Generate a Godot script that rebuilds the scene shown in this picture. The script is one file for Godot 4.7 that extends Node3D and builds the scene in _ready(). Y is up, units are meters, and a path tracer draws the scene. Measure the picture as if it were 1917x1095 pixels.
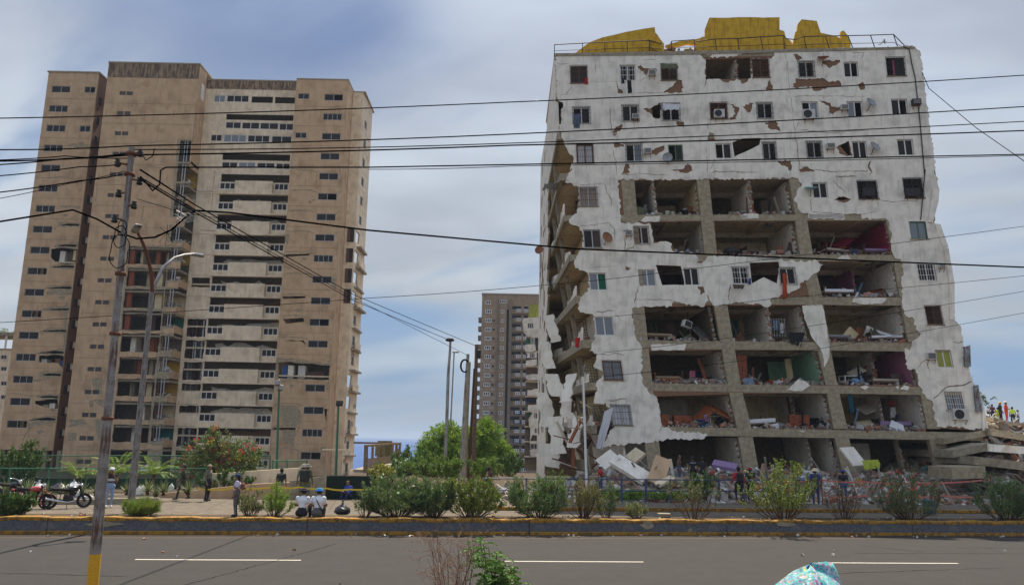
extends Node3D
# A street with two earthquake-damaged apartment blocks by the sea, seen from a raised verge across the road.
const FOCAL := 1491.0
const EYE := Vector3(0,3.7,0)
var cam_basis := Basis()
var M := {}
var rng := RandomNumberGenerator.new()
var taken := {}

func _ready():
	rng.seed = 77
	# ---- camera
	var pitch := atan(275.5 / FOCAL)
	cam_basis = Basis(Vector3.RIGHT, pitch) * Basis(Vector3.BACK, atan(0.02))
	var cam := Camera3D.new()
	cam.name = "camera"
	cam.fov = rad_to_deg(2.0 * atan(547.5 / FOCAL))
	cam.far = 60000.0
	cam.near = 0.1
	cam.transform = Transform3D(cam_basis, EYE)
	add_child(cam)
	cam.current = true
	# ---- sky and air
	var env := Environment.new()
	env.background_mode = Environment.BG_SKY
	var sky := Sky.new()
	var pano := PanoramaSkyMaterial.new()
	pano.panorama = sky_picture()
	pano.energy_multiplier = 1.0
	sky.sky_material = pano
	env.sky = sky
	env.background_energy_multiplier = 1.0
	env.tonemap_mode = Environment.TONE_MAPPER_LINEAR
	env.tonemap_exposure = 1.42
	env.fog_enabled = true
	env.fog_density = 0.00025
	env.fog_light_color = Color(0.62,0.68,0.76)
	env.sdfgi_enabled = true
	env.ssao_enabled = true
	env.ssil_enabled = true
	var we := WorldEnvironment.new()
	we.name = "air"
	we.environment = env
	add_child(we)
	# ---- sun: high, over the sea, behind the buildings
	var sun := DirectionalLight3D.new()
	sun.name = "sun"
	sun.light_energy = 1.6
	sun.light_angular_distance = 0.6
	sun.light_color = Color(1.0,0.95,0.87)
	sun.shadow_enabled = true
	add_child(sun)
	sun.look_at_from_position(Vector3(2,60,-36), Vector3.ZERO)
	make_materials()
	# ---- setting, structures, things
	build_setting()
	build_white_block()
	build_white_block_side()
	build_rooms()
	build_beige_block()
	build_far_buildings()
	build_rubble()
	build_street_things()
	build_plants()
	build_people()

# ------------------------------------------------------------------ where a sight line meets the place
func ray(px: float, py: float) -> Vector3:
	return cam_basis * Vector3((px - 958.5) / FOCAL, (547.5 - py) / FOCAL, -1.0)
func at(px: float, py: float, depth: float) -> Vector3:
	var r := ray(px, py)
	return EYE + r * (depth / -r.z)
func on_level(px: float, py: float, y: float) -> Vector3:
	var r := ray(px, py)
	return EYE + r * ((y - EYE.y) / r.y)
func facade(o: Vector3, yaw_deg: float) -> Dictionary:
	var a := deg_to_rad(yaw_deg)
	return {"o": Vector3(o.x, 0, o.z), "u": Vector3(cos(a), 0, sin(a)), "n": Vector3(-sin(a), 0, cos(a))}
func uv(f: Dictionary, px: float, py: float) -> Vector2:
	var r := ray(px, py)
	var n: Vector3 = f.n
	var o: Vector3 = f.o
	var t := (o - EYE).dot(n) / r.dot(n)
	var p := EYE + r * t
	return Vector2((p - o).dot(f.u), p.y)
func pt(f: Dictionary, q: Vector2, d := 0.0) -> Vector3:
	return f.o + f.u * q.x + Vector3(0, q.y, 0) + f.n * d
# traced outlines: flat lists of x, y read off an enlargement with origin (ox, oy) and scale s
var crops := {"a": [990,0,3.317], "b": [1380,0,3.317], "c": [990,300,3.317], "d": [1380,300,3.317], "e": [990,600,3.317],
	"f": [1380,600,3.317], "g": [1650,600,3.65], "h": [0,100,2.7375], "i": [330,100,2.7375], "j": [0,480,2.7375], "k": [330,480,2.7375],
	"m": [200,440,3.4227], "p": [0,0,1.0]}
func trace(f: Dictionary, list: Array) -> PackedVector2Array:
	var out := PackedVector2Array()
	var c: Array = crops.p
	var i := 0
	while i < list.size():
		if list[i] is String:
			c = crops[list[i]]
			i += 1
			continue
		out.append(uv(f, c[0] + list[i] / float(c[2]), c[1] + list[i + 1] / float(c[2])))
		i += 2
	return out

# ------------------------------------------------------------------ nodes
func numbered(called: String) -> String:
	if not taken.has(called):
		taken[called] = 0
		return called
	taken[called] += 1
	return "%s_%03d" % [called, taken[called]]
func thing(called: String, label: String, category: String, where := Vector3.ZERO, turn := 0.0, group := "") -> Node3D:
	var o := Node3D.new()
	o.name = numbered(called)
	add_child(o)
	o.position = where
	o.rotation.y = turn
	tag(o, label, category, group)
	return o
func tag(o: Node, label: String, category: String, group := "", kind := ""):
	if label: o.set_meta("label", label)
	if category: o.set_meta("category", category)
	if group: o.set_meta("group", group)
	if kind: o.set_meta("kind", kind)
	return o
func new_st() -> SurfaceTool:
	var st := SurfaceTool.new()
	st.begin(Mesh.PRIMITIVE_TRIANGLES)
	st.set_smooth_group(-1)
	return st
func put(st: SurfaceTool, called: String, mat: Material, parent: Node = null) -> MeshInstance3D:
	st.generate_normals()
	var o := MeshInstance3D.new()
	o.mesh = st.commit()
	o.material_override = mat
	if parent == null:
		o.name = numbered(called)
		add_child(o)
	else:
		o.name = called
		parent.add_child(o, true)
	return o
func put_mesh(mesh: Mesh, called: String, mat: Material, parent: Node, xf := Transform3D()) -> MeshInstance3D:
	var o := MeshInstance3D.new()
	o.mesh = mesh
	o.material_override = mat
	o.transform = xf
	if parent == null:
		o.name = numbered(called)
		add_child(o)
	else:
		o.name = called
		parent.add_child(o, true)
	return o
func setting(o: Node):
	o.set_meta("kind", "structure")
	return o

# ------------------------------------------------------------------ shapes
func tri(st: SurfaceTool, a: Vector3, b: Vector3, c: Vector3):
	st.add_vertex(a); st.add_vertex(b); st.add_vertex(c)
func quad(st: SurfaceTool, a: Vector3, b: Vector3, c: Vector3, d: Vector3):
	tri(st, a, b, c); tri(st, a, c, d)
func box8(st: SurfaceTool, p: Array):   # p: 4 bottom corners, then 4 top corners, same order
	quad(st, p[0], p[1], p[2], p[3]); quad(st, p[7], p[6], p[5], p[4])
	for i in 4:
		var j := (i + 1) % 4
		quad(st, p[i], p[i + 4], p[j + 4], p[j])
func box(st: SurfaceTool, c: Vector3, s: Vector3, b := Basis()):
	var h := s * 0.5
	var p := []
	for y in [-1,1]:
		for q in [[-1,-1], [1,-1], [1,1], [-1,1]]:
			p.append(c + b * Vector3(h.x * q[0], h.y * y, h.z * q[1]))
	box8(st, p)
func bevel_box(st: SurfaceTool, c: Vector3, s: Vector3, r: float, b := Basis()):
	# chamfered along all twelve edges
	var h := s * 0.5
	var k := h - Vector3(r, r, r)
	var f := func(x: float, y: float, z: float) -> Vector3: return c + b * Vector3(x, y, z)
	for sg in [-1.0,1.0]:
		quad(st, f.call(sg * h.x, -k.y, -k.z), f.call(sg * h.x, k.y, -k.z), f.call(sg * h.x, k.y, k.z), f.call(sg * h.x, -k.y, k.z))
		quad(st, f.call(-k.x, sg * h.y, -k.z), f.call(k.x, sg * h.y, -k.z), f.call(k.x, sg * h.y, k.z), f.call(-k.x, sg * h.y, k.z))
		quad(st, f.call(-k.x, -k.y, sg * h.z), f.call(k.x, -k.y, sg * h.z), f.call(k.x, k.y, sg * h.z), f.call(-k.x, k.y, sg * h.z))
		for tg in [-1.0,1.0]:
			quad(st, f.call(sg * h.x, tg * k.y, -k.z), f.call(sg * k.x, tg * h.y, -k.z), f.call(sg * k.x, tg * h.y, k.z), f.call(sg * h.x, tg * k.y, k.z))
			quad(st, f.call(sg * h.x, -k.y, tg * k.z), f.call(sg * k.x, -k.y, tg * h.z), f.call(sg * k.x, k.y, tg * h.z), f.call(sg * h.x, k.y, tg * k.z))
			quad(st, f.call(-k.x, sg * h.y, tg * k.z), f.call(-k.x, sg * k.y, tg * h.z), f.call(k.x, sg * k.y, tg * h.z), f.call(k.x, sg * h.y, tg * k.z))
			for ug in [-1.0,1.0]:
				tri(st, f.call(sg * h.x, tg * k.y, ug * k.z), f.call(sg * k.x, tg * h.y, ug * k.z), f.call(sg * k.x, tg * k.y, ug * h.z))
func bar(st: SurfaceTool, a: Vector3, b: Vector3, w: float, h: float, up := Vector3.UP):
	var d := (b - a)
	var l := d.length()
	if l < 1e-5: return
	d /= l
	var s := d.cross(up)
	if s.length() < 1e-4: s = d.cross(Vector3.RIGHT)
	s = s.normalized()
	var t := s.cross(d).normalized()
	box(st, (a + b) * 0.5, Vector3(w, h, l), Basis(s, t, -d))
func tube(st: SurfaceTool, pts: Array, radii: Array, sides := 8, caps := true):
	st.set_smooth_group(0)
	var rings := []
	var n := pts.size()
	var ref := Vector3.UP
	var d0: Vector3 = (pts[1] - pts[0]).normalized()
	if abs(d0.y) > 0.9: ref = Vector3.RIGHT
	for i in n:
		var d: Vector3 = (pts[mini(i + 1, n - 1)] - pts[maxi(i - 1,0)]).normalized()
		var s := d.cross(ref)
		if s.length() < 0.05: s = d.cross(ref + Vector3(0.31,0.2,0.5))
		s = s.normalized()
		var t := s.cross(d).normalized()
		ref = t
		var r: float = radii[mini(i, radii.size() - 1)]
		var ring := PackedVector3Array()
		for k in sides:
			var a := TAU * k / sides
			ring.append(pts[i] + (s * cos(a) + t * sin(a)) * r)
		rings.append(ring)
	for i in n - 1:
		for k in sides:
			var j := (k + 1) % sides
			quad(st, rings[i][k], rings[i][j], rings[i + 1][j], rings[i + 1][k])
	if caps:
		st.set_smooth_group(-1)
		for e in [0, n - 1]:
			for k in range(1, sides - 1):
				tri(st, rings[e][0], rings[e][k], rings[e][k + 1])
	st.set_smooth_group(-1)
func lathe(st: SurfaceTool, base: Vector3, prof: Array, sides := 12, b := Basis()):   # prof: [r, y] pairs
	st.set_smooth_group(1)
	for i in prof.size() - 1:
		for k in sides:
			var a := TAU * k / sides
			var c := TAU * (k + 1) / sides
			var p: Array = prof[i]
			var q: Array = prof[i + 1]
			var v0 := base + b * Vector3(cos(a) * p[0], p[1], sin(a) * p[0])
			var v1 := base + b * Vector3(cos(c) * p[0], p[1], sin(c) * p[0])
			var v2 := base + b * Vector3(cos(c) * q[0], q[1], sin(c) * q[0])
			var v3 := base + b * Vector3(cos(a) * q[0], q[1], sin(a) * q[0])
			if p[0] > 1e-5: tri(st, v0, v1, v2)
			if q[0] > 1e-5: tri(st, v0, v2, v3)
	st.set_smooth_group(-1)
func chunk(st: SurfaceTool, c: Vector3, s: Vector3, col := Color.WHITE):
	# a broken lump: a box with knocked-about corners
	st.set_color(col)
	var b := Basis(Vector3(rng.randf() - .5, rng.randf() - .5, rng.randf() - .5).normalized(), rng.randf() * TAU)
	var p := []
	for y in [-1,1]:
		for q in [[-1,-1], [1,-1], [1,1], [-1,1]]:
			p.append(c + b * Vector3(s.x * q[0] * rng.randf_range(.3,.6), s.y * y * rng.randf_range(.3,.6), s.z * q[1] * rng.randf_range(.3,.6)))
	box8(st, p)
func rough(poly: PackedVector2Array, step: float, amp: float) -> PackedVector2Array:
	var out := PackedVector2Array()
	var n := poly.size()
	for i in n:
		var a := poly[i]
		var b := poly[(i + 1) % n]
		var l := a.distance_to(b)
		out.append(a)
		var k := int(l / step)
		var d := (b - a).normalized().orthogonal()
		for j in range(1, k):
			out.append(a.lerp(b, (j + rng.randf_range(-.3,.3)) / k) + d * rng.randf_range(-amp, amp))
	return out
func ccw(p: PackedVector2Array) -> PackedVector2Array:
	if Geometry2D.is_polygon_clockwise(p):
		var q := p.duplicate()
		q.reverse()
		return q
	return p
func bounds(p: PackedVector2Array) -> Rect2:
	var r := Rect2(p[0], Vector2.ZERO)
	for q in p: r = r.expand(q)
	return r
func rect_poly(x0: float, y0: float, x1: float, y1: float) -> PackedVector2Array:
	return PackedVector2Array([Vector2(x0, y0), Vector2(x1, y0), Vector2(x1, y1), Vector2(x0, y1)])
func cut_one(p: PackedVector2Array, h: PackedVector2Array, cuts: Array, deep := 0) -> Array:
	if p.size() < 3: return []
	if not bounds(p).intersects(bounds(h)): return [p]
	var r := Geometry2D.clip_polygons(p, h)
	var holed := false
	for q in r:
		if Geometry2D.is_polygon_clockwise(q): holed = true
	if not holed or deep > 6: return r
	var hb := bounds(h)
	var c := hb.get_center().x + deep * 0.0137
	cuts.append(c)
	var out := []
	for side in [rect_poly(c - 400,-400, c, 400), rect_poly(c, -400, c + 400,400)]:
		for q in Geometry2D.intersect_polygons(p, side):
			out.append_array(cut_one(q, h, cuts, deep + 1))
	return out
func with_holes(outer: Array, holes: Array, cuts: Array) -> Array:
	var pieces := outer.duplicate()
	for h in holes:
		var next := []
		for p in pieces: next.append_array(cut_one(p, ccw(h), cuts))
		pieces = next
	return pieces
func plate(st: SurfaceTool, f: Dictionary, pieces: Array, d0: float, d1: float, cuts := []):
	# flat pieces (u, v) given a thickness from d0 (outer) to d1 (inner) along the facade normal
	for p0 in pieces:
		var p: PackedVector2Array = p0
		if p.size() < 3: continue
		var ids := Geometry2D.triangulate_polygon(p)
		for i in range(0, ids.size(), 3):
			tri(st, pt(f, p[ids[i]], d0), pt(f, p[ids[i + 1]], d0), pt(f, p[ids[i + 2]], d0))
			tri(st, pt(f, p[ids[i]], d1), pt(f, p[ids[i + 2]], d1), pt(f, p[ids[i + 1]], d1))
		for i in p.size():
			var a := p[i]
			var b := p[(i + 1) % p.size()]
			var skip := false
			for c in cuts:
				if absf(a.x - c) < 1e-4 and absf(b.x - c) < 1e-4: skip = true
			if not skip: quad(st, pt(f, a, d0), pt(f, a, d1), pt(f, b, d1), pt(f, b, d0))
func ribbon(pts: PackedVector2Array, w: float) -> PackedVector2Array:
	# a crack: thin ragged strip along a line
	var fine := PackedVector2Array()
	for i in pts.size() - 1:
		var k := maxi(2, int(pts[i].distance_to(pts[i + 1]) / 0.22))
		for j in k:
			fine.append(pts[i].lerp(pts[i + 1], float(j) / k) + Vector2(rng.randf_range(-.05,.05), rng.randf_range(-.05,.05)))
	fine.append(pts[-1])
	var l := PackedVector2Array()
	var r := PackedVector2Array()
	for i in fine.size():
		var d := (fine[mini(i + 1, fine.size() - 1)] - fine[maxi(i - 1,0)]).normalized().orthogonal()
		var t := w * rng.randf_range(.35,1.0) * (0.3 if i == 0 or i == fine.size() - 1 else 1.0)
		l.append(fine[i] + d * t * .5)
		r.append(fine[i] - d * t * .5)
	r.reverse()
	l.append_array(r)
	return l

# ------------------------------------------------------------------ textures and materials
func noise_bytes(seed: int, freq: float, size: int, oct := 5, kind := FastNoiseLite.TYPE_SIMPLEX_SMOOTH, stretch := 1) -> PackedByteArray:
	var n := FastNoiseLite.new()
	n.seed = seed
	n.noise_type = kind
	n.frequency = freq
	n.fractal_octaves = oct
	var im := n.get_seamless_image(size, size / stretch)
	if stretch > 1: im.resize(size, size, Image.INTERPOLATE_BILINEAR)
	im.convert(Image.FORMAT_L8)
	return im.get_data()
func ramp_tex(layers: Array, size := 512) -> ImageTexture:
	# layers: [bytes, ramp, how]; ramp: list of [value 0..1, Color]; how "base" or "over" (alpha blends)
	var out := PackedByteArray()
	out.resize(size * size * 3)
	var luts := []
	for l in layers:
		var g := Gradient.new()
		g.offsets = PackedFloat32Array()
		g.colors = PackedColorArray()
		var off := PackedFloat32Array()
		var col := PackedColorArray()
		for e in l[1]:
			off.append(e[0]); col.append(e[1])
		g.offsets = off
		g.colors = col
		var lut := []
		for i in 256: lut.append(g.sample(i / 255.0))
		luts.append(lut)
	var nl := layers.size()
	for i in size * size:
		var c: Color = luts[0][layers[0][0][i]]
		for k in range(1, nl):
			var o: Color = luts[k][layers[k][0][i]]
			if o.a > 0.003: c = c.lerp(o, o.a)
		out[i * 3] = int(c.r * 255.0)
		out[i * 3 + 1] = int(c.g * 255.0)
		out[i * 3 + 2] = int(c.b * 255.0)
	var im := Image.create_from_data(size, size, false, Image.FORMAT_RGB8, out)
	im.generate_mipmaps()
	return ImageTexture.create_from_image(im)
func relief_tex(bytes: PackedByteArray, size: int, strength := 4.0) -> ImageTexture:
	var im := Image.create_from_data(size, size, false, Image.FORMAT_L8, bytes)
	im.convert(Image.FORMAT_RGBA8)
	im.bump_map_to_normal_map(strength)
	return ImageTexture.create_from_image(im)
func mat(col: Color, rough_ := 0.85, metal := 0.0, tex: Texture2D = null, metres := 4.0, normal: Texture2D = null) -> StandardMaterial3D:
	var m := StandardMaterial3D.new()
	m.albedo_color = col
	m.roughness = rough_
	m.metallic = metal
	if tex or normal:
		m.uv1_triplanar = true
		m.uv1_world_triplanar = true
		m.uv1_scale = Vector3.ONE / metres
	if tex: m.albedo_texture = tex
	if normal:
		m.normal_enabled = true
		m.normal_texture = normal
	return m
func c8(r: int, g: int, b: int, a := 1.0) -> Color:
	return Color(r / 255.0, g / 255.0, b / 255.0, a)
func make_materials():
	var n1 := noise_bytes(3,0.012,512)
	var n2 := noise_bytes(9,0.05,512,4)
	var n3 := noise_bytes(21,0.006,512,6)
	var n4 := noise_bytes(5,0.16,512,3)
	var streak := noise_bytes(14,0.03,512,4, FastNoiseLite.TYPE_SIMPLEX_SMOOTH, 8)   # long in one direction
	var turned := PackedByteArray()
	turned.resize(512 * 512)
	for y in 512:
		for x in 512: turned[y * 512 + x] = streak[x * 512 + y]
	var fine := relief_tex(n4,512,1.6)
	var coarse := relief_tex(n2,512,3.0)
	var clear := Color(0,0,0,0)
	var plaster := ramp_tex([[n1, [[0.0, c8(222,220,218)], [0.45, c8(243,242,240)], [1.0, c8(253,252,250)]]],
		[n3, [[0.0, c8(150,148,144,.35)], [0.36, c8(176,173,170,.14)], [0.47, c8(180,180,180,0)], [1.0, clear]]],
		[streak, [[0.0, c8(130,128,124,.3)], [0.24, c8(150,148,144,.08)], [0.4, c8(140,140,140,0)], [1.0, clear]]],
		[n4, [[0.0, c8(110,104,96,.6)], [0.3, c8(160,155,150,.0)], [1.0, clear]]]])
	M.white = mat(c8(255,248,234), .9,0, plaster, 5.3, fine)
	M.white_far = mat(c8(232,226,214), .9,0, plaster, 7.0)
	var tan_t := ramp_tex([[n1, [[0.0, c8(226,220,212)], [0.5, c8(236,232,225)], [1.0, c8(250,247,241)]]],
		[n3, [[0.0, c8(165,153,139,.4)], [0.34, c8(180,168,154,.15)], [0.43, c8(180,170,160,0)], [1.0, clear]]],
		[streak, [[0.0, c8(140,130,118,.35)], [0.24, c8(160,150,138,.08)], [0.4, c8(140,130,120,0)], [1.0, clear]]]])
	M.tan = mat(c8(215,184,149), .92,0, tan_t, 9.0)
	M.tan_pale = mat(c8(250,233,206), .92,0, tan_t, 7.0)
	M.tan_band = mat(c8(186,164,138), .95,0, ramp_tex([[n1, [[0.0, c8(170,160,150)], [1.0, c8(230,224,216)]]], [streak, [[0.0, c8(70,64,58,.8)], [0.4, c8(90,82,74,.45)], [0.6, c8(120,110,100,0)], [1.0, clear]]]]), 6.0)
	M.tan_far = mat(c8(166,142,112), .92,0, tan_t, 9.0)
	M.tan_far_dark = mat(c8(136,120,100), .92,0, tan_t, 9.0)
	var conc := ramp_tex([[n1, [[0.0, c8(148,139,123)], [0.5, c8(176,167,149)], [1.0, c8(200,192,175)]]],
		[n2, [[0.0, c8(104,96,84,.55)], [0.26, c8(124,116,102,.2)], [0.36, c8(120,112,100,0)], [0.72, c8(190,184,172,0)], [1.0, c8(216,210,198,.5)]]],
		[n4, [[0.0, c8(70,64,56,.6)], [0.3, c8(100,92,80,0)], [1.0, clear]]]])
	M.concrete = mat(c8(238,230,214), .95,0, conc, 2.6, coarse)
	M.pale_concrete = mat(c8(226,221,212), .95,0, conc, 3.1, coarse)
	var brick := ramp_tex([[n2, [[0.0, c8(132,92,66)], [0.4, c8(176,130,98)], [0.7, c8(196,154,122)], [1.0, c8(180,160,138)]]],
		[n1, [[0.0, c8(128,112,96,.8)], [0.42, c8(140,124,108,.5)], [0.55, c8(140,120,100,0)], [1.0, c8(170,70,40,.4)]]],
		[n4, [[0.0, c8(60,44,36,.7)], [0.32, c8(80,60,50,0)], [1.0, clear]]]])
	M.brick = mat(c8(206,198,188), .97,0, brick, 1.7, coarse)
	M.red_brick = mat(c8(225,160,130), .97,0, brick, 1.3, coarse)
	var yel := ramp_tex([[n1, [[0.0, c8(206,196,170)], [0.5, c8(236,232,215)], [1.0, c8(252,250,240)]]],
		[streak, [[0.0, c8(120,104,60,.5)], [0.34, c8(150,130,80,.1)], [0.42, c8(160,140,90,0)], [1.0, clear]]]])
	M.yellow_wall = mat(c8(224,180,40), .85,0, yel, 4.0)
	M.green_wall = mat(c8(150,160,70), .85,0, yel, 6.0)
	var asph := ramp_tex([[n4, [[0.0, c8(70,68,67)], [0.5, c8(108,105,103)], [1.0, c8(148,144,140)]]],
		[n3, [[0.0, c8(74,72,71,.45)], [0.45, c8(96,94,92,.1)], [0.55, c8(120,118,114,0)], [1.0, c8(150,146,140,.35)]]],
		[n2, [[0.0, c8(50,49,48,.5)], [0.24, c8(70,68,66,0)], [1.0, clear]]]])
	M.asphalt = mat(c8(104,98,94), .9,0, asph, 3.7, fine)
	M.worn_asphalt = mat(c8(240,232,224), .93,0, asph, 4.4, fine)
	var dirt := ramp_tex([[n2, [[0.0, c8(104,84,64)], [0.5, c8(150,128,102)], [1.0, c8(186,166,140)]]],
		[n4, [[0.0, c8(64,52,40,.7)], [0.34, c8(90,76,60,0)], [0.7, clear], [1.0, c8(210,196,176,.6)]]],
		[n3, [[0.0, c8(90,96,56,.5)], [0.4, c8(100,100,64,.2)], [0.5, c8(110,104,70,0)], [1.0, clear]]]])
	M.dirt = mat(c8(138,126,109), 1.0,0, dirt, 3.3, coarse)
	var pave := ramp_tex([[n1, [[0.0, c8(150,144,136)], [0.5, c8(186,180,170)], [1.0, c8(208,203,194)]]],
		[n2, [[0.0, c8(96,90,82,.6)], [0.3, c8(120,112,102,.1)], [0.4, clear], [1.0, clear]]],
		[n4, [[0.0, c8(90,84,76,.6)], [0.3, c8(110,104,96,0)], [1.0, clear]]]])
	M.paving = mat(c8(146,137,125), .95,0, pave, 4.1, fine)
	var worn_y := ramp_tex([[n2, [[0.0, c8(150,130,90)], [0.35, c8(220,190,90)], [1.0, c8(246,214,96)]]],
		[n1, [[0.0, c8(120,112,98,.95)], [0.40, c8(140,128,108,.8)], [0.47, c8(140,130,100,0)], [1.0, clear]]],
		[n4, [[0.0, c8(80,72,60,.8)], [0.3, c8(110,100,80,0)], [1.0, clear]]]])
	M.kerb_yellow = mat(c8(184,154,86), .85,0, worn_y, 2.9)
	var worn_d := ramp_tex([[n2, [[0.0, c8(74,75,80)], [0.5, c8(100,101,105)], [1.0, c8(124,124,126)]]],
		[n1, [[0.0, c8(140,134,126,.7)], [0.27, c8(130,126,120,.5)], [0.36, c8(120,116,110,0)], [1.0, clear]]],
		[n4, [[0.0, c8(40,40,42,.6)], [0.3, c8(60,60,60,0)], [1.0, clear]]]])
	M.kerb_dark = mat(c8(236,236,240), .85,0, worn_d, 3.6, fine)
	M.line_dusty = mat(c8(176,168,154), .9,0, dirt, 1.9)
	M.line_white = mat(c8(236,232,222), .8,0, ramp_tex([[n2, [[0.0, c8(120,116,110)], [0.3, c8(214,208,198)], [1.0, c8(250,248,244)]]]], ), 1.3)
	var rust := ramp_tex([[n1, [[0.0, c8(160,150,142)], [0.36, c8(186,182,178)], [1.0, c8(222,222,222)]]],
		[streak, [[0.0, c8(104,62,42,.9)], [0.26, c8(120,78,56,.6)], [0.36, c8(140,110,90,0)], [1.0, clear]]],
		[n2, [[0.0, c8(80,48,34,.8)], [0.24, c8(100,70,54,.2)], [0.32, clear], [1.0, clear]]]])
	M.rusty_steel = mat(c8(176,172,168), .65,.1, rust, 1.6)
	M.rusty_yellow = mat(c8(232,184,40), .6,.0, ramp_tex([[n2, [[0.0, c8(130,90,40)], [0.3, c8(226,214,180)], [1.0, c8(252,250,236)]]]]), 0.8)
	M.grey_steel = mat(c8(206,206,206), .5,.2, rust, 3.1)
	M.wood = mat(c8(180,112,62), .7,0, ramp_tex([[turned, [[0.0, c8(120,84,60)], [0.5, c8(205,180,160)], [1.0, c8(240,226,210)]]]]), 1.1)
	M.orange_wood = mat(c8(172,98,50), .6,0, M.wood.albedo_texture, 1.4)
	M.dark_wood = mat(c8(96,62,46), .7,0, M.wood.albedo_texture, 1.2)
	M.pole_wood = mat(c8(142,124,108), .9,0, M.wood.albedo_texture, 1.5)
	M.bark = mat(c8(110,92,74), .95,0, M.wood.albedo_texture, .7)
	M.soffit = mat(c8(222,204,172), .95,0, plaster, 3.0)
	M.room_white = mat(c8(240,233,220), .92,0, plaster, 3.1)
	M.room_cream = mat(c8(232,214,172), .92,0, plaster, 3.1)
	M.room_teal = mat(c8(40,130,120), .9,0, plaster, 3.1)
	M.room_mint = mat(c8(150,196,166), .9,0, plaster, 3.1)
	M.room_magenta = mat(c8(158,30,66), .9,0, plaster, 3.1)
	M.room_pink = mat(c8(190,120,150), .9,0, plaster, 3.1)
	M.room_grey = mat(c8(170,160,146), .95,0, conc, 2.4)
	M.room_yellow = mat(c8(216,172,50), .9,0, plaster, 3.1)
	M.frame_white = mat(c8(226,224,218), .5)
	M.frame_alu = mat(c8(168,170,172), .4,.5)
	M.frame_brown = mat(c8(92,66,52), .7)
	M.frame_green = mat(c8(60,110,80), .6)
	M.iron = mat(c8(52,44,42), .7,.2)
	M.rusty_iron = mat(c8(112,72,54), .85,.1)
	M.glass = mat(c8(50,47,45), .22,0.0)
	M.glass.metallic_specular = .22
	M.glass_dusty = mat(c8(120,126,132), .25)
	M.glass_olive = mat(c8(150,150,40), .2)
	M.painted_shade = mat(c8(46,42,40), .95)  # near-black: the shade inside openings put into the colour
	M.cable = mat(c8(9,9,10), 1.0)
	M.cable.metallic_specular = .05
	M.black = mat(c8(26,26,28), .6)
	M.rubber = mat(c8(24,24,25), .85)
	M.chrome = mat(c8(200,202,206), .2,.9)
	M.red_paint = mat(c8(176,22,24), .25)
	M.red_paint.clearcoat_enabled = true
	M.black_paint = mat(c8(20,20,22), .25)
	M.fence_green = mat(c8(58,112,82), .6)
	M.painted_green = mat(c8(40,96,62), .85,0, worn_d, 3.3)
	M.rail_blue = mat(c8(58,74,104), .55)
	M.zinc = mat(c8(186,190,196), .35,.75, rust, 2.3)
	M.plastic_white = mat(c8(226,224,216), .45)
	M.ac_grey = mat(c8(196,192,184), .5)
	M.dish_rust = mat(c8(150,98,66), .8,.1)
	M.dish_grey = mat(c8(150,152,154), .5,.2)
	M.dish_teal = mat(c8(130,186,190), .5,.1)
	M.bag_black = mat(c8(36,36,40), .35)
	M.bag_white = mat(c8(222,222,224), .5)
	M.tape_yellow = mat(c8(214,182,40), .5)
	M.tape_red = mat(c8(206,112,98), .5)
	M.louvre = mat(c8(126,124,122), .6)
	M.chunks = mat(Color.WHITE, 1.0)
	M.chunks.vertex_color_use_as_albedo = true
	for c in [["white", 214,214,216], ["brown", 92,74,64], ["beige", 168,156,140], ["pink", 216,120,150], ["purple", 120,96,140], ["green", 40,110,80], ["yellow", 196,150,60], ["black", 28,28,32], ["blue", 52,84,140],
		["teal", 40,92,104], ["red", 190,40,40], ["orange", 196,84,34], ["grey", 130,130,132], ["denim", 86,98,118], ["navy", 34,44,74], ["skyblue", 120,150,180], ["lilac", 140,116,152], ["tan", 150,128,100], ["olive", 96,98,74]]:
		M["cl_" + c[0]] = mat(c8(c[1], c[2], c[3]), .95,0, null, 1.0)
	var sea_n := relief_tex(noise_bytes(31,0.035,512,5, FastNoiseLite.TYPE_SIMPLEX_SMOOTH, 2), 512,2.5)
	M.sea = mat(c8(44,88,150), .55,0, ramp_tex([[n3, [[0.0, c8(190,200,210)], [0.5, c8(220,226,232)], [1.0, c8(255,255,255)]]]]), 130.0, sea_n)
	M.weathered = mat(c8(196,178,146), .9,0, conc, 2.0)
	M.olive_board = mat(c8(120,110,60), .9)
	M.sea.metallic_specular = .25
	M.far_land = mat(c8(120,122,96), 1.0,0, dirt, 12.0)

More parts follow.
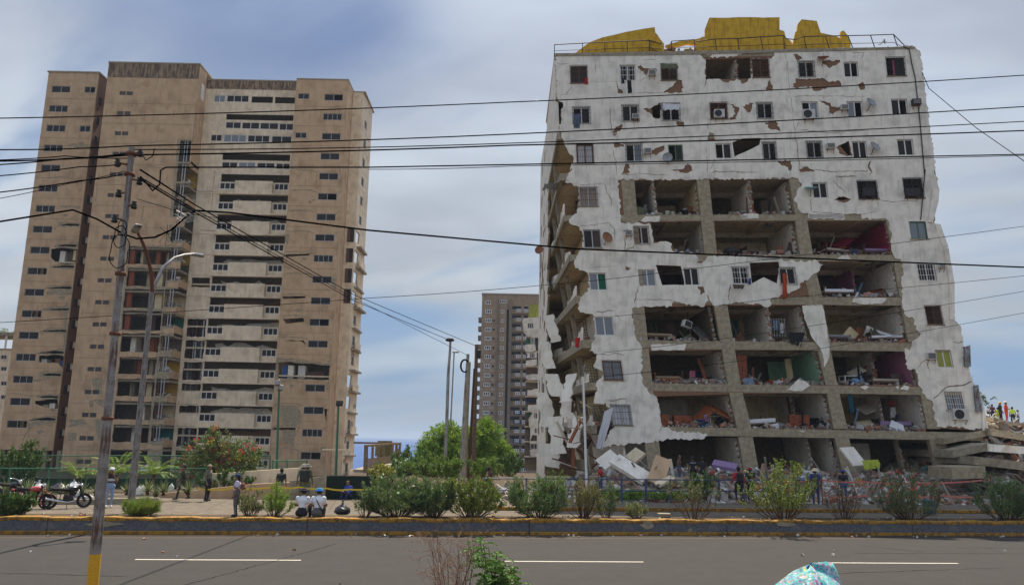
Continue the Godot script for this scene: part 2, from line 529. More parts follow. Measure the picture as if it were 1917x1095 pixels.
func sky_picture() -> ImageTexture:
	# thin high overcast over a pale blue sky, with streaky openings near the horizon
	var w := 2048
	var h := 1024
	var n := FastNoiseLite.new()
	n.seed = 4
	n.frequency = 1.0
	n.fractal_octaves = 6
	n.fractal_gain = 0.52
	n.domain_warp_enabled = false
	n.domain_warp_amplitude = 0.35
	n.domain_warp_frequency = 1.2
	var out := PackedByteArray()
	out.resize(w * h * 3)
	var ground := Color(0.33,0.32,0.30)
	# openings (-) and thicker banks (+) of cloud: azimuth, elevation, half widths in degrees, strength
	var gaps := [[-22,31,22,8,-.48], [-12,27,10,4,-.25], [-9,8,7,2.2,-.6], [-8,4,9,1.6,-.5], [34,4.5,9,2.2,-.8], [-4,19,9,7,.45], [-36,18,8,9,.5], [12,30,14,7,.2], [-8,11.5,8,1.6,.35]]
	for y in h:
		var el := (0.5 - (y + 0.5) / h) * PI
		var se := sin(el)
		var ce := cos(el)
		for x in w:
			var c := ground
			if se > -0.02:
				var az := wrapf((x + 0.5) / w * TAU, -PI, PI)      # 0 = straight ahead, positive to the right
				var dx := sin(az)
				var dz := -cos(az)
				var k := 1.0 / (maxf(se, 0.0) + 0.20)
				var big := n.get_noise_3d(dx * ce * k * .34 + 3.1,4.0, dz * ce * k * 0.60 + 1.3)
				var small := n.get_noise_3d(dx * ce * k * 1.1 + 8.0,9.0, dz * ce * k * 2.3)
				var ad := rad_to_deg(az)
				var ed := rad_to_deg(el)
				var wisp := n.get_noise_3d((dx * .8 + dz * .6) * ce * k * .9 + 2.0,17.0, (dz * .8 - dx * .6) * ce * k * 5.0)
				var cover := 0.78 + big * 0.65 + small * 0.32 + wisp * .42
				for g in gaps: cover += g[4] * (.85 + small * 1.0 + wisp * 1.3) * exp(-pow((ad - g[0]) / g[2], 2.0) - pow((ed - g[1]) / g[3], 2.0))
				cover = smoothstep(0.05,0.95, cover)
				var hi := smoothstep(0.08,0.46, se)
				var blue := Color(0.56,0.675,0.81).lerp(Color(0.41,0.475,0.60), hi)
				var cloud := Color(0.80,0.835,0.865).lerp(Color(0.67,0.705,0.755), hi).lerp(Color(0.70,0.73,0.765).lerp(Color(0.575,0.605,0.66), hi), clampf(0.40 + small * .9 - big * .6 + .35 * smoothstep(6.0,34.0, ad) * (1.0 - smoothstep(60.0,120.0, ad)), 0.0,1.0))
				c = blue.lerp(cloud, cover)
				c = c.lerp(Color(0.67,0.74,0.82), (1.0 - smoothstep(0.0,0.09, se)) * 0.7)
				# an overcast sky is brighter towards the zenith
				var lift := minf((1.0 + 2.0 * maxf(se, 0.0)) / 1.75,1.7)
				c = (c.srgb_to_linear() * lift).linear_to_srgb().clamp()
			var i := (y * w + x) * 3
			out[i] = int(c.r * 255.0)
			out[i + 1] = int(c.g * 255.0)
			out[i + 2] = int(c.b * 255.0)
	return ImageTexture.create_from_image(Image.create_from_data(w, h, false, Image.FORMAT_RGB8, out))

# ================================================================== ground, road, wall, pavements, sea
const RO := Vector3(-18.2,0,-29.8)
const RA := Vector3(0.9881,0,-0.1535)
const RN := Vector3(-0.1535,0,-0.9881)
func rp(s: float, t: float, y := 0.0) -> Vector3:   # s along the road, t away from the camera, measured from the road face of the wall
	return RO + RA * s + RN * t + Vector3(0, y, 0)
func rt(p: Vector3) -> float:
	return (p - RO).dot(RN)
func ground_y(x: float, z: float) -> float:
	var p := Vector3(x, 0, z)
	var t := rt(p)
	if t < 1.2:
		if t > -12.4: return -0.5
		return lerpf(-0.35,1.7, smoothstep(12.8,25.0,-t))
	var y := 0.3 if t < 12.0 else 0.46
	y = lerpf(y, -1.4, smoothstep(14.0,55.0, t) * (1.0 - smoothstep(-8.0,6.0, x)))
	y -= 3.0 * smoothstep(20.0,48.0, t) * smoothstep(-20.0,-16.0, x) * (1.0 - smoothstep(1.0,5.0, x))
	y += 1.05 * smoothstep(12.5,18.0, t) * (1.0 - smoothstep(30.0,44.0, t)) * smoothstep(3.0,8.0, x)
	y = lerpf(y, -1.2, smoothstep(30.0,55.0, t))
	y = lerpf(y, -9.5, smoothstep(85.0,190.0, t))
	return y
func strip(st: SurfaceTool, s0: float, s1: float, t0: float, t1: float, y: float, nseg := 1):
	for i in nseg:
		var a := lerpf(s0, s1, float(i) / nseg)
		var b := lerpf(s0, s1, float(i + 1) / nseg)
		quad(st, rp(a, t0, y), rp(a, t1, y), rp(b, t1, y), rp(b, t0, y))
func build_setting():
	var st := new_st()
	st.set_smooth_group(0)
	var nx := 110
	var nz := 130
	var gp := []
	for j in nz + 1:
		var row := PackedVector3Array()
		# finer rows near the street
		var fz := float(j) / nz
		var z := 14.0 - 264.0 * pow(fz, 1.5)
		for i in nx + 1:
			var fx := (float(i) / nx) * 2.0 - 1.0
			var x := signf(fx) * pow(absf(fx), 1.6) * 420.0
			var q := Vector3(x, 0, z)
			row.append(Vector3(x, ground_y(x, z) + (0.05 * sin(x * 1.7 + z) * sin(z * 1.3) if rt(q) > 16.0 else 0.0), z))
		gp.append(row)
	for j in nz:
		for i in nx:
			quad(st, gp[j][i], gp[j + 1][i], gp[j + 1][i + 1], gp[j][i + 1])
	setting(put(st, "ground", M.dirt))
	st = new_st()
	strip(st, -420,420,-13.6,0.1,0.0,60)
	setting(put(st, "road", M.asphalt))
	# dusty gutter strip along the wall
	st = new_st()
	var cur := 0.34
	for i in 260:
		var a := -60.0 + i * .6
		var nxt := clampf(cur + rng.randf_range(-.09,.09), .16,.62)
		quad(st, rp(a, -cur, 0.004), rp(a, 0.02,0.004), rp(a + .6,0.02,0.004), rp(a + .6,-nxt, 0.004))
		cur = nxt
	setting(put(st, "gutter_dust", M.dirt))
	st = new_st()
	strip(st, -300,300,-1.12,-1.0,0.004,30)
	setting(put(st, "edge_line", M.line_dusty))
	# dashed lane line: dash ends read off the photograph
	for k in range(-3,8):
		var s0 := 6.33 + k * 10.55
		st = new_st()
		for i in 12:
			var a := s0 + i * .4
			var b := a + .4
			var ta := -6.24 - .0533 * (a - 6.33)
			var tb := -6.24 - .0533 * (b - 6.33)
			var j0 := rng.randf_range(-.01,.01)
			quad(st, rp(a, ta - .06 + j0,.004), rp(a, ta + .06 + j0,.004), rp(b, tb + .06 + j0,.004), rp(b, tb - .06 + j0,.004))
		setting(put(st, "lane_dash", M.line_white))
	# cracks, sealed seams and one long diagonal dark line on the asphalt
	st = new_st()
	for c in [[26,-9.5,33,-8.6], [30,-5.2,40,-5.6], [35,-3.9,42,-4.4], [12,-2.6,8,-12.4], [2,-8.3,7,-9.2], [31.5,-3.2,33,-5.0]]:
		var f := {"o": RO, "u": RA, "n": Vector3.UP}
		var line := PackedVector2Array([Vector2(c[0], c[1]), Vector2(c[2], c[3])])
		var rb := ribbon(line, 0.035)
		var ids := Geometry2D.triangulate_polygon(rb)
		for i in range(0, ids.size(), 3):
			tri(st, rp(rb[ids[i]].x, rb[ids[i]].y, .004), rp(rb[ids[i + 1]].x, rb[ids[i + 1]].y, .004), rp(rb[ids[i + 2]].x, rb[ids[i + 2]].y, .004))
	setting(put(st, "road_cracks_and_lines", M.cable))
	# ---- low retaining wall of the median, painted in bands, chipped along its top
	var w := thing("median_wall", "low painted concrete wall along the far edge of the road, grey with worn yellow bands", "wall")
	var segs := [-60.0,-44.0,-30.0,-18.0,-8.0,1.5,10.7,19.3,27.6,36.0,46.0,60.0,78.0,100.0]
	for i in segs.size() - 1:
		var a: float = segs[i] + .012
		var b: float = segs[i + 1] - .012
		var n := int((b - a) / 0.35)
		st = new_st()
		var top := new_st()
		var foot := new_st()
		for k in n:
			var s0 := lerpf(a, b, float(k) / n)
			var s1 := lerpf(a, b, float(k + 1) / n)
			var h0 := 0.600 + .02 * sin(s0 * 2.3) + .012 * sin(s0 * 7.1)
			var h1 := 0.600 + .02 * sin(s1 * 2.3) + .012 * sin(s1 * 7.1)
			var y0 := 0.475 + .014 * sin(s0 * 3.1)
			var y1 := 0.475 + .014 * sin(s1 * 3.1)
			# dark band
			quad(st, rp(s0,0,.115), rp(s0,0, y0), rp(s1,0, y1), rp(s1,0,.115))
			quad(st, rp(s0,.5,.3), rp(s0,.5, y0), rp(s1,.5, y1), rp(s1,.5,.3))
			# yellow coping, rounded front edge
			var pr := [[-.012,0.0], [-.014,.6], [0.01,.93], [0.05,1.0], [.42,1.0], [.5,.8], [.5,0.0]]
			for q in pr.size() - 1:
				var e: Array = pr[q]
				var g: Array = pr[q + 1]
				quad(top, rp(s0, e[0], lerpf(y0, h0, e[1])), rp(s0, g[0], lerpf(y0, h0, g[1])), rp(s1, g[0], lerpf(y1, h1, g[1])), rp(s1, e[0], lerpf(y1, h1, e[1])))
			var fo0 := .055 + .012 * sin(s0 * 5.0)
			var fo1 := .055 + .012 * sin(s1 * 5.0)
			quad(foot, rp(s0,-fo0,-.01), rp(s0,-fo0 + .01,.10), rp(s1,-fo1 + .01,.10), rp(s1,-fo1,-.01))
			quad(foot, rp(s0,-fo0 + .01,.10), rp(s0,0.001,.125), rp(s1,0.001,.125), rp(s1,-fo1 + .01,.10))
		put(st, "wall_face", M.kerb_dark, w)
		put(top, "coping", M.kerb_yellow if i != 3 else M.pale_concrete, w)
		put(foot, "footing", M.kerb_yellow, w)
	# broken mortar patches where the paint has come off
	for c in [[24.2,.40,.62,.3], [30.2,.44,.9,.2], [26.0,.2,.26,.2], [3.4,.36,1.2,.2]]:
		st = new_st()
		var blob := PackedVector2Array()
		for k in 12:
			var an := TAU * k / 12
			blob.append(Vector2(c[0] + cos(an) * c[2] * .5 * rng.randf_range(.6,1.2), clampf(c[1] + sin(an) * c[3] * .5 * rng.randf_range(.6,1.2), .13,.56)))
		var ids := Geometry2D.triangulate_polygon(blob)
		for i in range(0, ids.size(), 3):
			tri(st, rp(blob[ids[i]].x, -.017, blob[ids[i]].y), rp(blob[ids[i + 1]].x, -.017, blob[ids[i + 1]].y), rp(blob[ids[i + 2]].x, -.017, blob[ids[i + 2]].y))
		put(st, "bare_patch", M.pale_concrete, w)
	# ---- planted strip, service road, pavements
	st = new_st()
	strip(st, -60,100,.45,1.75,.555,40)
	setting(put(st, "planting_strip", M.dirt))
	st = new_st()
	strip(st, -60,100,1.75,5.0,.50,40)
	setting(put(st, "service_road", M.paving))
	st = new_st()
	strip(st, -60,18.0,5.0,13.5,.496,24)
	setting(put(st, "forecourt", M.paving))
	# pavement with a worn yellow kerb on the side of the white block
	st = new_st()
	strip(st, 18.0,100,5.16,8.4,.66,30)
	quad(st, rp(18,5.16,.4), rp(18,8.4,.4), rp(18,8.4,.66), rp(18,5.16,.66))
	quad(st, rp(18,8.4,.4), rp(100,8.4,.4), rp(100,8.4,.66), rp(18,8.4,.66))
	setting(put(st, "pavement", M.paving))
	var s := 18.0
	while s < 78.0:
		st = new_st()
		var e := s + 1.98
		bevel_box(st, rp(s + .99,5.08,.583), Vector3(1.98,.17,.155), .012, Basis(RA, RN, Vector3.UP))
		setting(put(st, "kerb_stone", M.kerb_yellow))
		s = e + .02
	# scuffed darker joints of the forecourt slabs
	st = new_st()
	for k in 18:
		var x := -20.0 + k * 2.6
		if x < 17.5: strip(st, x, x + .025,5.05,13.2,.5)
	for t in [6.6,8.6,10.6,12.4]:
		strip(st, -30,17.5, t, t + .025,.5,10)
	setting(put(st, "slab_joints", M.dirt))
	# ---- sea
	st = new_st()
	var zs := [-172.0,-260.0,-400.0,-700.0,-1400.0,-4000.0,-12000.0,-30000.0]
	for i in zs.size() - 1:
		var x0: float = -zs[i] * 1.6 + 300
		var x1: float = -zs[i + 1] * 1.6 + 300
		quad(st, Vector3(-x0,-8, zs[i]), Vector3(-x1,-8, zs[i + 1]), Vector3(x1,-8, zs[i + 1]), Vector3(x0,-8, zs[i]))
	setting(put(st, "sea", M.sea))

# ================================================================== the white block
var WF := {}          # its street facade
var BACK := Vector3(-0.02,0,-1)   # direction of its side walls
var levels := []      # [top, bottom] of each edge beam, roof first
var WB: Node3D
func bk(f: Dictionary, q: Vector2, back: float) -> Vector3:   # a point of the facade moved back into the building
	return pt(f, q) + BACK * back
func left_u(v: float) -> float:
	return edge_u([[1038,104], [1041,200], [1046,300], [1055,400], [1070,500], [1085,600], [1098,690], [1112,800], [1125,885]], v)
func right_u(v: float) -> float:
	return edge_u([[1722,92], [1738,210], [1752,330], [1762,440], [1776,540], [1790,620], [1806,700], [1826,760], [1846,806], [1866,890]], v)
func edge_u(pts: Array, v: float) -> float:
	var prev := uv(WF, pts[0][0], pts[0][1])
	for i in range(1, pts.size()):
		var q := uv(WF, pts[i][0], pts[i][1])
		if v >= q.y: return lerpf(prev.x, q.x, clampf((v - prev.y) / (q.y - prev.y), 0,1))
		prev = q
	return prev.x
func slanted(f: Dictionary, top: Array, bottom: Array) -> Array:
	# traced column: [xl, xr, y] at its top and at its foot
	return [uv(f, top[0], top[2]), uv(f, top[1], top[2]), uv(f, bottom[1], bottom[2]), uv(f, bottom[0], bottom[2])]
func prism(st: SurfaceTool, f: Dictionary, q: Array, d0: float, d1: float):
	box8(st, [pt(f, q[3], d0), pt(f, q[2], d0), pt(f, q[2], d1), pt(f, q[3], d1), pt(f, q[0], d0), pt(f, q[1], d0), pt(f, q[1], d1), pt(f, q[0], d1)])
func win_poly(f: Dictionary, c: String, x0: float, y0: float, x1: float, y1: float) -> PackedVector2Array:
	# opening read off an enlargement; the jambs follow the lean of the storey
	var o: Array = crops[c]
	var a := uv(f, o[0] + x0 / o[2], o[1] + y0 / o[2])
	var b := uv(f, o[0] + x1 / o[2], o[1] + y1 / o[2])
	var lean := clampf(remap(a.y, 28.0,8.0,0.035,0.13), 0.03,0.14) * (a.y - b.y)
	var w := b.x - a.x - lean
	return PackedVector2Array([a, Vector2(a.x + w, a.y), Vector2(b.x, b.y), Vector2(b.x - w, b.y)])
func window_part(f: Dictionary, p: PackedVector2Array, parent: Node, style: Dictionary):
	# p: four corners, top left first, clockwise as seen
	var fm: Material = style.get("frame", M.frame_white)
	var glass: Material = style.get("glass", M.glass)
	var panes: int = style.get("panes", 2)
	var d: float = style.get("d", -0.05)
	var fw: float = style.get("fw", 0.075)
	var st := new_st()
	var at2 := func(x: float, y: float) -> Vector2: return p[0].lerp(p[1], x).lerp(p[3].lerp(p[2], x), y)
	var w := p[0].distance_to(p[1])
	var h := p[0].distance_to(p[3])
	var fx := fw / w
	var fy := fw / h
	var piece := func(s: SurfaceTool, x0: float, y0: float, x1: float, y1: float, a: float, b: float):
		prism(s, f, [at2.call(x0, y0), at2.call(x1, y0), at2.call(x1, y1), at2.call(x0, y1)], a, b)
	piece.call(st, 0.0,0.0,1.0, fy, d, d - .06)
	piece.call(st, 0.0,1.0 - fy, 1.0,1.0, d, d - .06)
	piece.call(st, 0.0, fy, fx, 1.0 - fy, d, d - .06)
	piece.call(st, 1.0 - fx, fy, 1.0,1.0 - fy, d, d - .06)
	for k in range(1, panes):
		var x := float(k) / panes
		piece.call(st, x - fx * .5, fy, x + fx * .5,1.0 - fy, d, d - .06)
	var node := put(st, "window", fm, parent)
	var open: Array = style.get("open", [])
	for k in panes:
		var x0 := float(k) / panes + fx * .55
		var x1 := float(k + 1) / panes - fx * .55
		if k in open: continue
		st = new_st()
		piece.call(st, x0, fy, x1,1.0 - fy, d - .02 - .012 * (k % 2), d - .028 - .012 * (k % 2))
		put(st, "pane", glass, node)
	if style.has("curtain"):
		st = new_st()
		var n := 14
		var cd: Array = style.get("span", [0.05,0.95])
		for k in n:
			var a := lerpf(cd[0], cd[1], float(k) / n)
			var b := lerpf(cd[0], cd[1], float(k + 1) / n)
			var za := d - .11 + .03 * sin(k * 2.1)
			var zb := d - .11 + .03 * sin((k + 1) * 2.1)
			quad(st, pt(f, at2.call(a, .06), za), pt(f, at2.call(b, .06), zb), pt(f, at2.call(b, .95), zb), pt(f, at2.call(a, .95), za))
		put(st, "curtain", style.curtain, node)
	if style.has("grille"):
		st = new_st()
		var nb: int = style.get("bars", 9)
		var out: float = style.get("out", 0.09)
		for k in nb + 1:
			var x := lerpf(-.02,1.02, float(k) / nb)
			var a := pt(f, at2.call(x, -.03), out)
			var b := pt(f, at2.call(x, 1.03), out)
			bar(st, a, b, .018,.018)
		for y in [-.03,.35,.68,1.03]:
			bar(st, pt(f, at2.call(-.03, y), out + .012), pt(f, at2.call(1.03, y), out + .012), .022,.022)
			for x in [-.03,1.03]:
				bar(st, pt(f, at2.call(x, y), out + .012), pt(f, at2.call(x, y), .0), .02,.02)
		put(st, "grille", style.grille, node)
	return node
func build_white_block():
	WF = facade(at(1400,800,54.5), 4.6)
	for b in [[92,104], [171,183], [245,257], [322,335], [402,413], [477,489], [556,570], [640,655], [721,735], [803,818]]:
		levels.append([uv(WF, 1450, b[0]).y, uv(WF, 1450, b[1]).y])
	WB = thing("apartment_block", "wrecked white ten storey apartment block with open rooms and yellow roof parapets", "building")
	# ---- concrete frame
	for q in [[[1163,1188,337], [1182,1206,556]], [[1182,1206,570], [1206,1231,803]], [[1206,1233,818], [1216,1241,892]],
		[[1305,1328,335], [1320,1343,477]], [[1320,1343,489], [1335,1360,556]], [[1337,1362,570], [1364,1388,721]], [[1366,1391,735], [1381,1408,803]], [[1383,1410,818], [1396,1424,895]],
		[[1478,1497,335], [1490,1511,402]], [[1490,1512,413], [1499,1523,477]], [[1500,1524,489], [1516,1541,556]], [[1518,1542,570], [1531,1555,640]], [[1532,1556,655], [1547,1569,721]], [[1549,1572,735], [1562,1588,803]], [[1564,1590,818], [1581,1608,897]],
		[[1660,1679,413], [1674,1690,477]], [[1674,1692,489], [1686,1708,556]], [[1688,1710,570], [1702,1724,640]], [[1704,1726,655], [1722,1745,721]], [[1724,1747,735], [1738,1762,803]], [[1740,1770,818], [1761,1789,902]]]:
		var st := new_st()
		prism(st, WF, slanted(WF, q[0], q[1]), -0.005,-0.55)
		put(st, "column", M.concrete, WB)
	for i in levels.size():
		var st := new_st()
		var l: Array = levels[i]
		# edge beam, in three lengths with a hairline between them
		var vm: float = (l[0] + l[1]) * .5
		var u0 := left_u(vm)
		var u1 := right_u(vm) - .25
		if i == 9: u0 = uv(WF, 1200,811).x
		var cutsx := [u0, uv(WF, 1330 + i * 7,500).x, uv(WF, 1495 + i * 8,500).x, u1]
		for k in 3:
			var a: float = cutsx[k]
			var b: float = cutsx[k + 1]
			if b <= a: continue
			st = new_st()
			var n := maxi(2, int((b - a) / .8))
			for j in n:
				var x0 := lerpf(a, b, float(j) / n)
				var x1 := lerpf(a, b, float(j + 1) / n)
				var sag := rng.randf_range(-.012,.012)
				prism(st, WF, [Vector2(x0, l[0] + .01), Vector2(x1, l[0] + .01), Vector2(x1, l[1] + sag), Vector2(x0, l[1] + sag)], -0.012 + rng.randf_range(-.012,.004), -0.32)
			put(st, "edge_beam", M.concrete, WB)
		# floor slab behind it
		st = new_st()
		var t: float = l[0] - .01
		var ub := left_u(28.0) + .35
		for c in [[[u0,.28], [right_u(vm) - .3,.28], [right_u(vm) - .3,12.99], [u0 + .2,12.99]], [[ub, 13.0], [right_u(vm) - .3,13.0], [right_u(vm) - .3,24.5], [ub, 24.5]]]:
			var p := []
			for y in [t - .17, t]:
				for e in c: p.append(bk(WF, Vector2(e[0], y), e[1]))
			box8(st, p)
		put(st, "floor_slab" if i > 0 else "roof_slab", M.soffit, WB)
	# ---- openings: windows, broken-out rooms
	var wins := [
		["a", 258,412,365,515, {"frame": M.frame_brown, "grille": M.rusty_iron, "curtain": M.cl_brown, "span": [.05,.5]}], ["a", 565,405,665,500, {"grille": M.frame_white, "bars": 5}],
		["a", 820,400,925,498, {"frame": M.frame_brown, "grille": M.rusty_iron, "open": [0]}], ["b", 92,365,205,480, {"frame": M.frame_brown, "grille": M.rusty_iron, "bars": 12, "open": [0,1]}],
		["b", 378,383,485,478, {"open": [1], "grille": M.iron}], ["b", 660,385,760,478, {"curtain": M.cl_white, "span": [.05,.5], "open": [1]}],
		["b", 925,360,1050,470, {"frame": M.iron, "grille": M.iron, "curtain": M.cl_pink, "span": [.4,.66], "bars": 7, "open": [0]}],
		["a", 272,668,383,768, {"grille": M.iron, "open": [0]}], ["a", 578,655,685,752, {"grille": M.iron, "curtain": M.cl_white, "span": [.05,.48]}],
		["a", 825,645,942,748, {"grille": M.iron, "open": [0,1]}], ["a", 1125,640,1238,738, {"frame": M.frame_brown, "grille": M.rusty_iron, "open": [0,1]}],
		["b", 120,640,225,735, {"grille": M.iron, "open": [1]}], ["b", 400,632,512,735, {"open": [0], "glass": M.glass_dusty}],
		["b", 680,630,788,728, {"open": [1], "glass": M.glass_dusty}], ["b", 955,615,1068,712, {"open": [1], "curtain": M.cl_white, "span": [.05,.5]}],
		["a", 295,895,405,1012, {"frame": M.frame_brown, "grille": M.rusty_iron, "curtain": M.cl_white, "open": [0,1]}], ["a", 600,895,710,1003, {"grille": M.iron, "open": [0], "glass": M.glass_dusty}],
		["a", 865,900,962,998, {"frame": M.frame_green, "open": [0]}], ["a", 1155,890,1265,985, {"open": [0]}], ["b", 155,885,250,990, {"grille": M.iron, "open": [1]}],
		["b", 428,880,535,980, {"grille": M.iron, "open": [1]}], ["b", 712,877,815,980, {}], ["b", 992,865,1105,965, {}],
		["c", 310,170,430,285, {"frame": M.frame_alu, "grille": M.rusty_iron, "curtain": M.cl_beige, "open": [0,1]}], ["d", 465,138,570,235, {}],
		["d", 745,130,880,240, {"frame": M.iron, "grille": M.iron, "bars": 14, "open": [0]}], ["d", 1030,115,1165,235, {"frame": M.iron, "grille": M.iron, "bars": 14, "open": [0,1]}],
		["c", 335,430,455,545, {"frame": M.frame_alu, "curtain": M.cl_brown, "open": [1]}], ["c", 650,413,752,520, {"grille": M.rusty_iron, "curtain": M.cl_beige}],
		["d", 1068,380,1190,488, {"frame": M.frame_green, "glass": M.glass_dusty}], ["c", 370,698,490,808, {"open": [1], "glass": M.glass_dusty, "curtain": M.cl_green, "span": [.5,.95]}],
		["c", 678,678,795,782, {"glass": M.glass_dusty}], ["c", 957,668,1065,778, {"curtain": M.cl_beige}], ["p", 1369,499,1405,532, {"grille": M.frame_white, "bars": 6, "open": [1]}],
		["d", 258,668,372,770, {"grille": M.iron, "bars": 6}], ["d", 1115,640,1245,750, {"frame": M.frame_white, "grille": M.frame_white, "bars": 7, "curtain": M.cl_purple}],
		["c", 405,970,535,1090, {"curtain": M.cl_grey, "glass": M.glass_dusty}], ["d", 1165,905,1285,1020, {"frame": M.frame_brown, "grille": M.rusty_iron, "open": [0], "curtain": M.cl_yellow, "span": [.5,.95]}],
		["e", 455,250,588,370, {"frame": M.frame_brown, "glass": M.glass_dusty, "grille": M.rusty_iron, "bars": 6}], ["f", 1228,182,1350,295, {"glass": M.glass_olive}],
		["e", 508,525,645,650, {"frame": M.frame_alu, "grille": M.iron, "bars": 7, "curtain": M.cl_white, "open": [0,1]}], ["g", 428,485,575,612, {"frame": M.frame_brown, "grille": M.frame_white, "bars": 8, "glass": M.glass_dusty}]]
	var win_holes := []
	for w in wins:
		var p := win_poly(WF, w[0], w[1], w[2], w[3], w[4])
		win_holes.append(p)
		window_part(WF, p, WB, w[5])
		# narrow cement surround
		if w[5].get("frame", M.frame_white) != M.frame_white:
			var st := new_st()
			prism(st, WF, [p[3] + Vector2(-.08,-.0), p[2] + Vector2(.08,-.0), p[2] + Vector2(.08,-.07), p[3] + Vector2(-.08,-.07)], .09,-.05)
			put(st, "sill", M.pale_concrete, WB)
	var rooms := [   # clear openings between frame members
		["p", 1322,111,1405,108,1406,147,1322,148], ["a", 1265,885,1330,860, "b", 150,857,140,900,60,940,0,965, "a", 1280,975],
		["p", 1163,338,1306,336,1311,403,1169,404], ["p", 1327,336,1479,334,1490,402,1334,402],
		["p", 1219,416,1315,414,1322,476,1264,474,1258,455,1225,452], ["p", 1338,413,1490,412,1500,477,1344,477], ["p", 1510,413,1662,412,1673,477,1523,477],
		["p", 1228,496,1275,498,1283,534,1262,533,1240,534], ["p", 1404,492,1458,490,1460,500,1455,531,1430,519,1408,531], ["p", 1523,490,1674,489,1687,556,1538,556],
		["p", 1186,576,1336,572,1350,640,1196,642], ["p", 1361,572,1520,571,1533,640,1374,640], ["p", 1541,571,1690,570,1704,640,1553,640],
		["p", 1201,658,1353,655,1365,721,1211,724], ["p", 1376,656,1533,654,1548,721,1388,721], ["p", 1555,655,1706,654,1723,721,1568,721],
		["p", 1231,742,1367,738,1382,803,1238,803], ["p", 1390,737,1550,735,1563,803,1407,803], ["p", 1571,736,1726,734,1740,803,1587,803],
		["p", 1226,822,1770,816,1800,920,1230,920]]
	var room_holes := []
	for r in rooms: room_holes.append(trace(WF, r))
	var left_edge := ["e", 460,785,500,700,535,655,510,545,480,530,480,510,405,515,410,470,430,370,460,340,450,310,400,280,420,220,425,205,375,190,400,130,415,60,
		"c", 410,1000,395,955,320,945,305,920,320,850,370,815,375,740,365,700,290,670,280,640,310,570,340,545,330,440,315,415,265,400,250,370,300,330,315,280,300,160,225,135,250,80,280,30,
		"a", 240,1090,275,1010,280,985,240,930,220,895,185,780,200,770,200,680,215,655,210,635,180,625,165,345]
	var right_edge := ["b", 1090,280,1137,315,1175,600,1240,1095, "d", 1255,170,1225,350,1225,400,1300,560,1330,640,1345,770,1355,990, "g", 540,30,565,150,565,310,600,320,630,425,660,500,695,610,735,755]
	# outer boundary of the brick infill: whole facade
	var whole := trace(WF, left_edge)
	whole.append_array(trace(WF, ["a", 165,340, "p", 1250,101,1500,94,1690,88]))
	whole.append_array(trace(WF, right_edge))
	whole.append_array(trace(WF, ["f", 1240,668, "p", 1590,803,1380,805, "e", 1100,700,850,740,700,760]))
	var cuts := []
	var small_holes := [trace(WF, ["a", 765,668,822,640,816,745,770,722]), trace(WF, ["b", 640,900,695,878,712,968,690,960]), trace(WF, ["d", 612,240,660,226,700,240,650,248])]
	var all_holes := room_holes + win_holes + small_holes
	var pieces := with_holes([ccw(whole)], all_holes, cuts)
	var st := new_st()
	plate(st, WF, pieces, -0.03,-0.17, cuts)
	put(st, "brick_infill", M.brick, WB)
	# ---- plaster coat: what is left of it
	var coat := trace(WF, left_edge)
	coat.append_array(trace(WF, ["a", 165,340, "p", 1250,101,1500,94,1690,88]))
	coat.append_array(trace(WF, right_edge))
	coat.append_array(trace(WF, ["g", 690,735,610,745,570,735,385,725, "f", 1240,660,1215,500,1180,485,1150,450,1130,370,1110,300,1060,300,1045,170,1075,185,1085,165,1090,130,1145,80,1105,0,
		"d", 1140,1080,1100,1020,1105,990,1040,950,1030,900,1030,830,1025,740,1035,690,1025,615,985,610,960,540,965,460,950,400,930,365,775,365,770,332,665,335,675,365,445,362,445,330,400,325,378,300,358,235,405,150,383,115,330,112,
		"p", 1400,335,1310,335, "c", 800,122,555,122,575,390,650,395,750,390,760,410,770,515,800,515,840,505,890,520,895,565,940,570,1020,575,1050,600,1045,638,1072,640,1110,600,1250,592,
		"d", 60,600,280,598,285,622,500,625,538,648,495,700,400,770,380,800,340,815,240,850,215,855,210,905,190,915,150,895,0,880,
		"c", 1230,895,1160,912,1145,900,1115,840,1095,830,1120,870,1075,915,905,875,890,908,650,915,640,925,665,1095, "e", 690,140,705,170,700,340,720,410,740,440,800,490,825,640,830,660,940,690,1100,700,1115,715,1090,735,850,740,700,760]))
	coat = rough(coat, 0.17,0.10)
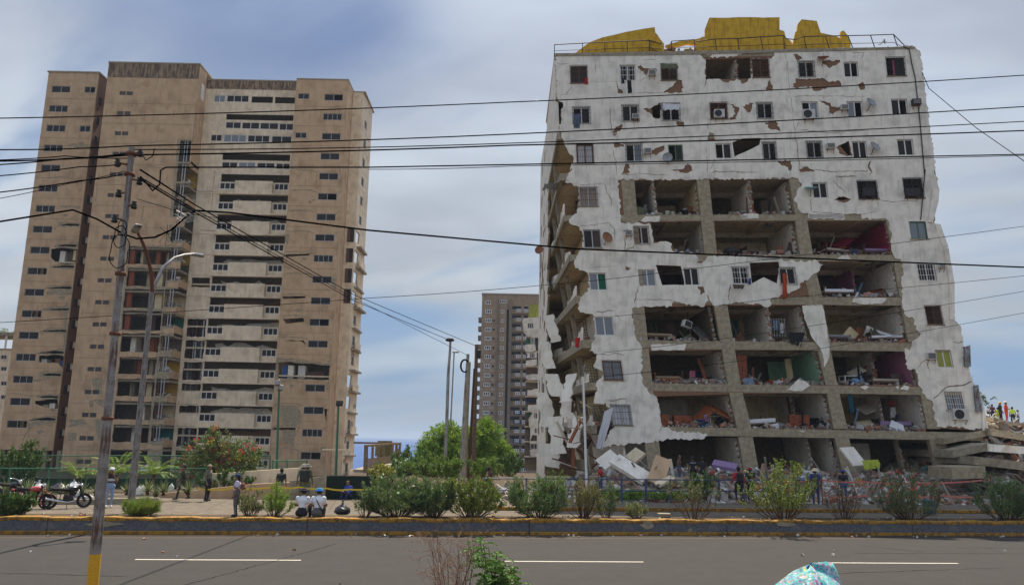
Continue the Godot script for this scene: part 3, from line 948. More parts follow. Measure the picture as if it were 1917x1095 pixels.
	var patches := [
		["a", 670,400,720,425,790,425,800,440,740,452,735,475,690,430], ["a", 835,575,890,540,925,500,955,500,957,578], ["a", 555,550,585,565,585,580,553,580],
		["a", 710,680,770,665,822,638,818,748,770,727,750,700], ["a", 515,815,580,770,575,800,530,848], ["a", 915,755,960,755,965,795,930,785], ["a", 525,885,590,895,590,915,530,915],
		["a", 765,935,850,893,845,920,790,968,765,955], ["a", 575,1085,600,1020,625,1020,620,1090], ["a", 890,1055,960,1050,990,1010,1022,1060,980,1078],
		["a", 1235,635,1310,675,1295,715,1290,740,1245,742,1285,708,1280,675], ["a", 1120,815,1150,830,1160,870,1120,880],
		["a", 1060,340,1140,335,1120,358,1240,357,1320,340, "b", 0,338,230,325,235,345,212,366,92,362,92,480,40,520,0,492, "a", 1290,492,1240,515,1190,492,1100,494,1098,372],
		["b", 180,560,205,490,232,562], ["b", 345,342,375,335,425,370,372,376], ["b", 525,385,640,370,642,386,575,425],
		["b", 345,545,370,485,480,490,545,490,570,510,635,500,650,540,570,540,510,566,470,560,468,540], ["b", 750,525,785,510,796,555,770,562],
		["b", 505,625,570,640,600,665,650,670,595,712,570,700,575,665], ["b", 35,660,110,635,75,702], ["b", 175,760,240,745,272,816,215,805],
		["b", 610,915,695,876,714,972,650,960], ["b", 250,1000,340,1000,336,1062], ["b", 385,1050,440,1035,486,1060,400,1072], ["d", 595,245,660,224,712,240,665,266],
		["c", 600,655,635,665,620,685,600,680], ["c", 583,440,620,425,648,470], ["c", 1048,785,1085,785,1095,820,1070,838],
		["d", 390,770,430,745,440,830,395,850]]
	var coat_holes := room_holes.slice(0,2) + room_holes.slice(7,9) + win_holes
	for p in patches: coat_holes.append(rough(trace(WF, p), 0.14,0.09))
	var cracks := [
		[["a", 160,400,260,395], .05], [["a", 270,530,235,585,190,590], .05], [["a", 410,390,415,460], .04], [["a", 370,508,560,510], .03], [["a", 640,578,840,576], .06], [["a", 735,480,690,510], .04],
		[["a", 545,500,555,560], .08], [["a", 510,660,505,720,515,820], .06], [["a", 520,390,560,395], .06], [["a", 700,370,800,372], .06], [["a", 1110,480,1090,545], .06], [["a", 1130,745,1108,800], .06],
		[["a", 520,930,540,1000,545,1090], .05], [["a", 1105,900,1110,1080], .04], [["a", 1160,990,1125,1055], .06], [["c", 570,90,700,85,860,92], .05], [["c", 1135,80,1165,68,1360,75], .07],
		[["d", 0,80,130,72], .06], [["d", 480,55,560,70,820,66], .07], [["d", 835,0,818,40,840,70,825,98], .16], [["d", 605,105,750,102], .10], [["d", 460,235,460,320], .08], [["d", 600,130,650,180,680,215], .05],
		[["d", 465,322,560,325,660,335], .06], [["d", 770,335,860,322], .06], [["d", 885,245,990,258,1110,250], .05], [["d", 875,245,880,300], .04], [["b", 345,600,480,595,800,600], .05],
		[["b", 390,805,560,825,820,808], .06], [["b", 300,300,380,1000], .035], [["b", 370,860,390,1050], .06], [["b", 500,320,660,318,790,330,770,370], .05], [["b", 510,740,600,700], .04], [["b", 560,455,545,490], .06], [["b", 385,745,370,795], .05],
		[["c", 470,140,490,200,515,240,510,290], .05], [["c", 300,158,400,150,470,140], .04], [["c", 320,410,420,398,500,390,530,430,535,500], .05], [["c", 595,480,600,560,640,545,655,530], .08],
		[["c", 600,560,608,620], .05], [["c", 350,675,430,665,560,655], .03], [["c", 665,868,800,865,905,870], .05], [["c", 680,785,668,830,655,890], .10], [["c", 1250,770,1240,850,1250,892], .10],
		[["c", 405,945,540,932], .06], [["c", 535,935,580,1000], .04], [["e", 420,208,500,212,560,205,600,220], .06], [["e", 480,500,610,485], .06], [["e", 825,650,812,700], .10],
		[["g", 350,545,420,480,440,458,560,440,625,415], .10], [["g", 490,145,530,155,565,140], .10], [["g", 310,260,340,380], .05], [["g", 240,330,300,270,350,240], .05], [["d", 1100,1040,1120,1095], .04]]
	for c in cracks: coat_holes.append(ribbon(trace(WF, c[0]), c[1]))
	cuts = []
	var outer := []
	for q in Geometry2D.intersect_polygons(ccw(coat), rect_poly(-100,-100,100,100)):
		if not Geometry2D.is_polygon_clockwise(q): outer.append(q)
	pieces = with_holes(outer, coat_holes, cuts)
	# plaster still sticking to beams and columns
	for p in [["c", 695,378,725,350,815,345,812,380,720,385], ["c", 1315,345,1360,335,1362,365,1318,366], ["d", 20,345,50,332,135,333,135,362,25,366], ["d", 447,332,662,336,674,364,448,361],
		["d", 615,622,650,592,690,588,720,625], ["d", 715,880,730,855,935,858,900,892,760,893], ["d", 405,905,530,900,545,960, "f", 550,0,578,150,575,220,545,290,535,215,515,165,470,110,425,0],
		["e", 762,185,760,150,980,142,968,185], ["f", 310,432,345,400,380,365,430,378,455,405,400,440], ["f", 765,412,800,402,822,412,795,432], ["f", 985,412,1005,405,1005,430], ["f", 1015,425,1040,402,1072,410,1065,432],
		["f", 370,685,425,685,410,695], ["d", 60,600,90,595,280,598,275,618,150,622]]:
		pieces.append(rough(ccw(trace(WF, p)), 0.2,0.04))
	st = new_st()
	plate(st, WF, pieces, 0.035,-0.008, cuts)
	put(st, "plaster_coat", M.white, WB)
	# ---- roof parapet lip
	st = new_st()
	var r0 := trace(WF, ["a", 160,338, "p", 1250,100,1450,95,1600,91,1712,88])
	for i in r0.size() - 1:
		prism(st, WF, [r0[i] + Vector2(0,.02), r0[i + 1] + Vector2(0,.02), r0[i + 1] - Vector2(0,.16), r0[i] - Vector2(0,.16)], .07,-.3)
	put(st, "roof_edge", M.pale_concrete, WB)
	# ---- broken yellow parapets on the roof
	for y in [["a", 245,345,300,285,380,225,460,195,610,160,790,130,795,165,810,180,825,205,850,235,850,265,835,312,830,335],
		["a", 1040,325,1040,260,1085,215,1110,180,1108,140,1135,70, "b", 285,67,285,145,315,155,325,195,350,212,368,235,385,160,395,155,400,110,425,80,520,90,545,165,640,185,695,212,700,300,0,310],
		["b", 672,157,690,150,715,180,733,218,735,300,702,300,696,214,676,205], ["a", 858,245,900,232,950,218,1000,216,1075,200,1100,186,1092,222,1060,240,1000,232,940,245,872,256]]:
		st = new_st()
		var q := rough(ccw(trace(WF, y)), 0.9,0.03)
		plate(st, WF, [q], -0.9,-1.2)
		put(st, "roof_parapet", M.yellow_wall, WB)
	st = new_st()
	var q2 := trace(WF, ["a", 750,238,832,275,846,308,830,316,762,290])
	plate(st, WF, [ccw(q2)], -.2,-.5)
	put(st, "fallen_parapet_piece", M.yellow_wall, WB)
	st = new_st()
	for k in 60:
		var x := rng.randf()
		var qq := trace(WF, ["a", 850 + x * 200,300 + 10 * x])[0]
		chunk(st, pt(WF, qq, -rng.randf_range(.2,2.0)) + Vector3(0,.08,0), Vector3.ONE * rng.randf_range(.1,.35), Color(.36,.25,.06) if k % 3 else Color(.3,.15,.08))
	tag(put(st, "roof_debris", M.chunks, WB), "", "", "", "stuff")
	# ---- interior walls that close each storey at the back
	for i in range(0,10):
		var l: Array = levels[i]
		var vb: float = levels[i + 1][0] if i < 9 else 0.9
		var u0 := left_u((l[1] + vb) * .5) + 1.6
		var u1 := right_u((l[1] + vb) * .5) - .3
		st = new_st()
		box8(st, [bk(WF, Vector2(u0, vb - .05), 6.2), bk(WF, Vector2(u1, vb - .05), 6.2), bk(WF, Vector2(u1, vb - .05), 6.35), bk(WF, Vector2(u0, vb - .05), 6.35),
			bk(WF, Vector2(u0, l[0] - .1), 6.2), bk(WF, Vector2(u1, l[0] - .1), 6.2), bk(WF, Vector2(u1, l[0] - .1), 6.35), bk(WF, Vector2(u0, l[0] - .1), 6.35)])
		put(st, "inner_wall", M.room_grey if i % 2 else M.room_cream, WB)
		# right end wall
		var ur := right_u((l[1] + vb) * .5) - .12
		var a0 := right_u(vb) - .22
		var a1 := right_u(l[1]) - .22
		st = new_st()
		box8(st, [bk(WF, Vector2(a0 - .14, vb), .2), bk(WF, Vector2(a0, vb), .2), bk(WF, Vector2(a0 - .3, vb), 24.4), bk(WF, Vector2(a0 - .44, vb), 24.4),
			bk(WF, Vector2(a1 - .14, l[0] - .02), .2), bk(WF, Vector2(a1, l[0] - .02), .2), bk(WF, Vector2(a1 - .3, l[0] - .02), 24.4), bk(WF, Vector2(a1 - .44, l[0] - .02), 24.4)])
		if i < 9: put(st, "end_wall", M.white, WB)
	# rear wall
	st = new_st()
	box8(st, [bk(WF, Vector2(left_u(28.0) + .4,.3), 24.2), bk(WF, Vector2(right_u(2.0), .3), 24.2), bk(WF, Vector2(right_u(2.0), .3), 24.45), bk(WF, Vector2(left_u(28.0) + .4,.3), 24.45),
		bk(WF, Vector2(left_u(28.0) + .4, levels[0][1]), 24.2), bk(WF, Vector2(right_u(28.0) - .5, levels[0][1]), 24.2), bk(WF, Vector2(right_u(28.0) - .5, levels[0][1]), 24.45), bk(WF, Vector2(left_u(28.0) + .4, levels[0][1]), 24.45)])
	put(st, "rear_wall", M.white, WB)
	# ---- loose cladding fins on the right edge
	for p in [["d", 1185,385,1215,180,1256,185,1250,260,1215,390], ["d", 1225,395,1262,400,1312,540,1285,550], ["d", 1285,548,1312,545,1350,765,1318,768], ["d", 1318,770,1350,768,1350,995,1320,990],
		["g", 660,500,672,480,735,755,690,755,690,630]]:
		st = new_st()
		plate(st, WF, [ccw(trace(WF, p))], .12,.05)
		put(st, "loose_panel", M.white, WB)
	for p in [["g", 565,180,600,170,606,318,566,316], ["g", 628,445,655,440,686,622,645,626]]:
		st = new_st()
		var qq := trace(WF, p)
		prism(st, WF, [qq[0], qq[1], qq[2], qq[3]], .25,-.5)
		put(st, "metal_duct", M.zinc, WB)
	# ---- roof railing
	var rail := thing("roof_railing", "bent dark metal railing along the roof edge of the white block", "railing")
	var tops := trace(WF, ["a", 160,272,335,263,473,256,612,250,750,245,830,268])
	var tops2 := trace(WF, ["a", 865,300,890,250,960,246,1032,241])
	var tops3 := trace(WF, ["a", 1045,252,1160,237,1300,234, "b", 150,224,295,215,310,235,365,240,420,222,555,218,695,216,835,213,978,208,1070,300])
	for tl in [tops, tops2, tops3]:
		st = new_st()
		var line := []
		for q in tl: line.append(pt(WF, q, -.12))
		tube(st, line, [.035], 6)
		put(st, "rail", M.iron, rail)
		st = new_st()
		var mid := []
		for q in tl:
			var foot := uv(WF, 1250,101).y
			mid.append(pt(WF, Vector2(q.x, lerpf(q.y, foot, .5)), -.12))
		tube(st, mid, [.02], 6)
		put(st, "rail", M.iron, rail)
	for pr in [["a", 160,272,158,345], ["a", 335,263,333,335], ["a", 473,256,475,330], ["a", 612,250,613,325], ["a", 750,245,752,318], ["a", 890,250,890,312], ["a", 1032,241,1034,308], ["a", 1160,237,1170,304], ["a", 1300,234,1310,300],
		["b", 10,232,14,300], ["b", 150,224,165,298], ["b", 295,215,298,296], ["b", 420,222,436,294], ["b", 555,218,578,292], ["b", 695,216,725,290], ["b", 835,213,862,288], ["b", 978,208,1005,284]]:
		st = new_st()
		var q := trace(WF, pr)
		tube(st, [pt(WF, q[0], -.12), pt(WF, Vector2(q[1].x, q[1].y - .05), -.12)], [.032], 6)
		put(st, "post", M.iron, rail)
	st = new_st()
	var dp := []
	for q in trace(WF, ["b", 1030,290,1070,310,1085,400,1105,480,1135,750,1165,1090, "d", 1168,60,1140,372]): dp.append(pt(WF, q, .10))
	tube(st, dp, [.035], 6)
	tag(put(st, "drain_pipe", M.iron), "thin dark pipe running down the right side of the white block from the roof railing", "pipe")

# ================================================================== side of the white block, its rooms and what is in them
func build_white_block_side():
	var st: SurfaceTool
	# rear half of the side: an upright wall with windows and torn holes
	var sf := {"o": bk(WF, Vector2(left_u(28.0) + .25,0), 0.0), "u": BACK.normalized(), "n": Vector3(-1,0,.02).normalized()}
	var wtop: float = levels[0][0]
	var outer := PackedVector2Array([Vector2(24.4,.2), Vector2(24.4, wtop), Vector2(13.0, wtop)])
	var wv := wtop - 2.0
	while wv > .4:
		outer.append(Vector2((13.0 if wv > wtop - 5.5 else 10.6) + rng.randf_range(-.1,1.9) * (0.0 if wv > wtop - 5.5 else 1.0), wv))
		wv -= rng.randf_range(.35,.9)
	outer.append(Vector2(11.5,.2))
	var side_holes := []
	for i in 9:
		var vm: float = levels[i][1] - 1.35
		for b in [16.6,20.6]:
			var h := rq(b, vm + .6, b + 1.4, vm - .6)
			side_holes.append(h)
			if (i + int(b)) % 3: window_part(sf, h, WB, {"frame": M.frame_alu, "d": -.06, "open": [1] if i > 4 else []})
	var torn := []
	for k in 9: torn.append(blob(Vector2(rng.randf_range(14.6,23.0), rng.randf_range(3.0,20.0)), rng.randf_range(.7,1.7), rng.randf_range(.5,1.3)))
	var bare := []
	for k in 16: bare.append(blob(Vector2(rng.randf_range(14.0,24.0), rng.randf_range(2.0,26.0)), rng.randf_range(.5,1.5), rng.randf_range(.4,1.1)))
	coated_wall(WB, sf, ccw(outer), side_holes + torn, bare, M.white, .18)
	# pieces of the outer shell hanging off the corner
	for e in [[1018,640,1030,690,66,1.2], [1030,700,1046,742,63,1.5], [1056,728,1066,790,60,1.3], [1016,735,1026,800,66,1.6], [1038,780,1044,850,62,1.5], [1070,700,1058,752,59,1.0], [1026,590,1040,640,65,1.1], [1084,780,1072,838,57,1.1], [1022,830,1034,875,64,1.9]]:
		st = new_st()
		var pa := at(e[0], e[1], e[4])
		var pb := at(e[2], e[3], e[4] - 1.2)
		var wide: float = e[5]
		var sx := Vector3(.8,.1 * sin(e[0]), .6) * wide * .5
		var ring := []
		for k in 9:
			var x := k / 8.0
			ring.append([pa.lerp(pb, x) - sx * rng.randf_range(.6,1.1), pa.lerp(pb, x) + sx * rng.randf_range(.6,1.1)])
		for k in 8:
			var dn := Vector3(.06,0,-.12)
			box8(st, [ring[k + 1][0], ring[k + 1][1], ring[k + 1][1] + dn, ring[k + 1][0] + dn, ring[k][0], ring[k][1], ring[k][1] + dn, ring[k][0] + dn])
		put(st, "hanging_wall_piece", M.white, WB)
	# twisted posts and broken pieces in the lowest storeys of the corner
	for k in 46:
		var a := at(rng.randf_range(1052,1122), rng.randf_range(760,885), rng.randf_range(54.5,62.0))
		var d := Vector3(rng.randf_range(-1,1), rng.randf_range(-.2,1.4), rng.randf_range(-.8,.8)).normalized() * rng.randf_range(.5,2.0)
		st = new_st()
		bar(st, a, a + d, rng.randf_range(.06,.35), rng.randf_range(.03,.12))
		put(st, "broken_piece", [M.pale_concrete, M.dark_wood, M.room_white, M.rusty_iron, M.wood, M.soffit][k % 6], WB)
	for i in 10:
		var l: Array = levels[i]
		var vt: float = l[0] - .02
		var vb: float = levels[i + 1][0] + .0 if i < 9 else 0.6
		var a1 := left_u(vt)
		var a0 := left_u(vb)
		var from := 0.12 if i < 2 else 12.6
		st = new_st()
		var q := func(u: float, v: float, b: float) -> Vector3: return bk(WF, Vector2(lerpf(u, u + left_u(28.0) - left_u(v), smoothstep(10.0,15.0, b)) + .35 * b / 24.5, v), b)
		# front part of the side wall, still standing on the two top storeys
		if i < 2:
			box8(st, [q.call(a0, vb, from), q.call(a0 + .18, vb, from), q.call(a0 + .18, vb, 13.2), q.call(a0, vb, 13.2), q.call(a1, vt, from), q.call(a1 + .18, vt, from), q.call(a1 + .18, vt, 13.2), q.call(a1, vt, 13.2)])
			put(st, "side_wall", M.white, WB)
		if i < 2: continue
		# balcony storeys: edge beam, inner wall, posts, low wall fragments
		st = new_st()
		box8(st, [q.call(a1 - .02, l[1] - .02,.1), q.call(a1 + .24, l[1] - .02,.1), q.call(a1 + .24, l[1] - .02,12.4), q.call(a1 - .02, l[1] - .02,12.4), q.call(a1 - .02, l[0] + .03,.1), q.call(a1 + .24, l[0] + .03,.1), q.call(a1 + .24, l[0] + .03,12.4), q.call(a1 - .02, l[0] + .03,12.4)])
		put(st, "balcony_edge", M.pale_concrete, WB)
		st = new_st()
		box8(st, [q.call(a0 + 1.9, vb, .4), q.call(a0 + 2.05, vb, .4), q.call(a0 + 2.05, vb, 24.0), q.call(a0 + 1.9, vb, 24.0), q.call(a1 + 1.9, l[1], .4), q.call(a1 + 2.05, l[1], .4), q.call(a1 + 2.05, l[1], 24.0), q.call(a1 + 1.9, l[1], 24.0)])
		put(st, "inner_wall", M.room_cream if i % 3 else M.room_white, WB)
		for b in [2.4,8.6]:
			st = new_st()
			var vm := lerpf(vb, l[1], .42)
			box(st, q.call(lerpf(a0, a1,.42) + 1.89, vm, b), Vector3(.05,2.0,.9))
			put(st, "door", M.dark_wood if i % 2 else M.frame_green, WB)
		for b in [5.2,9.8]:
			st = new_st()
			box8(st, [q.call(a0 + .02, vb, b), q.call(a0 + .34, vb, b), q.call(a0 + .34, vb, b + .34), q.call(a0 + .02, vb, b + .34), q.call(a1 + .02, l[1], b), q.call(a1 + .34, l[1], b), q.call(a1 + .34, l[1], b + .34), q.call(a1 + .02, l[1], b + .34)])
			put(st, "balcony_post", M.pale_concrete, WB)
		# broken balcony wall, seen end on from the street
		if i >= 3:
			st = new_st()
			var b := .25
			while b < 12.0:
				var h := rng.randf_range(.35,.95) * (1.0 if (i + int(b)) % 4 else .3)
				var nb := b + rng.randf_range(.5,1.1)
				box8(st, [q.call(a0 - .03, vb + .02, b), q.call(a0 + .09, vb + .02, b), q.call(a0 + .09, vb + .02, nb), q.call(a0 - .03, vb + .02, nb), q.call(a0 - .03, vb + h, b), q.call(a0 + .09, vb + h, b), q.call(a0 + .09, vb + h * .9, nb), q.call(a0 - .03, vb + h * .9, nb)])
				b = nb + .01
			put(st, "balcony_wall", M.white, WB)
		# pierced-block screen across the balcony
		if i in [4,5,6,7,8]:
			st = new_st()
			var bb: float = [9.5,8.5,7.0,5.0,3.4][i - 4]
			var u0 := a0 + .34
			var u1 := a0 + 1.88
			var top: float = l[1] - .1 if i != 8 else vb + 1.5
			var nxx := 8
			var nyy := int((top - vb) / .2)
			for k in nxx + 1:
				var u := lerpf(u0, u1, float(k) / nxx)
				var lean := (a1 - a0) * .9
				bar(st, q.call(u, vb, bb), q.call(u + lean, top, bb), .07,.09, Vector3.BACK)
			for k in nyy + 1:
				var v := lerpf(vb, top, float(k) / nyy)
				bar(st, q.call(u0 + (a1 - a0) * .9 * k / nyy, v, bb), q.call(u1 + (a1 - a0) * .9 * k / nyy, v, bb), .085,.07)
			put(st, "pierced_screen", M.pale_concrete, WB)
		# rubble lying on the balcony
		if i >= 4:
			st = new_st()
			for k in 40:
				chunk(st, q.call(a0 + rng.randf_range(.15,1.7), vb + rng.randf_range(.03,.2), rng.randf_range(.4,11)), Vector3(1,.7,1) * rng.randf_range(.1,.45), debris_color())
			tag(put(st, "balcony_rubble", M.chunks, WB), "", "", "", "stuff")
	# things on the balconies
	var red := uv(WF, 1098,646)
	for k in 2:
		var o := crate(pt(WF, red) + BACK * (1.5 + k * .7) + Vector3(-.35 + k * .3,.02,0), Vector3(.55,.62,.5), M.cl_red, "red_crate", ["red plastic crate on the broken side balcony, nearer the street", "red plastic crate on the broken side balcony, behind the other red crate"][k], "crate")
		o.set_meta("group", "red crates on the balcony")
	var sh := new_st()
	var sp := uv(WF, 1045,333)
	var base := pt(WF, sp) + BACK * 3.0
	for k in 9:
		var x0 := -.9 + k * .2
		bar(sh, base + Vector3(x0,.12 * sin(k * 1.0) + .25 * k * .12,0), base + Vector3(x0 + .1,-.35 + .25 * k * .12,2.6), .2,.03)
	tag(put(sh, "corrugated_sheet", M.zinc), "loose corrugated metal sheet jutting from the upper side balcony of the white block", "sheet")
	var cloth := new_st()
	drape(cloth, [at(1132,770,53.6), at(1149,762,53.9)], [at(1115,838,53.2), at(1128,842,53.5)], .35,10)
	tag(put(cloth, "white_sheet", M.cl_white), "large pale cloth hanging in folds beside the lowest left window of the white block", "cloth")
func debris_color() -> Color:
	var k := rng.randi() % 9
	var c: Color = [Color(.32,.29,.25), Color(.42,.39,.34), Color(.24,.21,.18), Color(.34,.15,.09), Color(.38,.20,.13), Color(.5,.48,.45), Color(.28,.22,.17), Color(.58,.56,.53), Color(.2,.17,.14)][k]
	return c * rng.randf_range(.75,1.15)
func drape(st: SurfaceTool, top: Array, bottom: Array, fold: float, n := 8):
	# a hanging cloth between an upper and a lower edge with vertical folds
	st.set_smooth_group(0)
	var rows := []
	var m := 8
	for j in m + 1:
		var r := PackedVector3Array()
		for i in n + 1:
			var x := float(i) / n
			var y := float(j) / m
			var p: Vector3 = top[0].lerp(top[1], x).lerp(bottom[0].lerp(bottom[1], x), y)
			p += Vector3(.3 * sin(i * 1.1 + j), .1 * sin(i * 2.3), 1.0) * fold * .3 * sin(i * 1.9 + j * .35) * (.25 + y)
			r.append(p)
		rows.append(r)
	for j in m:
		for i in n:
			quad(st, rows[j][i], rows[j][i + 1], rows[j + 1][i + 1], rows[j + 1][i])
	st.set_smooth_group(-1)
func crate(where: Vector3, s: Vector3, m: Material, called: String, label: String, cat: String, turn := 0.0) -> Node3D:
	var t := thing(called, label, cat, where, turn)
	var st := new_st()
	bevel_box(st, Vector3(0, s.y * .5,0), s, .03)
	put(st, "body", m, t)
	st = new_st()
	bevel_box(st, Vector3(0, s.y + .01,0), Vector3(s.x * 1.06,.05, s.z * 1.06), .012)
	put(st, "rim", m, t)
	return t
func wardrobe(where: Vector3, s: Vector3, m: Material, label: String, turn := 0.0):
	var t := thing("wardrobe", label, "wardrobe", where, turn)
	var st := new_st()
	bevel_box(st, Vector3(0, s.y * .5 + .04,0), s, .015)
	put(st, "carcass", m, t)
	for k in [-1,1]:
		st = new_st()
		bevel_box(st, Vector3(k * s.x * .245, s.y * .5 + .05, s.z * .5 + .012), Vector3(s.x * .47, s.y * .92,.024), .006)
		var d := put(st, "door", m, t)
		st = new_st()
		bevel_box(st, Vector3(k * s.x * .04, s.y * .5, s.z * .5 + .035), Vector3(.02,.14,.025), .004)
		put(st, "handle", M.iron, d)
	for k in [-1,1]:
		st = new_st()
		box(st, Vector3(k * s.x * .42,.02,0), Vector3(.06,.04, s.z * .9))
		put(st, "foot", m, t)
func bed(where: Vector3, s: Vector3, frame: Material, cover: Material, label: String, turn := 0.0, tilt := 0.0):
	var t := thing("bed", label, "bed", where, turn)
	t.rotation.z = tilt
	var st := new_st()
	bevel_box(st, Vector3(0,.3,0), Vector3(s.x, .12, s.z), .02)
	put(st, "frame", frame, t)
	st = new_st()
	bevel_box(st, Vector3(0,.36 + s.y * .5,0), Vector3(s.x * .96, s.y, s.z * .96), .06)
	put(st, "mattress", cover, t)
	for k in [[-1,-1], [1,-1], [-1,1], [1,1]]:
		st = new_st()
		bevel_box(st, Vector3(k[0] * (s.x * .5 - .04), .3 if k[0] > 0 else .45, k[1] * (s.z * .5 - .04)), Vector3(.07,.6 if k[0] > 0 else .9,.07), .01)
		put(st, "post", frame, t)
	st = new_st()
	bevel_box(st, Vector3(-s.x * .5 + .04,.66,0), Vector3(.04,.3, s.z * .9), .01)
	put(st, "headboard", frame, t)
func table(where: Vector3, s: Vector3, m: Material, label: String, turn := 0.0):
	var t := thing("table", label, "table", where, turn)
	var st := new_st()
	bevel_box(st, Vector3(0, s.y - .02,0), Vector3(s.x, .04, s.z), .008)
	put(st, "table_top", m, t)
	for k in [[-1,-1], [1,-1], [-1,1], [1,1]]:
		st = new_st()
		bevel_box(st, Vector3(k[0] * (s.x * .5 - .05), s.y * .5 - .02, k[1] * (s.z * .5 - .05)), Vector3(.05, s.y - .04,.05), .006)
		put(st, "leg", m, t)
func chair(where: Vector3, m: Material, label: String, turn := 0.0, tilt := 0.0):
	var t := thing("chair", label, "chair", where, turn)
	t.rotation.x = tilt
	var st := new_st()
	bevel_box(st, Vector3(0,.45,0), Vector3(.44,.05,.44), .012)
	put(st, "seat", m, t)
	st = new_st()
	for k in 3: bevel_box(st, Vector3(0,.62 + k * .14,-.2), Vector3(.4,.08,.03), .008)
	put(st, "backrest", m, t)
	for k in [[-1,-1], [1,-1], [-1,1], [1,1]]:
		st = new_st()
		var top := .96 if k[1] < 0 else .45
		tube(st, [Vector3(k[0] * .19,0, k[1] * .2), Vector3(k[0] * .19, top, k[1] * .2)], [.02], 6)
		put(st, "leg", m, t)
func bucket(where: Vector3, r: float, h: float, m: Material, label: String):
	var t := thing("bucket", label, "bucket", where)
	var st := new_st()
	lathe(st, Vector3.ZERO, [[0,0], [r * .78,0], [r, h], [r * 1.06, h], [r * 1.06, h - .03], [r * .95, h - .02], [r * .76,.03], [0,.03]], 14)
	put(st, "pail", m, t)
	st = new_st()
	var pts := []
	for k in 9:
		var a := PI * k / 8
		pts.append(Vector3(cos(a) * r, h - .02 + sin(a) * r * .5, r * .5 * sin(a)))
	tube(st, pts, [.008], 5)
	put(st, "handle", M.iron, t)
func sofa(where: Vector3, w: float, m: Material, label: String, turn := 0.0):
	var t := thing("sofa", label, "sofa", where, turn)
	var st := new_st()
	bevel_box(st, Vector3(0,.22,0), Vector3(w, .36,.8), .05)
	put(st, "seat", m, t)
	st = new_st()
	bevel_box(st, Vector3(0,.55,-.33), Vector3(w, .55,.2), .06)
	put(st, "backrest", m, t)
	for k in [-1,1]:
		st = new_st()
		bevel_box(st, Vector3(k * (w * .5 - .08), .4,.02), Vector3(.17,.5,.82), .05)
		put(st, "armrest", m, t)
func board(a: Vector3, b: Vector3, w: float, th: float, m: Material, called: String, label: String, cat: String, up := Vector3.UP):
	var st := new_st()
	bar(st, a, b, w, th, up)
	return tag(put(st, called, m), label, cat)
func heap(st: SurfaceTool, a: Vector3, b: Vector3, deep: Vector3, n: int, h: float, size := .3):
	for k in n:
		var x := rng.randf()
		var y := rng.randf()
		var p := a.lerp(b, x) + deep * y
		var lift := h * (.4 + .6 * absf(sin(x * 9.0 + y * 2.0))) * rng.randf()
		var s := size * rng.randf_range(.25,1.0) * rng.randf_range(.4,1.0)
		var flat := rng.randf_range(.25,1.0)
		chunk(st, p + Vector3(0, lift + s * flat * .3,0), Vector3(s * rng.randf_range(.7,1.8), s * flat, s), debris_color())
func fl(px: float, py: float, back: float, lev: int) -> Vector3:
	# a spot on the floor carried by beam lev, under the sight line px
	var p := bk(WF, uv(WF, px, py), back)
	p.y = levels[lev][0] + .012 if lev < 10 else 1.5
	return p
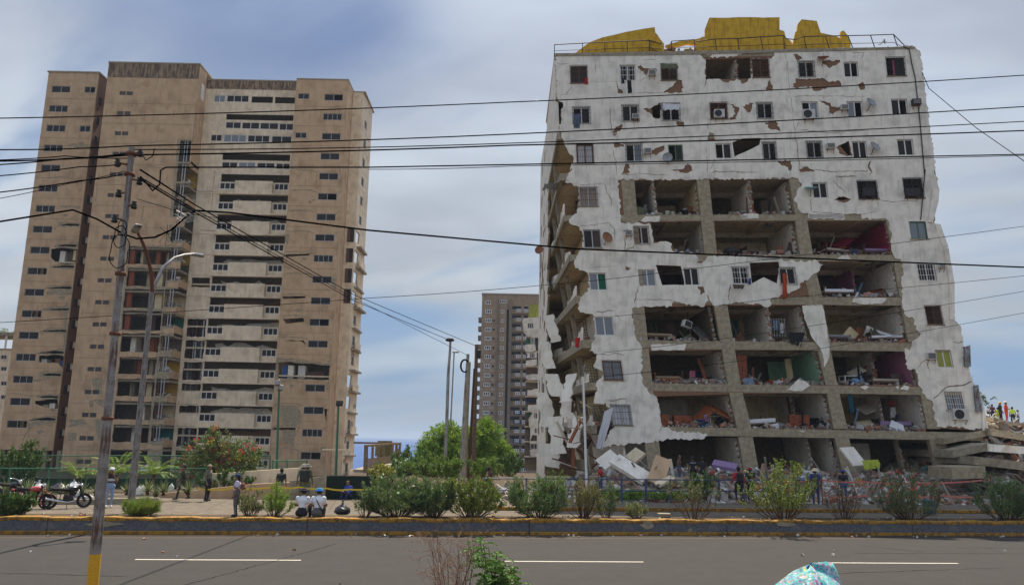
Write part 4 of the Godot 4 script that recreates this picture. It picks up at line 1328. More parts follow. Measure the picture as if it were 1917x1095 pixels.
func build_rooms():
	var st: SurfaceTool
	# partitions between rooms and coloured end walls: [top x, top y, foot x, foot y, depth from, depth to, material]
	var parts := [[1378,108,1380,148,.3,5, M.room_white], [1222,338,1230,403,.25,4.6, M.room_white], [1403,336,1408,402,.25,4.5, M.room_white], [1306,336,1311,403,.6,6.1, M.room_cream], [1476,335,1487,402,.6,6.1, M.room_white],
		[1316,414,1323,476,.6,6.1, M.room_white], [1486,412,1498,477,.6,6.1, M.room_white], [1661,412,1672,477,.3,6.1, M.room_magenta], [1672,489,1686,556,.3,6.1, M.room_white], [1625,490,1632,556,2.5,6.1, M.room_pink],
		[1437,572,1446,640,.3,5.5, M.room_white], [1330,573,1342,640,.5,6.1, M.room_grey], [1500,572,1516,640,.5,6.1, M.room_white], [1686,571,1701,640,.4,6.1, M.room_white],
		[1350,656,1363,721,.6,6.1, M.room_white], [1528,655,1543,721,.4,6.1, M.room_mint], [1700,655,1718,721,.4,6.1, M.room_pink], [1655,655,1668,721,2.0,6.1, M.room_white],
		[1364,740,1379,803,.5,6.1, M.room_white], [1545,737,1561,803,.5,6.1, M.room_white], [1510,737,1523,803,3.0,6.1, M.room_white], [1722,736,1738,803,.3,6.1, M.room_white], [1672,736,1686,803,2.2,6.1, M.room_white],
		[1380,819,1396,890,.6,6.1, M.room_white], [1525,819,1540,890,1.5,6.1, M.room_white], [1560,819,1577,890,.7,6.1, M.room_white], [1694,819,1711,890,1.2,1.7, M.concrete]]
	for p in parts:
		var a := uv(WF, p[0], p[1])
		var b := uv(WF, p[2], p[3])
		st = new_st()
		box8(st, [bk(WF, b, p[4]), bk(WF, b + Vector2(.13,0), p[4]), bk(WF, b + Vector2(.13,0), p[5]), bk(WF, b, p[5]), bk(WF, a, p[4] + rng.randf_range(0,.2)), bk(WF, a + Vector2(.13,0), p[4]), bk(WF, a + Vector2(.13,0), p[5]), bk(WF, a, p[5])])
		put(st, "partition", p[6], WB)
		# ragged brick edge of the partition
		st = new_st()
		for k in 7:
			var q := b.lerp(a, (k + .5) / 7.0)
			chunk(st, bk(WF, q + Vector2(.065,0), p[4] - .02), Vector3(.16,.34,.2) * rng.randf_range(.6,1.2), Color(.28,.17,.11) if k % 2 else Color(.36,.3,.24))
		tag(put(st, "broken_edge", M.chunks, WB), "", "", "", "stuff")
	# coloured back walls: [px x0, x1, y, level above the floor, depth, material, height share]
	for b in [[1166,1218,340,4,4.9, M.room_teal], [1232,1304,340,4,5.6, M.room_cream], [1345,1490,420,5,5.4, M.room_cream], [1523,1600,420,5,5.8, M.room_grey], [1600,1662,420,5,5.0, M.room_magenta], [1540,1630,495,6,5.5, M.room_grey],
		[1365,1430,575,7,5.2, M.room_teal], [1200,1330,580,7,5.5, M.room_grey], [1390,1430,660,8,5.8, M.room_cream], [1490,1530,660,8,5.0, M.room_mint], [1400,1455,742,9,5.0, M.room_cream], [1250,1330,742,9,5.6, M.room_white], [1180,1240,825,10,4.5, M.room_white], [1620,1690,825,10,4.2, M.room_white]]:
		var lv: int = b[3]
		var v0: float = levels[lv][0] if lv < 10 else 1.0
		var v1: float = levels[lv - 1][1] + .1
		var u0 := uv(WF, b[0], b[2] + 30).x
		var u1 := uv(WF, b[1], b[2] + 30).x
		st = new_st()
		box8(st, [bk(WF, Vector2(u0, v0), b[4]), bk(WF, Vector2(u1, v0), b[4]), bk(WF, Vector2(u1, v0), b[4] + .1), bk(WF, Vector2(u0, v0), b[4] + .1), bk(WF, Vector2(u0 - .2, v1 - .4), b[4]), bk(WF, Vector2(u1 - .2, v1 - .4), b[4]), bk(WF, Vector2(u1 - .2, v1 - .4), b[4] + .1), bk(WF, Vector2(u0 - .2, v1 - .4), b[4] + .1)])
		put(st, "room_wall", b[5], WB)
	# ceiling beams running into the rooms
	for lv in range(3,10):
		for x in [1240,1420,1600]:
			var q := uv(WF, x + (lv - 3) * 12,400)
			var v: float = levels[lv][0] - .17
			st = new_st()
			box8(st, [bk(WF, Vector2(q.x, v - .22), .35), bk(WF, Vector2(q.x + .22, v - .22), .35), bk(WF, Vector2(q.x + .22, v - .22), 6.1), bk(WF, Vector2(q.x, v - .22), 6.1), bk(WF, Vector2(q.x, v), .35), bk(WF, Vector2(q.x + .22, v), .35), bk(WF, Vector2(q.x + .22, v), 6.1), bk(WF, Vector2(q.x, v), 6.1)])
			put(st, "ceiling_beam", M.soffit, WB)
		st = new_st()
		var vb: float = levels[lv][0] - .17
		box8(st, [bk(WF, Vector2(left_u(vb) + 2, vb - .35), 4.3), bk(WF, Vector2(right_u(vb) - .6, vb - .35), 4.3), bk(WF, Vector2(right_u(vb) - .6, vb - .35), 4.55), bk(WF, Vector2(left_u(vb) + 2, vb - .35), 4.55), bk(WF, Vector2(left_u(vb) + 2, vb), 4.3), bk(WF, Vector2(right_u(vb) - .6, vb), 4.3), bk(WF, Vector2(right_u(vb) - .6, vb), 4.55), bk(WF, Vector2(left_u(vb) + 2, vb), 4.55)])
		put(st, "ceiling_beam", M.room_white, WB)
	# brick rubble along the open floor edges
	for r in [[1170,1305,403,4,60], [1335,1485,402,4,70], [1265,1320,476,5,50], [1345,1497,477,5,90], [1525,1670,477,5,70], [1540,1685,556,6,130], [1198,1345,641,7,110], [1374,1515,640,7,40], [1556,1700,640,7,110],
		[1213,1362,722,8,200], [1390,1545,721,8,120], [1570,1720,721,8,150], [1240,1380,804,9,120], [1409,1562,803,9,140], [1590,1735,803,9,170]]:
		st = new_st()
		var a := fl(r[0], r[2], .12, r[3])
		var b := fl(r[1], r[2], .12, r[3])
		heap(st, a, b, BACK * 1.8, r[4], .24,.42)
		heap(st, a, b, BACK * .5, r[4], .06,.2)
		tag(put(st, "floor_rubble", M.chunks, WB), "", "", "", "stuff")
	# bundles, cushions and bags thrown about the rooms
	var stuff_c := [M.cl_tan, M.cl_brown, M.cl_navy, M.cl_beige, M.cl_grey, M.cl_white, M.cl_black, M.cl_brown, M.cl_skyblue, M.dark_wood, M.cl_olive]
	for r in [[1170,1215,403,4], [1235,1300,403,4], [1340,1395,402,4], [1420,1478,402,4], [1270,1315,476,5], [1350,1490,477,5], [1525,1665,477,5], [1545,1680,556,6], [1200,1340,641,7], [1378,1430,640,7], [1560,1695,640,7], [1215,1358,722,8], [1400,1540,721,8], [1575,1715,721,8], [1245,1375,804,9], [1412,1555,803,9], [1592,1730,803,9]]:
		st = new_st()
		for k in 9:
			var q := fl(rng.randf_range(r[0], r[1]), r[2], rng.randf_range(.5,2.6), r[3])
			var c: Color = stuff_c[rng.randi() % stuff_c.size()].albedo_color.srgb_to_linear()
			var s := rng.randf_range(.25,.7)
			chunk(st, q + Vector3(0, s * .3,0), Vector3(s * 1.6, s * rng.randf_range(.5,1.4), s), c)
			if k % 3 == 0: bar(st, q, q + Vector3(rng.randf_range(-.7,.7), rng.randf_range(.5,1.6), rng.randf_range(-.3,.3)), rng.randf_range(.04,.5), .04)
		tag(put(st, "room_clutter", M.chunks, WB), "", "", "", "stuff")
	# ---- furniture
	wardrobe(fl(1396,719,.9,8), Vector3(.72,2.05,.55), M.orange_wood, "tall orange wooden wardrobe at the edge of an open room beside a bare column", .1)
	wardrobe(fl(1506,802,.9,9), Vector3(1.35,.95,.5), M.orange_wood, "low orange wooden cabinet in the open room one floor above the ground, middle bay", -.05)
	wardrobe(fl(1283,803,.8,9), Vector3(1.3,.75,.5), M.orange_wood, "low brown dresser lying among rubble in the lowest upper floor, first bay", .08)
	wardrobe(fl(1249,803,.5,9), Vector3(.55,.8,.5), M.wood, "narrow light wood cabinet beside the brown dresser at the plaster edge", -.2)
	wardrobe(fl(1412,402,.8,4), Vector3(.45,1.5,.3), M.orange_wood, "narrow orange door leaf standing by the broken partition, highest open floor", .5)
	bed(fl(1650,477,1.0,5), Vector3(1.9,.2,1.2), M.dark_wood, M.cl_lilac, "bed with lilac cover in the magenta room", 0)
	bed(fl(1575,477,1.1,5), Vector3(1.9,.2,1.4), M.dark_wood, M.cl_beige, "bed under fallen boards in the left half of the magenta room", .1,-.06)
	bed(fl(1425,477,1.4,5), Vector3(1.7,.16,1.2), M.dark_wood, M.cl_brown, "dark wooden bed frame in the room with the green ceiling fan", .15)
	bed(fl(1575,556,.8,6), Vector3(2.2,.24,1.4), M.dark_wood, M.cl_white, "white mattress on a bed under rubble, below the magenta room", 0)
	bed(fl(1235,641,1.0,7), Vector3(2.1,.2,1.3), M.dark_wood, M.cl_tan, "bed heaped with boards in the room with the hanging television", .1)
	bed(fl(1668,640,.9,7), Vector3(2.3,.2,1.4), M.dark_wood, M.cl_white, "dark bed with trailing white sheet at the right end of an open floor", -.05,.03)
	bed(fl(1575,640,.9,7), Vector3(1.7,.22,1.2), M.dark_wood, M.cl_grey, "grey mattress beside the plaster tongue on the fifth open floor", .08)
	bed(fl(1256,722,1.2,8), Vector3(1.8,.2,1.2), M.wood, M.cl_tan, "wooden bed with tall posts half buried in brick rubble", -.1)
	bed(fl(1665,721,1.0,8), Vector3(2.0,.2,1.3), M.dark_wood, M.cl_beige, "wooden bed with brown blanket near the right column", .05)
	bed(fl(1690,803,1.3,9), Vector3(2.3,.3,1.2), M.black, M.cl_lilac, "black bed with purple cover in the lowest upper floor, right bay", 0)
	bed(fl(1432,803,.9,9), Vector3(2.0,.3,1.3), M.dark_wood, M.cl_white, "collapsed pale mattress heap in the room left of the low orange cabinet", .05,.08)
	sofa(fl(1218,403,1.2,4), 1.5, M.cl_brown, "brown sofa in the room with the teal wall", .1)
	sofa(fl(1541,803,1.6,9), 1.3, M.cl_black, "black sofa next to the low orange cabinet", 0)
	chair(fl(1302,403,.9,4), M.orange_wood, "orange wooden chair beside the bare column on the highest open floor", .4)
	chair(fl(1470,477,1.0,5), M.wood, "light wooden chair under the green ceiling fan", -.5)
	chair(fl(1305,722,.9,8), M.cl_pink, "bright pink chair standing in brick rubble", .3,.1)
	chair(fl(1318,722,1.5,8), M.cl_navy, "dark blue chair behind the bright pink chair", -.3)
	table(fl(1605,721,1.0,8), Vector3(1.3,.75,.8), M.plastic_white, "white table heaped with bundles, three floors above the ground", .2)
	table(fl(1345,803,1.0,9), Vector3(.8,.8,.6), M.plastic_white, "small white table under a fallen gable-shaped board", .1)
	for b in [[1252,401,4,.17,.36, M.plastic_white, "white paint bucket in the teal-walled floor, by the rubble"], [1262,402,4,.15,.3, M.plastic_white, "smaller white bucket next to the paint bucket"], [1605,476,5,.2,.4, M.cl_blue, "blue bucket in the magenta room"],
		[1316,803,9,.3,.55, M.cl_blue, "large blue tub beside the small white table"], [1470,720,8,.22,.45, M.cl_orange, "orange pot in the room with the tall orange wardrobe"], [1448,720,8,.17,.35, M.cl_orange, "small orange pot near the tall orange wardrobe"],
		[1600,719,8,.2,.38, M.cl_blue, "blue pail among bundles in front of the white table"], [1510,803,9,.16,.4, M.cl_navy, "dark blue jar in front of the low orange cabinet"], [1285,402,4,.26,.4, M.black, "black tub near the orange chair"]]:
		bucket(fl(b[0], b[1], .35, b[2]), b[3], b[4], b[5], b[6])
	# tyre-like black basin
	st = new_st()
	lathe(st, fl(1374,477,.6,5), [[.2,0], [.5,.12], [.56,.35], [.5,.55], [.36,.5], [.34,.2], [0,.12]], 16)
	tag(put(st, "wash_tub", M.black), "round black tub at the floor edge right of the bare column", "tub")
	# hanging television on its arm
	var tv := thing("television", "small grey television hanging by its bracket from the ceiling", "television", at(1286,607,55.2), .35)
	tv.rotation.z = -.3
	st = new_st()
	bevel_box(st, Vector3.ZERO, Vector3(.66,.5,.42), .04)
	put(st, "casing", M.ac_grey, tv)
	st = new_st()
	bevel_box(st, Vector3(0,0,.215), Vector3(.52,.38,.02), .008)
	put(st, "screen", M.glass, tv)
	st = new_st()
	tube(st, [Vector3(0,.2,0), Vector3(-.12,.85,-.05)], [.025], 6)
	put(st, "bracket", M.iron, tv)
	# fallen sheets, boards, doors
	var bd := [[1300,612,1330,640,55.6,55.2,1.0, M.zinc, "corrugated_sheet", "fallen corrugated sheet below the hanging television", "sheet"], [1308,672,1322,712,56.5,56.2,.22, M.wood, "wooden_board", "upright wooden board above the pink chair", "board"],
		[1303,789,1332,763,55.3,55.3,1.1, M.wood, "fallen_board", "left slope of a fallen gable-shaped board on the lowest upper floor", "board"], [1332,763,1366,780,55.3,55.3,1.1, M.wood, "fallen_board", "right slope of a fallen gable-shaped board on the lowest upper floor", "board"],
		[1524,474,1585,462,55.0,55.6,.3, M.wood, "wooden_plank", "long plank sloping across the bed in the magenta room", "plank"], [1568,462,1592,446,56.4,56.4,1.2, M.room_magenta, "leaning_wallboard", "magenta wall panel leaning in the magenta room", "panel"],
		[1622,551,1676,549,55.2,55.2,.9, M.plastic_white, "white_wallboard", "flat white panel on the floor below the magenta room", "panel"], [1632,546,1662,541,55.5,55.6,.6, M.orange_wood, "orange_chipboard", "orange board on top of the flat white panel", "board"],
		[1578,540,1596,546,55.2,55.0,.3, M.plastic_white, "white_plank", "white plank across the white mattress", "plank"], [1586,636,1600,618,55.0,55.2,.8, M.room_cream, "broken_board", "cream board leaning on the grey mattress", "board"],
		[1600,637,1612,616,55.1,55.3,.5, M.wood, "broken_board", "dark narrow board leaning beside the cream board", "board"], [1622,631,1630,612,54.9,54.9,.5, M.room_white, "broken_board", "white jagged board standing between two beds", "board"],
		[1592,702,1616,690,56.0,56.0,.9, M.room_white, "fallen_board", "white board propped like a tent behind the white table", "board"], [1600,705,1625,684,56.6,56.6,.12, M.wood, "roof_batten", "thin batten rising behind the white table", "batten"],
		[1604,795,1640,790,55.2,55.5,.8, M.room_cream, "fallen_slab", "tilted cream slab on the lowest upper floor, right bay", "slab"], [1610,770,1640,760,56.8,57.0,1.3, M.room_white, "leaning_wallboard", "white wall panel leaning at the back of the right bay", "panel"],
		[1638,690,1644,720,55.2,55.2,.1, M.wood, "bed_post", "single wooden post standing at the bed near the right column", "post"], [1277,695,1281,722,55.4,55.4,.1, M.dark_wood, "bed_post", "single dark post standing in brick rubble", "post"],
		[1479,742,1490,800,57.5,57.5,.5, M.dark_wood, "door_leaf", "dark door leaf behind the low orange cabinet", "door"], [1254,605,1262,640,57.4,57.3,.5, M.dark_wood, "door_leaf", "dark door leaf behind the bed in the room with the television", "door"],
		[1475,672,1482,718,56.9,56.9,.45, M.room_cream, "door_leaf", "cream door leaf leaning in the mint green room", "door"]]
	for b in bd:
		board(at(b[0], b[1], b[4]), at(b[2], b[3], b[5]), b[6], .05, b[7], b[8], b[9], b[10], Vector3.BACK if absf(b[1] - b[3]) > absf(b[0] - b[2]) else Vector3(0,1,.4))
	# hanging cloths
	var cl := [[1585,716,1595,715,1592,776,1600,770,54.2, M.cl_teal, "blue_drape", "long blue green cloth hanging from the third floor slab", "cloth"], [1466,512,1474,511,1466,560,1474,557,54.15, M.cl_orange, "orange_cloth", "long orange cloth hanging out of a window", "cloth"],
		[1562,541,1575,540,1562,570,1569,566,54.2, M.cl_skyblue, "blue_bedding", "pale blue bedding hanging over the slab below the magenta room", "cloth"], [1645,552,1658,553,1655,562,1661,561,54.2, M.cl_lilac, "purple_cloth", "purple cloth hanging over the slab edge by the right column", "cloth"],
		[1475,623,1508,622,1480,641,1500,650,54.2, M.cl_black, "black_clothes", "bundle of black clothes hanging over the floor edge", "clothes"], [1628,474,1638,476,1634,509,1640,507,54.2, M.cl_brown, "dark_clothes", "dark clothes hanging below the magenta room", "clothes"],
		[1695,801,1712,800,1698,812,1708,810,54.2, M.cl_grey, "grey_rag", "grey rag over the lowest beam near the right end", "cloth"], [1720,527,1725,527,1722,545,1727,545,54.2, M.cl_white, "white_shirt", "small white garment under the white barred window", "clothes"],
		[1728,528,1733,528,1728,550,1733,548,54.2, M.cl_red, "red_garment", "red garment hanging under the white barred window", "clothes"], [1755,606,1760,606,1755,621,1761,620,54.2, M.cl_skyblue, "pale_garment", "pale blue garment hanging under the rusty right window", "clothes"],
		[1174,150,1182,150,1176,175,1184,174,54.2, M.cl_black, "black_garment", "black garment hanging under a top floor window", "clothes"], [1163,146,1169,146,1164,157,1170,156,54.2, M.cl_navy, "dark_blouse", "dark blouse hanging beside the black garment on the top floor", "clothes"],
		[1073,214,1086,213,1074,240,1086,240,54.2, M.cl_denim, "jeans", "blue jeans drying on the bars of the upper left window", "clothes"], [1587,203,1593,204,1588,219,1596,220,54.1, M.cl_pink, "pink_cloth", "pink cloth hanging at a second row window beside an air conditioner", "cloth"],
		[1241,194,1274,195,1242,206,1272,205,54.0, M.cl_white, "white_awning", "striped white cloth shading a second row window", "cloth"], [1236,118,1270,122,1238,128,1271,129,54.0, M.cl_olive, "grey_tarpaulin", "crumpled grey tarpaulin over a top floor window", "tarpaulin"],
		[1461,605,1468,605,1461,624,1468,624,55.4, M.cl_white, "white_towel", "white towel on a drying rack in a broken-open room", "cloth"], [1447,600,1458,600,1447,618,1458,618,55.6, M.cl_skyblue, "pale_towel", "pale blue towel on the drying rack behind the white towel", "cloth"],
		[1668,763,1678,762,1667,782,1680,781,56.0, M.cl_white, "white_blouse", "white blouse hanging above the purple bed", "clothes"], [1665,751,1674,751,1666,760,1674,760,56.0, M.cl_red, "red_scarf", "red scarf above the white blouse over the purple bed", "clothes"],
		[1318,777,1330,775,1320,790,1328,790,54.9, M.cl_lilac, "lilac_cloth", "lilac cloth draped on the fallen gable-shaped board", "cloth"], [1668,700,1690,700,1668,722,1692,722,54.6, M.cl_brown, "brown_blanket", "brown blanket spilling from the bed near the right column", "cloth"],
		[1640,617,1690,632,1644,622,1692,639,54.6, M.cl_white, "white_bedsheet", "crumpled white sheet trailing along the dark bed", "cloth"], [1095,146,1101,146,1095,158,1101,158,54.0, M.cl_red, "red_rag", "small red rag hanging at the first top floor window", "cloth"],
		[1372,532,1395,533,1374,540,1392,541,54.1, M.cl_brown, "dark_socks", "row of dark socks hanging under a white barred window", "clothes"], [1402,521,1407,521,1402,532,1407,532,54.1, M.cl_blue, "blue_rag", "small blue rag at the corner of a white barred window", "cloth"]]
	for c in cl:
		st = new_st()
		drape(st, [at(c[0], c[1], c[8]), at(c[2], c[3], c[8] + .05)], [at(c[4], c[5], c[8] - .05), at(c[6], c[7], c[8])], .3,9)
		tag(put(st, c[10], c[9]), c[11], c[12])
	# ceiling fan
	var fan := thing("ceiling_fan", "green ceiling fan under the slab of an open room", "fan", at(1440,423,56.6))
	st = new_st()
	lathe(st, Vector3.ZERO, [[0,-.08], [.12,-.06], [.13,.02], [.03,.05], [.03,.3], [0,.3]], 10)
	put(st, "hub", M.frame_green, fan)
	for k in 4:
		st = new_st()
		bevel_box(st, Basis(Vector3.UP, k * PI / 2 + .3) * Vector3(.42,0,0), Vector3(.6,.02,.14), .005, Basis(Vector3.UP, k * PI / 2 + .3) * Basis(Vector3.RIGHT, .2))
		put(st, "blade", M.frame_green, fan)
	# drying rack
	st = new_st()
	for k in 6:
		var a := at(1444 + k * 5,596,55.5)
		tube(st, [a, at(1446 + k * 5,632,55.5)], [.015], 5)
	for y in [598,612,628]: tube(st, [at(1443, y, 55.5), at(1473, y, 55.5)], [.015], 5)
	tag(put(st, "drying_rack", M.chrome), "metal clothes drying rack in the room right of a bare partition", "rack")
	# ---- air conditioners and dishes on the facade
	ac(["a", 765,458], .55,.42,0, "small window air conditioner between the first two top floor windows")
	ac(["a", 663,728], .48,.36,0, "air conditioner set in the lower corner of a second row window, left part")
	ac(["a", 1182,712], .75,.62,1, "air conditioner with round fan inside a rusty second row window cage")
	ac(["b", 443,716], .85,.72,1, "large air conditioner on a bracket below a second row window")
	ac(["b", 665,672], .55,.4,0, "small air conditioner beside the pink cloth")
	ac(["b", 1110,640], .62,.45,0, "dark air conditioner at the upper right edge of the facade")
	ac(["b", 578,912], .6,.42,0, "air conditioner between two third row windows")
	ac(["a", 738,942], .55,.42,0, "air conditioner beside a broken brick patch in the third row")
	ac(["c", 620,455], .5,.4,0, "air conditioner left of the curtained window above the plaster band")
	ac(["f", 1203,222], .6,.48,0, "air conditioner beside the window with olive panes")
	ac(["g", 537,642], 1.0,.75,1, "large white air conditioner below the lowest right window")
	ac(["d", 812,205], .8,.6,1, "dark air conditioner behind a blackened window grille, fourth row")
	ac(["d", 1085,205], .9,.6,1, "dark air conditioner behind the blackened grille nearest the right edge")
	ac(["d", 1268,660], .4,.3,0, "tiny air conditioner right of the white barred window")
	dish(["b", 820,655], .42, M.dish_grey, .5,.5, "grey satellite dish right of a second row window")
	dish(["b", 843,925], .42, M.dish_grey, .5,.5, "grey satellite dish right of a third row window")
	dish(["a", 860,990], .36, M.dish_grey, -.2,.1, "grey satellite dish below a green framed third row window")
	dish(["d", 452,188], .46, M.dish_teal, -.1,1.25, "pale teal satellite dish tilted flat beside a fourth row window")
	dish(["c", 483,490], .42, M.dish_rust, .5,.3, "rusty satellite dish at a fifth row window near the broken corner")
	dish(["b", 527,378], .42, M.dish_rust, -.1,1.25, "rusty satellite dish tilted flat between two top floor windows")
	dish(["b", 902,270], .22, M.dish_grey, 1.2,.1, "small satellite dish on the roof edge")
	dish(["c", 103,425], .36, M.dish_rust, -.4,.2, "rusty satellite dish on the far side of the broken balconies", 7.0)
func ac(where: Array, w: float, h: float, kind: int, label: String):
	var q := trace(WF, where)[0]
	var t := thing("air_conditioner", label, "air conditioner", pt(WF, q, .0) - Vector3(0, h * .5,0), -deg_to_rad(4.6))
	var st := new_st()
	bevel_box(st, Vector3(0, h * .5,.10), Vector3(w, h, .42), .02)
	put(st, "casing", M.ac_grey if not label.begins_with("dark") else M.iron, t)
	st = new_st()
	if kind == 1:
		lathe(st, Vector3(-w * .12, h * .5,.312), [[0,.012], [.05,.012], [.06,.004], [h * .36,.004], [h * .4,.02], [h * .42,0]], 16, Basis(Vector3.RIGHT, PI / 2))
		put(st, "fan_guard", M.black, t)
	else:
		bevel_box(st, Vector3(0, h * .5,.312), Vector3(w * .8, h * .72,.012), .003)
		var g := put(st, "vent", M.black, t)
		st = new_st()
		for k in 5: box(st, Vector3(0, h * (.24 + k * .13), .322), Vector3(w * .78,.015,.014))
		put(st, "slats", M.ac_grey, g)
	for k in [-1,1]:
		st = new_st()
		bar(st, Vector3(k * w * .35,-.02,0.0), Vector3(k * w * .35,-.02,.32), .03,.03)
		bar(st, Vector3(k * w * .35,-.3,0.0), Vector3(k * w * .35,-.03,.3), .025,.025)
		put(st, "bracket", M.rusty_iron, t)
func dish(where: Array, r: float, m: Material, yaw: float, tilt: float, label: String, back := 0.0):
	var q := trace(WF, where)[0]
	var t := thing("satellite_dish", label, "satellite dish", pt(WF, q, .35) + BACK * back, yaw)
	var b := Basis(Vector3.RIGHT, PI / 2 - tilt)
	var st := new_st()
	var prof := []
	for k in 7:
		var x := r * k / 6.0
		prof.append([x, x * x * .32 / r])
	prof.append([r * .98, r * .34])
	for k in range(6,-1,-1):
		var x := r * k / 6.0
		prof.append([x, x * x * .32 / r - .015])
	lathe(st, Vector3.ZERO, prof, 20, b)
	put(st, "reflector", m, t)
	st = new_st()
	tube(st, [b * Vector3(0,.02, r * .9), b * Vector3(0, r * .75, r * .2)], [.014], 5)
	tube(st, [b * Vector3(0, r * .70, r * .2), b * Vector3(0, r * .88, r * .15)], [.03], 6)
	put(st, "feed_arm", M.grey_steel, t)
	st = new_st()
	tube(st, [b * Vector3(0,-.02,0), Vector3(0,-r * .9,-.2), Vector3(0,-r * 1.0,-.36)], [.025], 6)
	put(st, "mast", M.iron, t)

# ================================================================== the beige block
func zf(z: float) -> Dictionary:
	return {"o": Vector3(0,0,-z), "u": Vector3.RIGHT, "n": Vector3.BACK}
func rq(x0: float, v1: float, x1: float, v0: float) -> PackedVector2Array:   # rectangle as top left, top right, bottom right, bottom left
	return PackedVector2Array([Vector2(x0, v1), Vector2(x1, v1), Vector2(x1, v0), Vector2(x0, v0)])
func bx(parent: Node, called: String, m: Material, x0: float, x1: float, y0: float, y1: float, z0: float, z1: float):
	var st := new_st()
	box(st, Vector3((x0 + x1) * .5, (y0 + y1) * .5,-(z0 + z1) * .5), Vector3(absf(x1 - x0), absf(y1 - y0), absf(z1 - z0)))
	return put(st, called, m, parent)
func coated_wall(parent: Node, f: Dictionary, outer: PackedVector2Array, holes: Array, patches: Array, m: Material, thick := .22):
	var cuts := []
	var st := new_st()
	plate(st, f, with_holes([ccw(outer)], holes, cuts), -.03,-thick, cuts)
	put(st, "wall_core", M.concrete, parent)
	cuts = []
	st = new_st()
	plate(st, f, with_holes([ccw(outer)], holes + patches, cuts), 0.0,-.028, cuts)
	put(st, "wall", m, parent)
func groove(f: Dictionary, x0: float, x1: float, v: float, w := .04) -> PackedVector2Array:
	return rect_poly(x0, v - w * .5, x1, v + w * .5)
func blob(c: Vector2, rx: float, ry: float) -> PackedVector2Array:
	var p := PackedVector2Array()
	for k in 14:
		var a := TAU * k / 14
		p.append(c + Vector2(cos(a) * rx, sin(a) * ry) * rng.randf_range(.55,1.15))
	return p
var alu := {}
func build_beige_block():
	var B := thing("apartment_tower", "tall cracked beige apartment block of eighteen storeys with white balconies", "building")
	alu = {"frame": M.frame_alu, "fw": .06, "d": -.06}
	var base := -1.8
	# ---- left wing
	var f := zf(103)
	var holes := []
	var patches := []
	for k in 17:
		var v := 49.91 - 2.846 * k
		holes.append(rq(-64.05, v + .5,-61.5, v - .45))
		if k in [0,2]: holes.append(rq(-59.5, v + .48,-58.05, v - .4))
		patches.append(groove(f, -64.75,-57.8, v - 1.35,.05))
	for h in holes:
		window_part(f, h, B, {"frame": M.frame_alu, "fw": .06, "d": -.08, "panes": 2 if h[1].x - h[0].x < 2 else (3 if rng.randf() < .3 else 2), "open": [1] if rng.randf() < .25 else []})
	var broken := [["h", 258,1003,330,995,425,1006,428,1030,398,1036,392,1074,330,1080,280,1068,256,1046], ["j", 235,185,260,170,330,170,375,180,370,195,300,198,240,200], ["j", 195,510,300,505,335,515,330,580,290,545,240,545,195,540], ["j", 175,740,290,730,295,780,240,775,175,755], ["h", 345,465,455,465,450,482,350,478], ["h", 300,780,410,782,412,795,310,792],
		["j", 120,650,300,625,170,632], ["j", 140,850,280,848,282,853,160,865,140,890], ["j", 330,240,345,240,340,600,320,600]]
	for q in broken: patches.append(rough(trace(f, q), .4,.12))
	var through := []
	for i in [0,2,3]: through.append(rough(trace(f, broken[i]), .5,.08))
	for c in [["j", 200,400,260,380,350,378], ["j", 205,275,270,268,380,275], ["h", 240,640,330,630,380,650], ["h", 180,480,350,475], ["j", 45,700,160,715,300,715], ["h", 270,900,300,885,330,890], ["j", 270,60,390,65], ["j", 190,840,130,905,110,950]]:
		patches.append(ribbon(trace(f, c), .16))
	for k in range(7,17):
		# storeys pulled apart along the floor lines
		var v := 49.91 - 2.846 * k + .62
		var q := PackedVector2Array([Vector2(-61.3 + rng.randf_range(0,1.2), v - .04), Vector2(-58.0, v - .02), Vector2(-58.0, v + .22), Vector2(-59.2, v + .18 + rng.randf() * .2), Vector2(-60.4, v + .1)])
		through.append(rough(ccw(q), .35,.05))
		patches.append(rough(ccw(PackedVector2Array([q[0] + Vector2(-.5,-.12), q[1] + Vector2(.1,-.25), q[2] + Vector2(.1,.3), q[4] + Vector2(-.3,.2)])), .4,.12))
	for k in 10: patches.append(blob(Vector2(rng.randf_range(-61,-58), rng.randf_range(2,44)), rng.randf_range(.2,.7), rng.randf_range(.1,.4)))
	var outer := PackedVector2Array([Vector2(-64.75,1.2), Vector2(-57.8,1.2), Vector2(-57.8,52.4), Vector2(-64.75,52.4)])
	coated_wall(B, f, outer, holes + through, patches, M.tan)
	bx(B, "wing_roof", M.concrete, -64.9,-57.65,52.4,52.6,102.9,116)
	bx(B, "wing_side", M.tan, -64.75,-64.5, base, 52.4,103.23,116)
	bx(B, "wing_side", M.brick, -58.05,-57.8, base, 52.4,103.23,109.5)  # slot shade put into the colour: darker brick in place of the tan
	for k in 18: bx(B, "floor_slab", M.soffit, -64.45,-58.1,50.9 - 2.846 * k - 2.6,50.9 - 2.846 * k - 2.42,103.25,107.2)
	bx(B, "inner_wall", M.room_grey, -64.45,-58.1, base, 52.3,107.2,107.4)
	for e in [[-60.4,27.0, M.room_white], [-59.2,27.0, M.cl_brown], [-58.6,27.2, M.room_cream], [-61.0,12.6, M.room_white], [-59.4,12.5, M.brick], [-58.7,12.6, M.cl_blue], [-60.3,6.9, M.room_cream], [-59.2,6.8, M.room_white]]:
		bx(B, "room_panel", e[2], e[0], e[0] + .7, e[1] - 1.2, e[1] + .5 * rng.randf(), 103.4 + rng.randf() * .6,104.6)
	for k in 5: bx(B, "ground_pier", M.concrete, -64.6 + k * 1.8,-64.1 + k * 1.8, base, 1.2,103.3,103.8)
